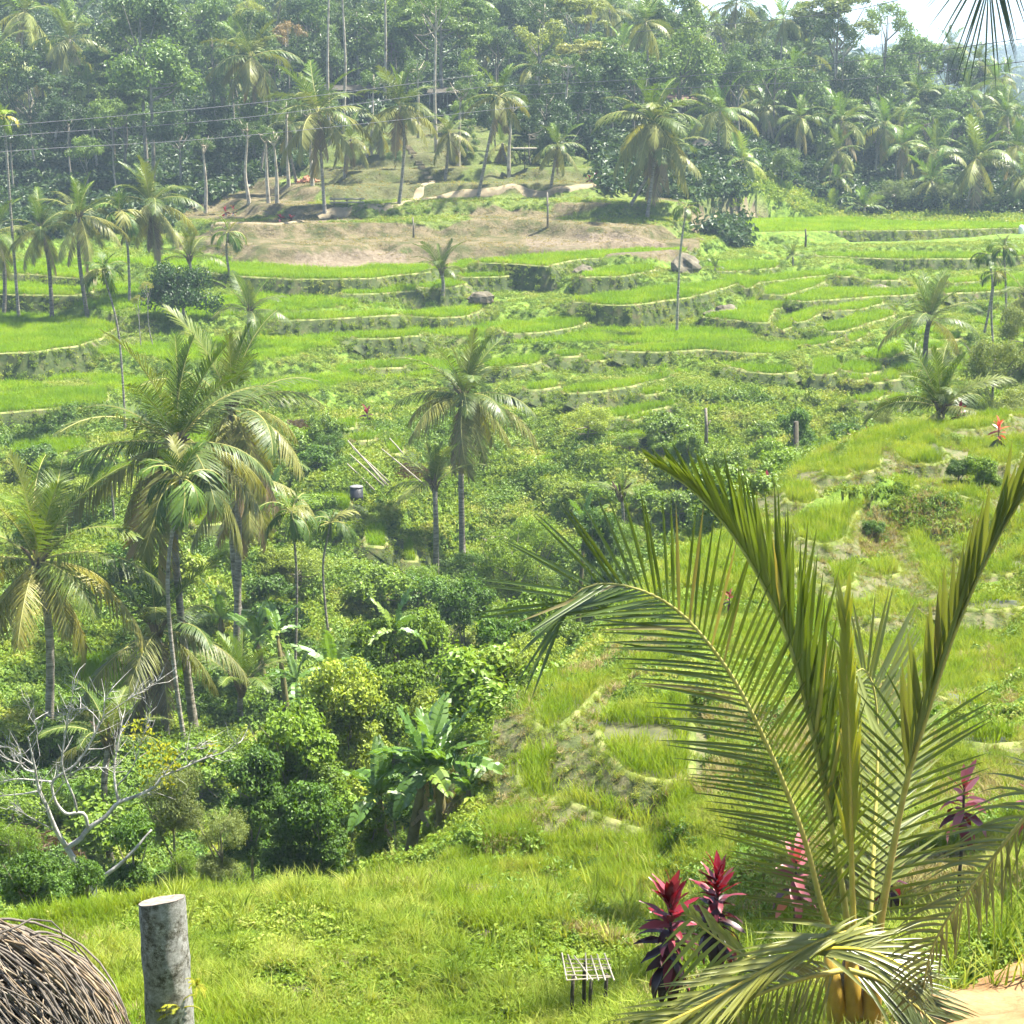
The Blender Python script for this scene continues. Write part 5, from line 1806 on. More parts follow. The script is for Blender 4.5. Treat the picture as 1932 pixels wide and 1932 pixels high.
while n < 125:
    px, Y = gs.uniform(-30, 1600), gs.uniform(33, 100)
    a, b, _ = ray(px, 900)
    x = a / b * Y
    if in_poly(np.array([x]), np.array([Y]), SHOULDER)[0] or grid_val(treadmask, np.array([x]), np.array([Y]))[0]:
        continue
    z = gz(x, Y)[0]
    ppx, ppy = to_px(np.array([x]), np.array([Y]), np.array([z]))
    if (0 < ppx[0] < 500 and 1180 < ppy[0] < 1400) or (640 < ppx[0] < 1000 and 840 < ppy[0] < 1000) or ppy[0] < 800:
        continue
    R = gs.uniform(.55, 1.9)
    tree((x, Y, z), z + R * .55, R, gs.choice(['shrub', 'shrub', 'fine']), [B1, B2, B2, B3][gs.integers(0, 4)], 'leafy shrub in the thicket of the ravine', cat='shrub', name='shrub', group='shrubs of the ravine thicket', seed=2000 + n, bark=(.7, .7, .6))
    n += 1

# ---------------------------------------------------------------- the young coconut palm in the foreground
M_LEAFLET = leaf_mat('near_leaflet', [(0.0, (0.8, 0.85, 0.8)), (0.5, (1.0, 1.0, 1.0)), (1.0, (1.2, 1.15, 1.1))], trans=0.33, gloss=0.16, rough=0.33, use_color=True, vary='random')
M_NRIB = solid_mat('near_midrib', [(0.3, (0.30, 0.27, 0.06)), (0.7, (0.46, 0.42, 0.13))], 6, bump=0.1, rough=0.45, use_color=True)


def leaflet_mb(mb, p, d, l, w, wd, nrm, hang, seg=5, fold=.35, curl=0.0):
    V = []
    for q in range(seg + 1):
        u = q / seg
        c = p + d * l * u + np.array((0, 0, -1.0)) * hang * l * u * u + wd * curl * l * u * u
        ww = w * .5 * (0.45 + 1.5 * u - 1.0 * u * u if u < .3 else (0.81 * (1 - ((u - .3) / .7) ** 1.8) + .02))
        V += [c - wd * ww + nrm * ww * fold, c, c + wd * ww + nrm * ww * fold]
    Q = []
    for q in range(seg):
        for k in (0, 1):
            Q.append((3 * q + k, 3 * q + k + 1, 3 * q + 4 + k, 3 * q + 3 + k))
    mb.add(V, Q)


def hero_frond(root, path, n, llen, lw, N, col, ang, vee=(10, 10), hang=.12, start=.25, parts=False, name='frond', rib=(1, 1, 1), prof=None, r=.022, seed=0, sides=(-1, 1), lj=.05, ljit=3, curl=0.0):
    """path: (px, py, Y) of the midrib; N: direction the leaf's upper face looks; ang: f(t, side) -> degrees from the midrib"""
    g = np.random.default_rng(seed)
    o0 = np.array(root.location)
    P = spline([at(*p) for p in path], 40) - o0
    mb = MB()
    s = np.linspace(0, 1, 40)
    mb.tube(P, r * (1.1 - s) + .0035, 6)
    fr_ = obj(name, mb.mesh('frond', M_NRIB, True), root, rib)
    T = np.gradient(P, axis=0)
    T /= np.linalg.norm(T, axis=1)[:, None]
    N = np.array(N, float)
    lm = MB()
    for k in range(n):
        for sd in sides:
            t = start + (1 - start) * (k + .5 + .25 * sd) / n
            f = min(t, .999) * 39
            i = int(f)
            p = P[i] + (P[i + 1] - P[i]) * (f - i)
            tn = T[i]
            S_ = np.cross(tn, N)
            S_ /= np.linalg.norm(S_)
            Nn = np.cross(S_, tn)
            a = math.radians(ang(t, sd) + g.normal(0, ljit))
            v = math.radians(vee[(sd + 1) // 2] + g.normal(0, 5))
            Sv = S_ * sd * math.cos(v) + Nn * math.sin(v)
            d = tn * math.cos(a) + Sv * math.sin(a)
            d /= np.linalg.norm(d)
            l = llen * (prof(t) if prof else max(.2, math.sin(math.pi * min(1, .22 + .72 * t)) ** .6)) * g.uniform(1 - 2 * lj, 1 + lj)
            wd = tn - d * tn.dot(d)
            wd /= np.linalg.norm(wd) + 1e-9
            nn = np.cross(d, wd)
            if nn.dot(Nn) < 0:
                nn = -nn
            tgt = MB() if parts else lm
            leaflet_mb(tgt, p, d, l, lw * g.uniform(.85, 1.1), wd, nn, hang * g.uniform(.6, 1.4), curl=curl * g.uniform(.3, 1.5))
            if parts:
                obj('leaflet', tgt.mesh('leaflet', M_LEAFLET, True), fr_, tuple(np.array(col if g.random() > .06 else (.22, .19, .06)) * g.uniform(.8, 1.2)))
    if not parts:
        q = obj('leaflets', lm.mesh('leaflets', M_LEAFLET, True), fr_, col)
        q['kind'] = 'stuff'
    return fr_


HB = at(1608, 1960, 14.0)
HB[2] = gz(HB[0], HB[1])[0]
hero = empty('coconut_palm', tuple(HB))
tag(hero, 'young coconut palm with huge feathery fronds growing beside the clay path', 'palm')
hc = at(1610, 1800, 14.0) - HB
mb = MB()
mb.tube([(0, 0, -.3), (0, 0, .05), hc * .6, hc], [.20, .17, .13, .07], 10)
obj('trunk', mb.mesh('trunk', M_FIBRE, True), hero)
for k, (px0, px1) in enumerate([(1585, 1560), (1612, 1605), (1640, 1655)]):
    mb = MB()
    a, b, c = at(px0, 1945, 13.8) - HB, at((px0 + px1) / 2, 1860, 13.75) - HB, at(px1, 1770, 13.9) - HB
    mb.tube([a, b, c], [.10, .075, .03], 8)
    obj('leaf_sheath', mb.mesh('leaf_sheath', M_NRIB, True), hero, (1.1, .8, .5))
HG = (0.085, 0.128, 0.014)
HY = (0.15, 0.19, 0.03)
CAMN = (0, -1, .25)
# long arching frond on the left, its feathers spread flat to the viewer
hero_frond(hero, [(1578, 1790, 14.0), (1548, 1700, 13.9), (1520, 1590, 13.8), (1483, 1490, 13.7), (1440, 1390, 13.6), (1392, 1295, 13.5), (1345, 1225, 13.4), (1290, 1162, 13.3), (1232, 1123, 13.2), (1165, 1102, 13.1), (1105, 1108, 13.0), (1052, 1150, 12.95)],
           72, 1.10, .035, CAMN, HG, lambda t, s: (60 if s > 0 else 50) - 24 * t ** 2 - (14 if s > 0 else 0) * (1 - t), vee=(16, 10), hang=.04, start=.06, parts=True, seed=1, r=.026, ljit=1.6, lj=.03,
           prof=lambda t: .55 + .45 * math.sin(math.pi * min(1, .1 + .82 * t)) ** .8)
# dark upright frond, feathers folded to one side
hero_frond(hero, [(1606, 1800, 14.0), (1590, 1680, 13.9), (1562, 1520, 13.75), (1525, 1350, 13.6), (1487, 1210, 13.45), (1440, 1105, 13.3), (1375, 1000, 13.15), (1300, 920, 13.0), (1240, 880, 12.9)],
           56, 1.10, .054, (1, -.35, .25), HG, lambda t, s: 23 - 9 * t, vee=(66, 62), hang=.02, start=.24, parts=True, seed=2, r=.027, rib=(.8, .9, .9),
           prof=lambda t: (.35 + .75 * math.sin(math.pi * min(1, .12 + .7 * t)) ** .7) * (1 - .75 * max(0, (t - .6) / .4) ** 1.5))
# unopened spear leaf
hero_frond(hero, [(1612, 1800, 13.6), (1606, 1600, 13.45), (1602, 1400, 13.3), (1597, 1250, 13.2), (1594, 1160, 13.2)],
           24, .80, .048, (0, -1, .1), (0.24, 0.265, 0.025), lambda t, s: 9 - 2 * t, vee=(20, 20), hang=0, start=.30, seed=3, r=.024, rib=(1.0, .95, .7), ljit=1.2, prof=lambda t: 1.05 - .55 * t)
# frond behind, curling to the left at the top, silvery feathers to the right
hero_frond(hero, [(1638, 1800, 14.2), (1645, 1660, 14.5), (1652, 1520, 14.9), (1656, 1400, 15.2), (1652, 1320, 15.3), (1640, 1275, 15.3), (1622, 1262, 15.2), (1600, 1290, 15.1)],
           46, .95, .048, (.25, -1, .3), (0.20, 0.235, 0.05), lambda t, s: 52 - 20 * t if s > 0 else 62, vee=(20, 5), hang=.06, start=.15, seed=4, r=.022, prof=lambda t: .5 + .5 * math.sin(math.pi * min(1, .15 + .6 * t)))
# tall frond leaning right out of the frame, feathers folded up along the midrib
hero_frond(hero, [(1655, 1800, 14.0), (1668, 1700, 13.9), (1705, 1500, 13.7), (1742, 1370, 13.5), (1795, 1210, 13.2), (1850, 1080, 13.0), (1915, 960, 12.8), (1990, 860, 12.6)],
           26, 1.00, .085, (-1, -.45, .1), (0.15, 0.18, 0.04), lambda t, s: 22 - 11 * t, vee=(58, 50), hang=.0, start=.36, parts=True, seed=5, r=.028, prof=lambda t: 1.1 - .35 * t)
hero_frond(hero, [(1650, 1800, 14.1), (1664, 1700, 14.1), (1690, 1560, 14.1), (1715, 1450, 14.1), (1738, 1380, 14.1)],
           22, .85, .036, CAMN, HG, lambda t, s: 82 - 45 * t if s > 0 else 75 - 30 * t, vee=(8, 5), hang=.06, start=.04, seed=6, r=.02, prof=lambda t: .9 + .1 * t)
# broken fronds lying across the base
hero_frond(hero, [(1640, 1752, 13.5), (1570, 1768, 13.35), (1490, 1805, 13.2), (1410, 1850, 13.0), (1330, 1895, 12.85), (1240, 1940, 12.7), (1180, 1985, 12.6)],
           44, .80, .040, (0, -.6, .8), (0.24, 0.25, 0.05), lambda t, s: 16 if s < 0 else 20, vee=(30, 20), hang=.12, start=.05, seed=7, r=.024, rib=(1.2, 1.05, .6), ljit=7)
hero_frond(hero, [(1500, 1800, 13.3), (1560, 1790, 13.25), (1640, 1795, 13.2), (1720, 1830, 13.1)],
           30, .68, .042, (0, -.5, .85), (0.23, 0.245, 0.06), lambda t, s: 24, vee=(5, -10), hang=.22, start=.05, seed=8, r=.018, rib=(1.3, 1.1, .3), ljit=9)
hero_frond(hero, [(1590, 1830, 13.5), (1500, 1850, 13.2), (1400, 1890, 13.0), (1300, 1950, 12.8), (1250, 2000, 12.7)],
           46, .62, .034, (0, -.8, .5), (0.13, 0.155, 0.035), lambda t, s: 70 if s < 0 else 40, vee=(-30, 20), hang=.55, start=.05, seed=9, r=.02, ljit=9)
hero_frond(hero, [(1600, 1830, 13.6), (1660, 1850, 13.5), (1730, 1900, 13.4), (1790, 1960, 13.3)],
           36, .75, .036, (0, -.6, .7), (0.075, 0.10, 0.02), lambda t, s: 30, vee=(0, 0), hang=.25, start=.05, seed=10, r=.02, ljit=9)
hero_frond(hero, [(1470, 1830, 13.3), (1400, 1800, 13.2), (1345, 1765, 13.1), (1295, 1725, 13.0)],
           9, .60, .055, (0, -1, .3), (0.16, 0.20, 0.06), lambda t, s: 22 if s > 0 else 75, vee=(-5, 5), hang=.35, start=.25, seed=11, r=.014, ljit=6)

# second palm standing outside the frame on the right: one drooping frond reaches in
SB = at(2230, 1900, 13.0)
SB[2] = gz(SB[0], SB[1])[0]
p2 = empty('coconut_palm', tuple(SB))
tag(p2, 'coconut palm by the clay path with one grey-green broken frond hanging over it', 'palm')
mb = MB()
mb.tube([(0, 0, -.3), (0, 0, 0), (.05, 0, 1.4)], [.2, .17, .14], 10)
obj('trunk', mb.mesh('trunk', M_PTRUNK, True), p2)
hero_frond(p2, [(2225, 1560, 13.0), (2120, 1490, 13.0), (2010, 1480, 13.0), (1932, 1545, 13.0), (1850, 1650, 13.0), (1790, 1730, 13.0), (1755, 1800, 13.0), (1740, 1880, 13.0)],
           44, .62, .040, (.6, -.8, .4), (0.125, 0.15, 0.055), lambda t, s: 58 if s < 0 else 62, vee=(-25, -25), hang=.45, start=.2, seed=12, r=.02, rib=(.8, .8, .8), ljit=7)
for k, a in enumerate((.4, 1.7, 5.4)):
    o = obj('frond', FN[2][k % 2], p2, G_MID)
    o.location, o.rotation_euler, o.scale = (.05, 0, 1.4), (0, 0, a - 1.2), (.7, .7, .7)

# tall palm whose frond tip hangs into the upper right corner
TB = at(2420, 1500, 22.0)
TB[2] = gz(TB[0], TB[1])[0]
p3 = empty('coconut_palm', tuple(TB))
tag(p3, 'tall coconut palm whose hanging frond tip fans out against the sky', 'palm')
tc_ = at(2420, -420, 22.0) - TB
obj('trunk', trunk_mesh([(0, 0, -.5), (0, 0, 0), tc_ * .5 + np.array((.3, 0, 0)), tc_], .17, .12), p3)
hero_frond(p3, [(2420, -420, 22.0), (2250, -560, 21.0), (2060, -520, 20.0), (1935, -300, 19.5), (1882, -140, 19.3), (1864, -14, 19.2)],
           84, 1.05, .026, (.2, 1, .2), (0.05, 0.075, 0.02), lambda t, s: min(48, 4 + (1 - t) * 330), vee=(0, 0), hang=.1, start=.2, seed=13, r=.03, rib=(.5, .5, .5), ljit=2, prof=lambda t: 1.0)
for k in range(14):
    o = obj('frond', FN[1 + k % 5][k % 2], p3, G_MID)
    o.location, o.rotation_euler = tuple(tc_), (0, 0, -1.9 + k * 2.4 % 3.6)

# ---------------------------------------------------------------- red cordylines
M_CORD = leaf_mat('cordyline_leaf', [(0.0, (.75, .75, .75)), (1.0, (1.3, 1.3, 1.3))], trans=.22, gloss=.06, rough=.35, use_color=True, tint=(1.6, .6, .6))
M_STEM = solid_mat('dark_stem', [(0.3, (0.035, 0.025, 0.02)), (0.7, (0.10, 0.08, 0.06))], 8, bump=.3)


def blade_leaf(name, L, w, bend, mat, seg=6, fold=.25, wave=0.0):
    V, Q = [], []
    for q in range(seg + 1):
        u = q / seg
        x = L * math.sin(bend * u) / bend if bend else L * u
        z = -L * (1 - math.cos(bend * u)) / bend if bend else 0
        ww = w * .5 * (math.sin(math.pi * min(1, .10 + .9 * u)) ** .8 if q < seg else 0.02)
        zz = wave * math.sin(u * 14)
        V += [(x, -ww, z + ww * fold + zz), (x, 0, z), (x, ww, z + ww * fold - zz)]
    for q in range(seg):
        for k in (0, 1):
            Q.append((3 * q + k, 3 * q + k + 1, 3 * q + 4 + k, 3 * q + 3 + k))
    return mesh(name, V, np.array(Q), mat, True)


CL = [blade_leaf('leaf', .31, .085, b, M_CORD, wave=.006) for b in (.3, .8, 1.4)]
CLF = [blade_leaf('leaf', .36, .13, b, M_CORD, 3) for b in (.4, 1.0)]


def cordyline(p, h, nl, label, group=None, s=1.0, seed=0, far=False, base_bare=.35, cols=None, lean=(0, 0)):
    g = np.random.default_rng(seed)
    root = empty('cordyline', tuple(p))
    tag(root, label, 'plant', group)
    top = np.array((lean[0], lean[1], h))
    mb = MB()
    mb.tube([(0, 0, -.1), top * .5 + np.array((.01, 0, 0)), top], [.018 * s, .014 * s, .009 * s], 6)
    obj('stem', mb.mesh('stem', M_STEM, True), root)
    cols = cols or [(0.028, 0.008, 0.011), (0.055, 0.009, 0.015), (0.17, 0.010, 0.020), (0.22, 0.045, 0.06)]
    L = CLF if far else CL
    for i in range(nl):
        t = i / (nl - 1)
        k = base_bare + (1 - base_bare) * t
        el = -.35 + 1.6 * t ** 1.2 + g.normal(0, .2)
        o = obj('leaf', L[min(len(L) - 1, int((1 - t) * len(L)))], root)
        c = np.array(cols[0]) if t < .35 else np.array(cols[1]) if t < .6 else np.array(cols[2])
        if g.random() < .18:
            c = np.array(cols[3])
        o.color = (*(c * g.uniform(.7, 1.3)), 1)
        o.location = tuple(top * k)
        o.rotation_euler = (g.normal(0, .3), -el, i * 2.4 + g.normal(0, .2))
        q = s * g.uniform(.75, 1.1) * (1 - .25 * t)
        o.scale = (q, q, q)
    return root


def ground(px, py, Y):
    p = at(px, py, Y)
    p[2] = gz(p[0], p[1])[0]
    return p


def hgt(p, px, py):
    return at(px, py, p[1])[2] - p[2]


p = ground(1262, 1868, 15.3)
cordyline(p, hgt(p, 1262, 1690), 74, 'bushy crimson and maroon cordyline beside the broken palm fronds', s=1.25, seed=1, base_bare=.42)
p = ground(1350, 1800, 16.6)
cordyline(p, hgt(p, 1345, 1650), 68, 'bright red-topped cordyline behind the hanging palm leaflets', s=1.25, seed=2, base_bare=.3)
PK = [(0.10, 0.03, 0.04), (0.22, 0.07, 0.08), (0.42, 0.14, 0.15), (0.48, 0.22, 0.20)]
p = ground(1495, 1805, 16.5)
cordyline(p, hgt(p, 1482, 1610), 20, 'thin-stemmed cordyline with pink drooping leaves seen through the palm', s=1.2, seed=3, base_bare=.62, cols=PK)
p = ground(1806, 1700, 18.0)
cordyline(p, hgt(p, 1800, 1480), 22, 'tall dark-stemmed cordyline with maroon head on the grassy slope', s=1.3, seed=4, base_bare=.72, cols=[(0.10, 0.02, 0.025), (0.20, 0.03, 0.045), (0.30, 0.09, 0.10), (0.5, 0.2, 0.22)])
p = ground(1940, 1640, 19.0)
cordyline(p, hgt(p, 1938, 1490), 16, 'cordyline with faded pink-grey leaves at the right end of the slope', s=1.0, seed=5, base_bare=.6, cols=PK)
p = ground(1678, 1735, 17.5)
cordyline(p, hgt(p, 1678, 1610), 14, 'small red cordyline hidden between the palm midribs', s=.9, seed=6, base_bare=.5)
p = ground(1374, 1200, 40)
cordyline(p, hgt(p, 1374, 1120), 14, 'slim red cordyline seen through the arching palm frond', s=1.0, seed=7, base_bare=.4)
for k, (px, py, top, Y, lab, n) in enumerate([
        (1610, 845, 822, 68, 'dark red cordyline of the pair on the ridge by the green shrub', 14), (1636, 838, 812, 68, 'taller purple cordyline of the pair on the ridge', 14),
        (1446, 928, 908, 60, 'little purple cordyline at the edge of the ravine', 12), (1883, 830, 800, 62, 'orange-red bushy cordyline above the vine-covered shrub', 20),
        (1811, 785, 765, 69, 'pinkish cordyline at the foot of the stemless young palm', 14), (693, 795, 775, 106, 'tiny red cordyline on the bushy far bank', 10),
        (1112, 345, 334, 178, 'dark little cordyline at the end of the hillside path', 9), (1124, 345, 334, 178, 'second dark little cordyline at the end of the hillside path', 9),
        (530, 430, 412, 163, 'dark cordyline by the left part of the brown slope', 9), (550, 432, 416, 163, 'thin dark cordyline stem beside the other on the brown slope', 8),
        (425, 408, 396, 172, 'reddish cordyline under the white trunks', 9), (440, 406, 394, 172, 'second reddish cordyline under the white trunks', 9)]):
    p = ground(px, py, Y)
    cordyline(p, max(.4, hgt(p, px, top)), n, lab, s=1.3 if Y < 80 else 2.0, seed=20 + k, far=True, base_bare=.3, cols=None if k != 3 else [(0.06, 0.10, 0.02), (0.30, 0.08, 0.04), (0.5, 0.10, 0.05), (0.5, 0.16, 0.10)])

# ---------------------------------------------------------------- banana plants
M_BAN = leaf_mat('banana_leaf', [(0.0, (0.8, .85, .8)), (1.0, (1.2, 1.15, 1.1))], trans=.4, gloss=.10, rough=.4, use_color=True)
M_BSTEM = solid_mat('banana_stem', [(0.3, (0.09, 0.08, 0.03)), (0.7, (0.22, 0.20, 0.08))], 4, bump=.2, use_color=True)


def banana_leaf(bend, seed):
    g = np.random.default_rng(seed)
    V, Q, n, c = [], [], 14, 0
    L, w = 1.0, .30
    for sd in (-1, 1):
        for q in range(n):
            u0, u1 = q / n, (q + .93) / n
            dz = g.normal(0, .015)
            for u in (u0, u1):
                x, z = L * math.sin(bend * u) / bend, -L * (1 - math.cos(bend * u)) / bend
                ww = w * .5 * math.sin(math.pi * min(1, .13 + .85 * u)) ** .6
                V += [(x, 0, z), (x + .03, sd * ww * .55, z + ww * .22 + dz), (x + .06, sd * ww, z - ww * .1 + dz * 2)]
            Q += [(c, c + 1, c + 4, c + 3), (c + 1, c + 2, c + 5, c + 4)]
            c += 6
    return mesh('leaf', V, np.array(Q), M_BAN)


BL = [banana_leaf(b, i) for i, b in enumerate((.35, .7, 1.1, 1.6))]


def banana(p, h, L, nl, label, group=None, seed=0, dead=2):
    g = np.random.default_rng(seed)
    root = empty('banana_plant', tuple(p))
    tag(root, label, 'banana plant', group)
    mb = MB()
    top = np.array((g.normal(0, .08) * h, 0, h))
    mb.tube([(0, 0, -.2), (0, 0, 0), top * .6, top], np.array([.10, .095, .07, .04]) * max(.5, L), 8)
    obj('stem', mb.mesh('stem', M_BSTEM, True), root)
    for i in range(nl):
        t = i / max(1, nl - 1)
        o = obj('leaf', BL[min(3, int(t * 3.6))], root, tuple(np.array((0.10, 0.19, 0.03) if g.random() > .2 else (0.18, 0.26, 0.035)) * g.uniform(.8, 1.3)))
        o.location = tuple(top)
        o.rotation_euler = (g.normal(0, .25), -(1.35 - 1.15 * t), i * 2.4 + g.normal(0, .3) + seed)
        k = L * g.uniform(.8, 1.15)
        o.scale = (k, k, k)
    for i in range(dead):
        o = obj('dead_leaf', BL[3], root, (0.28, 0.22, 0.12))
        o.location = tuple(top * .93)
        o.rotation_euler = (g.normal(0, .3), 1.1, g.uniform(0, 6.28))
        o.scale = (L * .8, L * .45, L * .8)
    return root


for k, (px, py, top, Y, L, n, lab) in enumerate([
        (770, 1600, 1450, 30.5, 1.25, 9, 'banana plant with big torn leaves at the back of the mound'), (835, 1600, 1445, 30.5, 1.2, 9, 'banana plant with upright leaves beside the first, near the curved terraces'),
        (728, 1600, 1500, 30.8, 1.05, 7, 'lower banana plant with hanging leaves on the shrub side of the clump'), (880, 1605, 1500, 30.2, .95, 7, 'small banana plant at the terrace side of the clump'),
        (745, 1215, 1190, 53, 1.3, 6, 'banana plant among the ravine shrubs'), (500, 1230, 1205, 66, 1.5, 7, 'banana plant between the tall palm trunks'),
        (420, 1190, 1165, 72, 1.6, 6, 'banana plant left of the pale palm trunk'), (540, 1220, 1195, 64, 1.4, 6, 'banana plant behind the slim areca trunk'),
        (625, 1290, 1262, 47, 1.2, 6, 'banana plant with one pale leaf below the areca palms'), (560, 1310, 1285, 60, 1.4, 6, 'banana plant with drooping blue-green leaves by the slim areca foot'), (490, 985, 950, 82, 1.6, 6, 'yellowish banana plant behind the skirted palm'),
        (1090, 1010, 985, 76, 1.3, 6, 'banana plant by the palm seedling')]):
    p = ground(px, py, Y)
    banana(p, max(.5, hgt(p, px, top)), L, n, lab, seed=k + 3)

# ---------------------------------------------------------------- bare white tree
M_WHITE = solid_mat('white_bark', [(0.3, (0.20, 0.18, 0.15)), (0.5, (0.38, 0.36, 0.32)), (0.7, (0.52, 0.50, 0.46))], 5, bump=.4)
M_YEL = leaf_mat('yellow_leaf', [(0.0, (0.24, 0.28, 0.02)), (0.6, (0.36, 0.36, 0.03)), (1.0, (0.45, 0.36, 0.05))], trans=.4, gloss=0.0, vary='island')
DY = 29.5
DB = at(*fp(7, (492, 1215)), DY)
zg = gz(DB[0], DB[1])[0]
dead = empty('bare_tree', (DB[0], DB[1], zg))
tag(dead, 'leafless white-barked tree with crooked spreading branches and a few yellow leaves', 'tree')
D0 = np.array((DB[0], DB[1], zg))


def dpt(z, dy=0.0):
    return at(*fp(7, z), DY + dy) - D0


BR = [
    ([(492, 1215), (450, 1130), (400, 1060), (352, 985)], .060, .052, 0, 0),
    ([(505, 1190), (560, 1140), (640, 1080), (730, 990), (770, 940), (810, 895)], .045, .016, 0, .4),
    ([(352, 985), (300, 900), (250, 775), (205, 670), (185, 560), (165, 470), (150, 400)], .048, .010, 0, -.5),
    ([(352, 995), (430, 945), (470, 890), (560, 830), (632, 752), (720, 720), (820, 670), (870, 610), (960, 575), (1080, 520), (1200, 480), (1290, 420)], .050, .006, 0, .6),
    ([(632, 752), (612, 640), (610, 560), (622, 480), (640, 390), (655, 300)], .028, .006, .3, .8),
    ([(625, 660), (690, 590), (740, 480), (790, 300), (808, 210)], .016, .004, .4, .2),
    ([(470, 890), (452, 815), (410, 805), (355, 812), (305, 760), (282, 700), (280, 640), (340, 590), (400, 550), (450, 490), (492, 415), (530, 340), (552, 285), (560, 205), (600, 140)], .034, .006, .1, -.3),
    ([(410, 800), (392, 720), (345, 610), (330, 520), (350, 380), (372, 250), (392, 150), (398, 90)], .024, .004, -.2, -.6),
    ([(280, 640), (190, 632), (90, 625), (0, 640), (-60, 650)], .020, .006, 0, -.4),
    ([(300, 905), (235, 870), (180, 840), (110, 800), (60, 770)], .016, .004, 0, -.6),
    ([(205, 690), (120, 705), (0, 715), (-70, 720)], .018, .006, 0, .3),
    ([(190, 590), (135, 575), (100, 540), (40, 520), (-20, 480)], .018, .005, 0, -.3),
    ([(180, 550), (120, 510), (60, 460), (0, 455)], .014, .004, -.2, -.5),
    ([(552, 290), (610, 250), (700, 190), (800, 130), (860, 90)], .012, .003, 0, .2),
    ([(540, 330), (480, 260), (420, 250), (330, 290)], .010, .003, 0, .3),
    ([(870, 610), (920, 540), (1000, 470), (1100, 440)], .012, .003, .3, .5),
    ([(165, 470), (200, 400), (180, 300), (145, 215)], .010, .003, 0, -.4),
    ([(250, 770), (300, 700), (380, 600), (480, 560), (600, 570)], .012, .003, 0, -.4),
]
for k, (pp, r0, r1, a, b) in enumerate(BR):
    n = len(pp)
    g = np.random.default_rng(k)
    P = np.array([dpt(z, a + (b - a) * i / (n - 1)) for i, z in enumerate(pp)])
    P = spline(P, n * 3)
    mb = MB()
    mb.tube(P, np.linspace(r0, r1, len(P)), 7 if k < 4 else 5)
    if k == 0:
        mb.tube([P[0] + np.array((.02, 0, .05)), np.array((0, 0, -.4)) + np.array((.05, 0, 0))], [.062, .09], 7)
    obj('trunk' if k == 0 else 'branch', mb.mesh('branch', M_WHITE, True), dead)
    if k > 1:
        tw = MB()
        for i in range(int(10 + 3 * n)):
            j = g.integers(len(P) // 3, len(P))
            d = (P[j] - P[j - 1])
            d /= np.linalg.norm(d)
            d = d + g.normal(0, .6, 3) + np.array((0, 0, .25))
            d /= np.linalg.norm(d)
            l = g.uniform(.12, .5)
            m = P[j] + d * l * .5 + g.normal(0, .03, 3)
            e = P[j] + d * l + np.array((0, 0, .06)) + g.normal(0, .04, 3)
            tw.tube([P[j], m, e], [.006, .0045, .002], 3, False)
        obj('twigs', tw.mesh('twigs', M_WHITE), dead)['kind'] = 'stuff'
gy_ = np.random.default_rng(8)
C = np.array([dpt(z, .4) for z in [(720, 380), (760, 360), (830, 440), (860, 490), (900, 500), (800, 550), (940, 530), (890, 620), (780, 400), (1120, 450), (760, 560)]])
P = C[gy_.integers(0, len(C), 300)] + gy_.normal(0, .12, (300, 3))
V, T = leaves_arrays(P, gy_.normal(0, 1, (300, 3)) + np.array((0, 0, 1.)), .085, gy_, .4, .6)
o = obj('yellow_leaves', mesh('yellow_leaves', V, T, M_YEL), dead)
o['kind'] = 'stuff'
o['label'] = 'sparse clusters of yellow leaves'

# ---------------------------------------------------------------- cut palm stump
def stump_mat():
    m = bpy.data.materials.new('lichen_bark')
    nt, n, l = nodes_of(m)
    tc = n.new('ShaderNodeTexCoord')

    def nz(sc, det=6, ro=.7):
        x = n.new('ShaderNodeTexNoise')
        x.inputs['Scale'].default_value = sc
        x.inputs['Detail'].default_value = det
        x.inputs['Roughness'].default_value = ro
        l.new(tc.outputs['Object'], x.inputs['Vector'])
        return x
    a = nz(22, 9, .85)
    r = ramp(n, [(0.40, (0.035, 0.032, 0.022)), (0.47, (0.13, 0.12, 0.09)), (0.53, (0.26, 0.245, 0.21)), (0.62, (0.46, 0.45, 0.42))])
    l.new(a.outputs[0], r.inputs[0])
    b = nz(6.0, 5, .65)
    r2 = ramp(n, [(0.45, (0, 0, 0)), (0.56, (1, 1, 1))])
    l.new(b.outputs[0], r2.inputs[0])
    c = nz(30, 4, .6)
    r3 = ramp(n, [(0.3, (0.20, 0.195, 0.17)), (0.7, (0.46, 0.45, 0.42))])
    l.new(c.outputs[0], r3.inputs[0])
    mx = n.new('ShaderNodeMix')
    mx.data_type = 'RGBA'
    mu = n.new('ShaderNodeMath')
    mu.operation = 'MULTIPLY'
    mu.inputs[1].default_value = .75
    l.new(r2.outputs[0], mu.inputs[0])
    l.new(mu.outputs[0], mx.inputs[0])
    l.new(r.outputs[0], mx.inputs[6])
    l.new(r3.outputs[0], mx.inputs[7])
    p = n.new('ShaderNodeBsdfPrincipled')
    p.inputs['Roughness'].default_value = .9
    p.inputs['Specular IOR Level'].default_value = .1
    l.new(mx.outputs[2], p.inputs['Base Color'])
    bp = n.new('ShaderNodeBump')
    bp.inputs['Strength'].default_value = .9
    bp.inputs['Distance'].default_value = .02
    l.new(a.outputs[0], bp.inputs['Height'])
    l.new(bp.outputs[0], p.inputs['Normal'])
    o = n.new('ShaderNodeOutputMaterial')
    l.new(p.outputs[0], o.inputs[0])
    return m


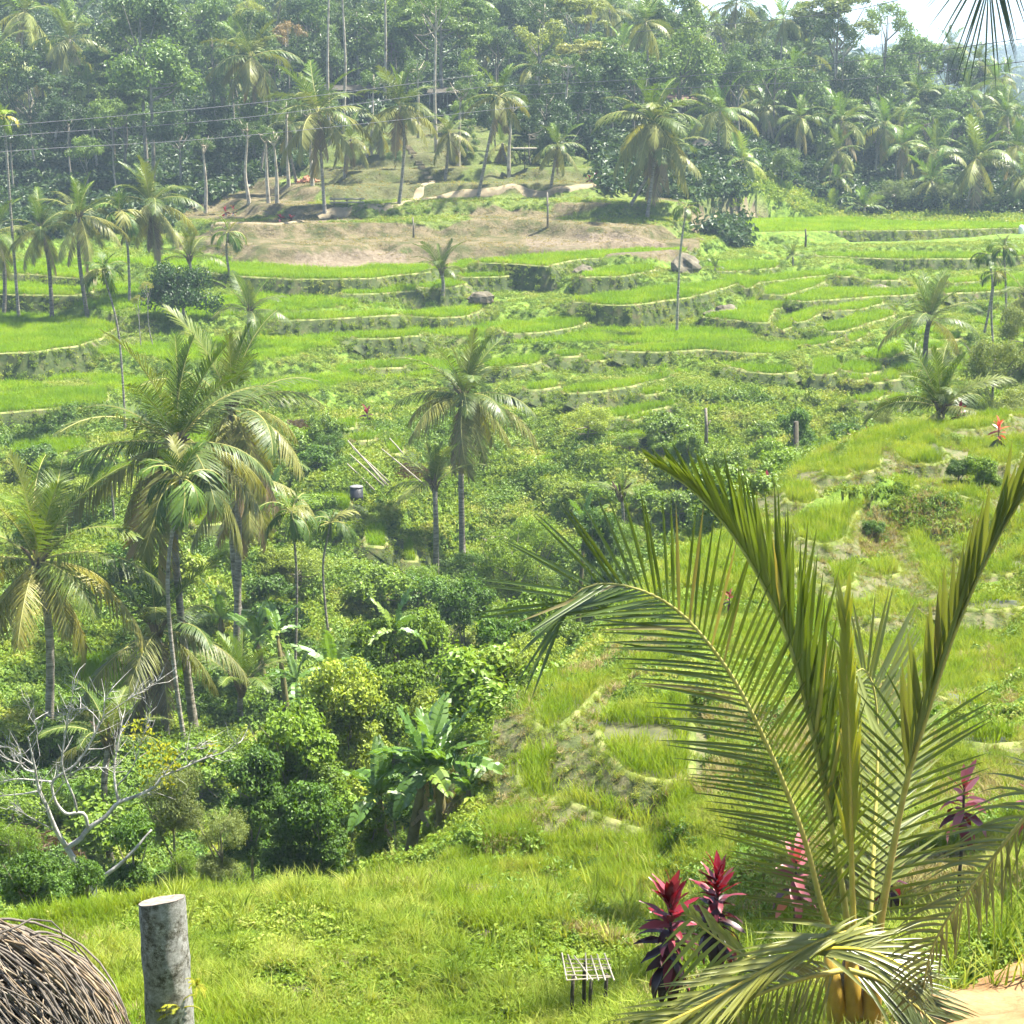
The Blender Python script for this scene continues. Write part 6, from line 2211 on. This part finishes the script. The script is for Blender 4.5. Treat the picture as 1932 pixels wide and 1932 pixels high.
def endgrain_mat():
    m = bpy.data.materials.new('end_grain')
    nt, n, l = nodes_of(m)
    tc = n.new('ShaderNodeTexCoord')
    nz = n.new('ShaderNodeTexNoise')
    nz.inputs['Scale'].default_value = 25
    nz.inputs['Detail'].default_value = 8
    l.new(tc.outputs['Object'], nz.inputs['Vector'])
    r = ramp(n, [(0.3, (0.13, 0.10, 0.075)), (0.55, (0.24, 0.20, 0.165)), (0.75, (0.33, 0.30, 0.27))])
    l.new(nz.outputs[0], r.inputs[0])
    p = n.new('ShaderNodeBsdfPrincipled')
    p.inputs['Roughness'].default_value = .9
    l.new(r.outputs[0], p.inputs['Base Color'])
    bp = n.new('ShaderNodeBump')
    bp.inputs['Strength'].default_value = .6
    bp.inputs['Distance'].default_value = .02
    l.new(nz.outputs[0], bp.inputs['Height'])
    l.new(bp.outputs[0], p.inputs['Normal'])
    o = n.new('ShaderNodeOutputMaterial')
    l.new(p.outputs[0], o.inputs[0])
    return m


SY = 9.7
ST_T = at(305, 1699, SY)
ST_B = at(352, 2300, SY - .1)
ST_B[2] = min(ST_B[2], gz(ST_B[0], ST_B[1])[0])
sroot = empty('cut_stump', tuple(ST_B))
tag(sroot, 'upright grey lichen-spotted palm stump sawn off flat at the top', 'stump')
k, n = 40, 44
V, Q = [], []
top = ST_T - ST_B
for i in range(n):
    t = i / (n - 1)
    c = top * t + np.array((0, 0, -.3 * (1 - t)))
    for j in range(k):
        a = 2 * math.pi * j / k
        r = (.152 - .016 * t) * (1 + .055 * fbm(np.array([a * 2.0 + 3]), np.array([t * 14]), 1.0, 3, 3)[0] + .012 * math.sin(t * 60))
        zt = (.022 * math.cos(a) - .035 * math.sin(a)) * t ** 30
        V.append(c + np.array((math.cos(a) * r, math.sin(a) * r, zt)))
for i in range(n - 1):
    for j in range(k):
        Q.append((i * k + j, i * k + (j + 1) % k, (i + 1) * k + (j + 1) % k, (i + 1) * k + j))
obj('bark', mesh('bark', V, np.array(Q), stump_mat(), True), sroot)
rim = np.array(V[-k:]) + np.array((0, 0, .003))
cv = rim.mean(0)
VV = [cv] + list(cv + (rim - cv) * .55 + np.array((0, 0, -.006))) + list(rim)
T = [(0, 1 + j, 1 + (j + 1) % k) for j in range(k)]
Q = [(1 + j, 1 + k + j, 1 + k + (j + 1) % k, 1 + (j + 1) % k) for j in range(k)]
obj('sawn_top', mesh('sawn_top', VV, [np.array(Q), np.array(T)], endgrain_mat(), True), sroot)
# little ferns on the stump
M_FERN = leaf_mat('fern', [(0, (0.22, 0.25, 0.03)), (1, (0.40, 0.38, 0.06))], trans=.4, gloss=0, vary='island')
for q, (px, py, sc, lab) in enumerate([(372, 1858, .10, 'small yellow fern sprouting from the side of the stump'), (338, 1905, .13, 'yellow-green fern tuft low on the face of the stump')]):
    me, _n = frond_arrays(.28, 45, 70, 9, .06, .022, 5, .2, q, seg=2, nr=5, rr=.05)
    fe = empty('fern', tuple(at(px, py, SY - .12)))
    tag(fe, lab, 'fern')
    fm = me.mesh('fern_leaf', M_FERN)
    for j in range(8):
        o = obj('fern_leaf', fm, fe)
        o.rotation_euler = (random.gauss(0, .3), random.gauss(0, .4), -math.pi / 2 + random.uniform(-1.5, 1.5))
        o.scale = (sc * 4, sc * 4, sc * 4)

# ---------------------------------------------------------------- woven twig nest
M_TWIG = solid_mat('dry_twig', [(0.25, (0.07, 0.058, 0.045)), (0.5, (0.17, 0.145, 0.115)), (0.75, (0.29, 0.255, 0.21))], 7, bump=.3, use_color=True, rough=.7)
M_DARK = solid_mat('nest_core', [(0.3, (0.03, 0.025, 0.02)), (0.7, (0.07, 0.06, 0.045))], 9, bump=.5)
NC = at(-70, 2085, 8.4)
NR = np.array((.83, .85, .96))
nest = empty('twig_nest', (NC[0], NC[1], NC[2] - .9))
tag(nest, 'big rounded nest woven from dry grey-brown vines and twigs', 'nest')
NO = np.array((0, 0, .9))
V, Q = [], []
for i in range(17):
    th = math.pi * i / 16
    for j in range(32):
        ph = 2 * math.pi * j / 32
        V.append(NO + NR * .95 * np.array((math.sin(th) * math.cos(ph), math.sin(th) * math.sin(ph), math.cos(th))))
for i in range(16):
    for j in range(32):
        Q.append((i * 32 + j, (i + 1) * 32 + j, (i + 1) * 32 + (j + 1) % 32, i * 32 + (j + 1) % 32))
obj('core', mesh('core', V, np.array(Q), M_DARK, True), nest)


def twig_arc(seed, L, r, lift):
    """an arc over the unit sphere, starting at +X and running towards +Y"""
    g = np.random.default_rng(seed)
    s = np.linspace(-.5, .5, 10) * L
    wob = np.cumsum(g.normal(0, .018, 10))
    rad = 1.0 + lift * (1 - (2 * s / L) ** 2) + g.normal(0, .003, 10)
    P = np.stack((np.cos(s) * rad, np.sin(s) * rad, wob), 1)
    mb = MB()
    mb.tube(P, np.linspace(r, r * .45, 10), 5)
    return mb


gt = np.random.default_rng(3)
TW = [twig_arc(i, L, r, lf).mesh('twig', M_TWIG, True) for i, (L, r, lf) in enumerate([(.9, .0085, .03), (1.2, .0095, .04), (.7, .007, .02), (1.4, .010, .05), (1.0, .008, .10), (.8, .011, .03), (1.1, .007, .06), (.6, .009, .02)])]


def twig_rot(g):
    # foot point on the side that faces the viewer and up; most twigs sweep from the crown down to the lower right
    th, ph = g.uniform(-.2, 2.0), g.uniform(-2.6, .9)
    n_ = Vector((math.sin(th) * math.cos(ph), math.sin(th) * math.sin(ph), math.cos(th)))
    dn = Vector((.75, -.35, -.75)) if g.random() < .86 else Vector((g.normal(), g.normal(), g.normal() * .6))
    t_ = dn - n_ * dn.dot(n_)
    t_.normalize()
    t_ = (t_ + n_.cross(t_) * g.normal(0, .2)).normalized()
    b_ = n_.cross(t_)
    return Matrix((n_, t_, b_)).transposed()


for i in range(280):
    o = obj('twig', TW[gt.integers(0, 8)], nest)
    M3 = twig_rot(gt)
    k = gt.uniform(.97, 1.05)
    Msc = Matrix.Diagonal(Vector(NR * k))
    o.matrix_parent_inverse = Matrix.Identity(4)
    o.matrix_local = Matrix.Translation(Vector(NO)) @ (Msc @ M3).to_4x4()
    c = gt.choice(4)
    o.color = (*np.array([(1, 1, 1), (1.25, 1.15, 1.0), (.75, .75, .78), (1.1, .95, .75)][c]) * gt.uniform(.8, 1.25), 1)
mass = MB()
for i in range(620):
    t_ = twig_arc(100 + i, gt.uniform(.5, 1.3), gt.uniform(.006, .011), .02)
    R3 = np.array(twig_rot(gt))
    v = np.concatenate(t_.v) @ R3.T * NR * gt.uniform(.94, 1.0) + NO
    mass.add(v, np.concatenate(t_.q), np.concatenate(t_.t))
obj('twig_mass', mass.mesh('twig_mass', M_TWIG, True), nest, (.85, .85, .85))['kind'] = 'stuff'

# ---------------------------------------------------------------- small built things
M_BAMB = solid_mat('weathered_bamboo', [(0.3, (0.22, 0.195, 0.14)), (0.7, (0.42, 0.38, 0.30))], 6, bump=.2)
M_DWOOD = solid_mat('dark_wood', [(0.3, (0.03, 0.027, 0.02)), (0.7, (0.09, 0.08, 0.06))], 6, bump=.3)
M_THATCH = solid_mat('thatch', [(0.3, (0.12, 0.10, 0.07)), (0.7, (0.27, 0.23, 0.17))], 4, bump=.6, stretch=(6, 6, 1))
M_TIN = solid_mat('rusty_tin', [(0.3, (0.10, 0.06, 0.045)), (0.7, (0.18, 0.12, 0.085))], 2, bump=.2)
M_BLACK = solid_mat('black_plastic', [(0.3, (0.018, 0.019, 0.022)), (0.7, (0.04, 0.042, 0.048))], 5, bump=.1, rough=.4, spec=.5)
M_LID = solid_mat('grey_lid', [(0.3, (0.10, 0.10, 0.10)), (0.7, (0.22, 0.22, 0.22))], 5, bump=.1)
M_ROCK = solid_mat('pale_rock', [(0.28, (0.04, 0.04, 0.025)), (0.48, (0.11, 0.095, 0.06)), (0.7, (0.21, 0.18, 0.13))], 1.6, bump=.9, bscale=6)
M_BRICK = solid_mat('orange_brick', [(0.3, (0.36, 0.15, 0.08)), (0.7, (0.55, 0.28, 0.17))], 3, bump=.2, use_color=True)
M_WHITEP = solid_mat('white_paint', [(0.3, (0.6, 0.6, 0.58)), (0.7, (0.8, 0.8, 0.78))], 5, bump=.1)

# bamboo offering rack on the mound
RB = ground(1112, 1905, 16.6)
RB[2] += .14
rack = empty('bamboo_rack', tuple(RB))
tag(rack, 'small rickety bamboo lattice table on dark sticks in the grass', 'bamboo rack')
for x, y, h in [(-.18, -.12, .34), (.0, -.17, .33), (.16, -.05, .33), (-.05, .14, .36)]:
    mb = MB()
    mb.tube([(x, y, -.3), (x, y, h * .5), (x + .01, y, h)], [.022, .020, .019], 7)
    obj('leg', mb.mesh('leg', M_DWOOD, True), rack)
for i in range(6):
    mb = MB()
    y = -.20 + .08 * i + random.gauss(0, .015)
    mb.tube([(-.24, y - .03 + random.gauss(0, .03), .36 + .012 * (i % 2)), (.22, y + .05 + random.gauss(0, .03), .335)], .007, 5)
    obj('lattice_strip', mb.mesh('strip', M_BAMB), rack)
for i in range(7):
    mb = MB()
    x = -.20 + .065 * i
    mb.tube([(x - .05 + random.gauss(0, .03), .24 + random.gauss(0, .04), .40), (x + .03 + random.gauss(0, .03), -.22, .345)], .008, 5)
    obj('lattice_strip', mb.mesh('strip', M_BAMB), rack)
# rocks and a dry clod by the cordyline
def rock(px, py, Y, s, label, group=None, mat=None, flat=.6, name='rock', seed=0):
    g = np.random.default_rng(seed + int(px))
    V, Q = [], []
    for i in range(9):
        th = math.pi * i / 8
        for j in range(14):
            ph = 2 * math.pi * j / 14
            d = np.array((math.sin(th) * math.cos(ph), math.sin(th) * math.sin(ph), math.cos(th)))
            r = 1 + .35 * fbm(np.array([d[0] * 2 + px]), np.array([d[1] * 2 + d[2] * 3]), 1.0, 3, seed)[0]
            V.append(d * r * np.array(s) * np.array((1, 1, flat)))
    for i in range(8):
        for j in range(14):
            Q.append((i * 14 + j, (i + 1) * 14 + j, (i + 1) * 14 + (j + 1) % 14, i * 14 + (j + 1) % 14))
    o = obj(name, mesh('rock', V, np.array(Q), mat or M_ROCK, False))
    p = ground(px, py, Y)
    o.location = (p[0], p[1], p[2] + s[2] * flat * .3)
    o.rotation_euler = (0, 0, g.uniform(0, 6))
    return tag(o, label, 'rock', group)


def heap(px, py, Y, s, label, n):
    g = np.random.default_rng(int(px) + n)
    d = g.normal(0, 1, (n, 3))
    d[:, 2] = np.abs(d[:, 2])
    d /= np.linalg.norm(d, axis=1)[:, None]
    V, T = leaves_arrays(d * np.array(s) * g.uniform(.6, 1.05, (n, 1)), d, .45, g, .5, .10, .2)
    o = obj('brush_heap', mesh('brush_heap', V, T, M_BRUSH))
    p = ground(px, py, Y)
    o.location = tuple(p)
    return tag(o, label, 'brush heap')


M_BRUSH = leaf_mat('dry_brush', [(0.0, (0.10, 0.075, 0.045)), (0.6, (0.22, 0.17, 0.11)), (1.0, (0.36, 0.30, 0.22))], trans=.2, gloss=0, vary='island')
rock(1195, 1835, 16.3, (.20, .16, .13), 'pale crumbling rock in the grass behind the crimson cordyline')
rock(1225, 1850, 16.0, (.14, .12, .12), 'smaller crumbling rock at the foot of the crimson cordyline')
rock(905, 1668, 21.5, (.30, .2, .12), 'pale stone showing through the grass of the mound')
rock(915, 1745, 19.5, (.13, .1, .08), 'small pale stone lower on the mound')
rock(1292, 528, 147, (1.5, 1.2, 1.6), 'blocky brown rock outcrop at the end of the thin rice strip', flat=.7)
rock(1370, 575, 137, (1.3, .8, .9), 'layered brown rock under a terrace corner')
rock(1345, 590, 135, (1.0, .7, .7), 'darker rock ledge beside the layered one')
rock(908, 560, 139, (1.1, .7, .9), 'rough rock face between two narrow terraces')
rock(1100, 515, 146, (1.2, .8, .8), 'grey weathered rock among the long rice strips')
rock(1660, 537, 145, (1.6, .8, .5), 'pale stone slab in the upper mosaic')
rock(935, 912, 92, (1.3, .7, .35), 'heap of pale rubble below the lone palm crown')
heap(20, 1560, 44, (2.0, 1.3, 1.5), 'mound of dry brown brush behind the bare tree', 1500)
heap(770, 865, 96, (1.5, .9, .8), 'heap of cut palm leaves beside the bamboo poles', 500)
heap(560, 800, 104, (1.2, .8, .7), 'fallen dead palm leaves above the skirted palm', 400)

# bamboo poles leaning in the ravine
for k, (a, b) in enumerate([((656, 822), (727, 903)), ((664, 834), (732, 905)), ((660, 848), (724, 906)), ((655, 866), (706, 914)), ((653, 880), (702, 912)), ((672, 842), (735, 900)), ((735, 818), (760, 845)), ((720, 838), (802, 905))]):
    q = ground(b[0], b[1], 90 + .25 * k)
    zb = at(b[0], b[1], q[1])[2]
    e = at(a[0], a[1], q[1] + 1.2) - at(b[0], b[1], q[1])
    mb = MB()
    mb.tube([(0, 0, -.05), e * .5, e], [.042, .038, .028], 6)
    o = obj('bamboo_pole', mb.mesh('bamboo_pole', M_BAMB, True))
    o.location = (q[0], q[1], max(q[2], zb - .3) + .05)
    tag(o, 'long pale bamboo pole leaning over the brush heap in the ravine', 'bamboo pole', 'bamboo poles in the ravine')
# water drum
p = ground(673, 945, 89)
drum = empty('water_drum', tuple(p))
tag(drum, 'black plastic water drum with grey lid by the bamboo poles', 'drum')
mb = MB()
mb.tube([(0, 0, -.3), (0, 0, .1), (0, 0, .5), (0, 0, .52), (0, 0, .58), (0, 0, .6), (0, 0, 1.05)], [.33, .33, .33, .35, .35, .33, .33], 18)
obj('body', mb.mesh('body', M_BLACK, True), drum)
mb = MB()
mb.tube([(0, 0, 1.052), (0, 0, 1.09), (0, 0, 1.12)], [.345, .345, .25], 18)
obj('lid', mb.mesh('lid', M_LID, True), drum)
# little seats
for k, (px, py) in enumerate([(925, 926), (939, 922), (950, 917)]):
    p = ground(px, py, 91)
    s_ = empty('garden_stool', tuple(p + np.array((0, 0, .15))))
    tag(s_, 'small dark stool with pale top on the rubble below the lone palm crown', 'stool', 'stools on the rubble')
    mb = MB()
    mb.tube([(0, 0, -.15), (0, 0, .3)], [.13, .10], 8)
    obj('leg', mb.mesh('leg', M_DWOOD, True), s_)
    mb = MB()
    mb.tube([(0, 0, .302), (0, 0, .37)], [.22, .22], 10)
    obj('seat', mb.mesh('seat', M_BAMB, True), s_)

# standing dead trunks
for px, py, top, Y, r, lab in [(1332, 815, 770, 98, .10, 'grey standing dead trunk on the bushy slope'), (1502, 845, 795, 84, .16, 'vine-dark standing trunk in the shrubs'), (780, 440, 410, 160, .08, 'short pale pole on the brown slope'), (1033, 432, 362, 162, .09, 'slim pale young tree stem on the brown slope'),
                               (1520, 452, 432, 168, .10, 'dead mossy trunk between the two levels of the broad field')]:
    p = ground(px, py, Y)
    h = max(1.0, hgt(p, px, top))
    mb = MB()
    mb.tube([(0, 0, -.3), (.02, 0, h * .5), (-.05, 0, h)], [r * 1.1, r, r * .75], 7)
    mb.tube([(.02, 0, h * .55), (r * 2.5, 0, h * .72)], [r * .5, r * .25], 5)
    o = obj('dead_trunk', mb.mesh('dead_trunk', M_BARK, True), None, (.3, .3, .25) if 'dark' in lab or 'mossy' in lab else (.75, .72, .68))
    o.location = tuple(p)
    tag(o, lab, 'trunk')

# sheds and huts in the forest
def shed(p, w, d, h, roof, label, wall=True, rz=0.0, thatch=False):
    root = empty('shed', tuple(p), rz)
    tag(root, label, 'shed')
    for x in np.linspace(-w / 2, w / 2, max(2, int(w / 1.6) + 1)):
        for y in (-d / 2, d / 2):
            mb = MB()
            mb.tube([(x, y, -.4), (x, y, h)], .07, 6)
            obj('post', mb.mesh('post', M_BARK, True), root)
    if wall:
        n = int(w / .35)
        for i in range(n):
            x = -w / 2 + w * (i + .5) / n
            mb = MB()
            mb.box((x, d / 2 - .1, h * .45), (w / n * .9, .04, h * .9))
            obj('wall_plank', mb.mesh('wall_plank', M_DWOOD), root)
    mb = MB()
    if thatch:
        a, b, e = w * .75, d * .75, h + w * .45
        V = [(-a, -b, h - .2), (a, -b, h - .2), (a, b, h - .2), (-a, b, h - .2), (-.25, 0, e), (.25, 0, e)]
        mb.add(V, [(0, 1, 5, 4), (2, 3, 4, 5), (0, 3, 2, 1)], [(1, 2, 5), (3, 0, 4)])
    else:
        V = [(-w * .56, -d * .7, h - .05), (w * .56, -d * .7, h - .05), (w * .56, d * .6, h + .55), (-w * .56, d * .6, h + .55)]
        V += [(x, y, z + .07) for x, y, z in V]
        mb.add(V, [(0, 3, 2, 1), (4, 5, 6, 7), (0, 1, 5, 4), (1, 2, 6, 5), (2, 3, 7, 6), (3, 0, 4, 7)])
    obj('roof', mb.mesh('roof', roof), root)
    return root


shed(ground(640, 190, 214), 7.0, 3.0, 3.0, M_DWOOD, 'dark open shed with shade-toned plank back wall under the grassy clearing')  # bamboo wall in shade, its darkness put into the dark wood colour
shed(ground(845, 185, 208), 4.0, 3.0, 2.8, M_DWOOD, 'small dark shed among the trees above the stone steps')
shed(ground(1323, 330, 198), 1.6, 1.5, 1.6, M_THATCH, 'small open hut with thatched pyramid roof at the forest edge', wall=False, thatch=True)
shed(ground(1284, 180, 222), 3.6, 3.0, 3.0, M_TIN, 'hut with rust-orange roof half hidden in the hazy trees', rz=.3)

# bamboo platform on a post
p = ground(990, 325, 182)
pf = empty('bamboo_platform', tuple(p))
tag(pf, 'bamboo platform like a flat table on a braced post above the grassy step', 'platform')
mb = MB()
mb.box((0, 0, 2.1), (2.4, 1.4, .09))
obj('deck', mb.mesh('deck', M_BAMB), pf)
for a, b in [((0, 0, -.3), (0, 0, 2.06)), ((0, 0, .6), (-1.0, 0, 2.04)), ((0, 0, .6), (1.0, 0, 2.04))]:
    mb = MB()
    mb.tube([a, b], .05, 6)
    obj('post', mb.mesh('post', M_DWOOD), pf)
# bench of poles by the path
p = ground(655, 388, 168)
bn = empty('pole_bench', tuple(p))
tag(bn, 'low bench of pale poles beside the hillside path', 'bench')
for z, y in ((.45, 0), (.75, .12)):
    mb = MB()
    mb.tube([(-1.6, y, z), (1.6, y, z + .03)], .08, 7)
    obj('rail', mb.mesh('rail', M_BAMB, True), bn)
for x in (-1.2, 0, 1.2):
    mb = MB()
    mb.tube([(x, .06, -.2), (x, .06, .75)], .05, 6)
    obj('post', mb.mesh('post', M_DWOOD, True), bn)
# pile of bricks
p = ground(578, 335, 182)
bp_ = empty('brick_pile', tuple(p))
tag(bp_, 'heap of orange bricks and rubble under the pale trunks', 'brick pile')
bm_ = MB()
bm_.box((0, 0, 0), (.42, .22, .14))
bme = bm_.mesh('brick', M_BRICK)
for i in range(60):
    o = obj('brick', bme, bp_, tuple(np.array((1, 1, 1)) * random.uniform(.5, 1.4)))
    a, r = random.uniform(0, 6.28), abs(random.gauss(0, .55))
    o.location = (math.cos(a) * r * 1.5, math.sin(a) * r, .07 + max(0, .55 - r * .5) * random.random())
    o.rotation_euler = (random.gauss(0, .3), random.gauss(0, .3), random.uniform(0, 3.14))
# stone steps
sp = resample(np.array([ghit(*q, y0=120) for q in [(815, 345), (800, 325), (790, 308), (780, 292), (768, 278)]]), n=13)
stp = empty('stone_steps', tuple(sp[0]))
tag(stp, 'flight of pale stone steps climbing the grassy hillside', 'steps')
for i, q in enumerate(sp):
    mb = MB()
    mb.box((0, 0, 0), (random.uniform(.5, .85), .35, .22), rz=.5 + random.gauss(0, .25))
    o = obj('step', mb.mesh('step', M_TRAIL), stp)
    o.location = tuple(q - sp[0] + np.array((0, 0, .08)))
# white markers in the broad field
for px, py, lab in [(1661, 436, 'white marker post at the edge of the broad field'), (1926, 446, 'white box-shaped marker at the end of the broad field')]:
    p = ground(px, py, 178)
    mb = MB()
    w = .14 if px < 1800 else .3
    mb.tube([(0, 0, -.2), (0, 0, .55), (0, 0, .85)], [w, w * .9, w * .6], 8)
    mb.tube([(-.25, 0, .45), (.25, 0, .5)], [.04, .04], 5)
    o = obj('marker_post', mb.mesh('marker_post', M_WHITEP, True))
    o.location = tuple(p)
    tag(o, lab, 'marker')

# cables across the valley
M_CABLE = solid_mat('cable', [(0.3, (0.10, 0.10, 0.11)), (0.7, (0.16, 0.16, 0.17))], 2, bump=0)
CAB = [([(-260, 262, 118), (0, 238, 128), (466, 196, 146), (900, 142, 170)], 'uppermost of the three thin cables in front of the left forest'),
       ([(-260, 288, 117), (0, 258, 128), (460, 222, 146), (905, 165, 170)], 'middle one of the three thin cables in front of the left forest'),
       ([(-260, 315, 116), (35, 284, 128), (440, 258, 146), (1000, 200, 172)], 'lowest of the three thin cables in front of the left forest'),
       ([(2150, 40, 88), (1932, 73, 96), (1532, 124, 118), (1200, 150, 140), (900, 165, 165)], 'dark cable crossing the sky under the hanging frond tip'),
       ([(2150, 92, 88), (1932, 116, 96), (1640, 147, 112), (1250, 168, 138), (950, 180, 165)], 'lower dark cable crossing the sky and the ridge palms'),
       ([(1760, -30, 100), (1694, 0, 104), (1515, 32, 118), (1200, 60, 150)], 'cable running down from the sky past the flat-topped tree')]
for pth, lab in CAB:
    P = spline([at(*q) for q in pth], 40)
    mb = MB()
    mb.tube(P, .022, 5)
    o = obj('overhead_cable', mb.mesh('overhead_cable', M_CABLE, True))
    tag(o, lab, 'cable')

# tall arching grass under the bare tree and by the path
gr = np.random.default_rng(9)
P = []
for cx, cy_, Y, n, s in [(165, 1715, 24, 34, .6), (230, 1700, 24, 16, .5), (1180, 1640, 23.5, 22, .8), (1100, 1680, 22.5, 18, .6), (1290, 1640, 22, 20, .7), (1380, 1650, 21, 16, .8), (1850, 1790, 16.2, 40, .5), (1750, 1820, 15.6, 26, .5)]:
    c = ground(cx, cy_, Y)
    for i in range(n):
        x, y = c[0] + gr.normal(0, s), c[1] + gr.normal(0, s)
        P.append((x, y, gz(x, y)[0] - .02))
P = np.array(P)
o = scatter('tall_grass', 'reed', P, gr.uniform(.35, .75, len(P)), .15)
tag(o, 'tall arching grass clumps along the edges of the mound and path', 'tall grass', kind='stuff')
# leafy weeds along the path edge and in the hollow by the cordylines
P = []
for cx, cy_, Y, n, s in [(1900, 1800, 15.6, 90, .5), (1800, 1830, 15.3, 60, .35), (1740, 1860, 14.9, 30, .3), (1200, 1720, 20.5, 160, .8), (1280, 1690, 21, 120, .8), (1110, 1660, 23, 120, .8)]:
    c = ground(cx, cy_, Y)
    for i in range(n):
        x, y = c[0] + gr.normal(0, s), c[1] + gr.normal(0, s * .7)
        if not in_poly(np.array([x]), np.array([y]), PATH_POLY)[0]:
            P.append((x, y, gz(x, y)[0] - .02))
P = np.array(P)
o = scatter('broadleaf_weeds', 'bush', P, gr.uniform(.25, .55, len(P)), .2)
tag(o, 'dark broad-leaved weeds beside the clay path and in the hollow', 'weeds', kind='stuff')

# far hazy woods on the hills beyond the ridge
gh = np.random.default_rng(4)
n = 2600
Y = np.exp(gh.uniform(math.log(430), math.log(1700), n))
u = gh.uniform(.12, .40, n)
P = np.stack((u * Y, Y, gz(u * Y, Y) + 1), 1)
o = scatter('far_woods', 'woodfloor', P, gh.uniform(10, 22, n), .1)
tag(o, 'hazy blue woods on the far hills beyond the ridge', 'woods', kind='stuff')

# ---------------------------------------------------------------- haze
hz = bpy.data.materials.new('haze')
hz.use_nodes = True
nt = hz.node_tree
nt.nodes.clear()
pv = nt.nodes.new('ShaderNodeVolumePrincipled')
pv.inputs['Color'].default_value = (0.66, 0.84, 1.0, 1)
pv.inputs['Density'].default_value = 0.0004
pv.inputs['Density Attribute'].default_value = ''
pv.inputs['Anisotropy'].default_value = 0.0
ho = nt.nodes.new('ShaderNodeOutputMaterial')
nt.links.new(pv.outputs[0], ho.inputs['Volume'])
try:
    hz.cycles.homogeneous_volume = True
except Exception:
    pass
mb = MB()
zlo = float(ZZ.min()) - 2
mb.box((0, 1790, (zlo + 118) / 2), (3100, 3640, 118 - zlo))
hb = obj('haze', mb.mesh('haze', hz))
hb['kind'] = 'stuff'
hb['label'] = 'pale bluish humid haze filling the valley air'
hb['category'] = 'haze'
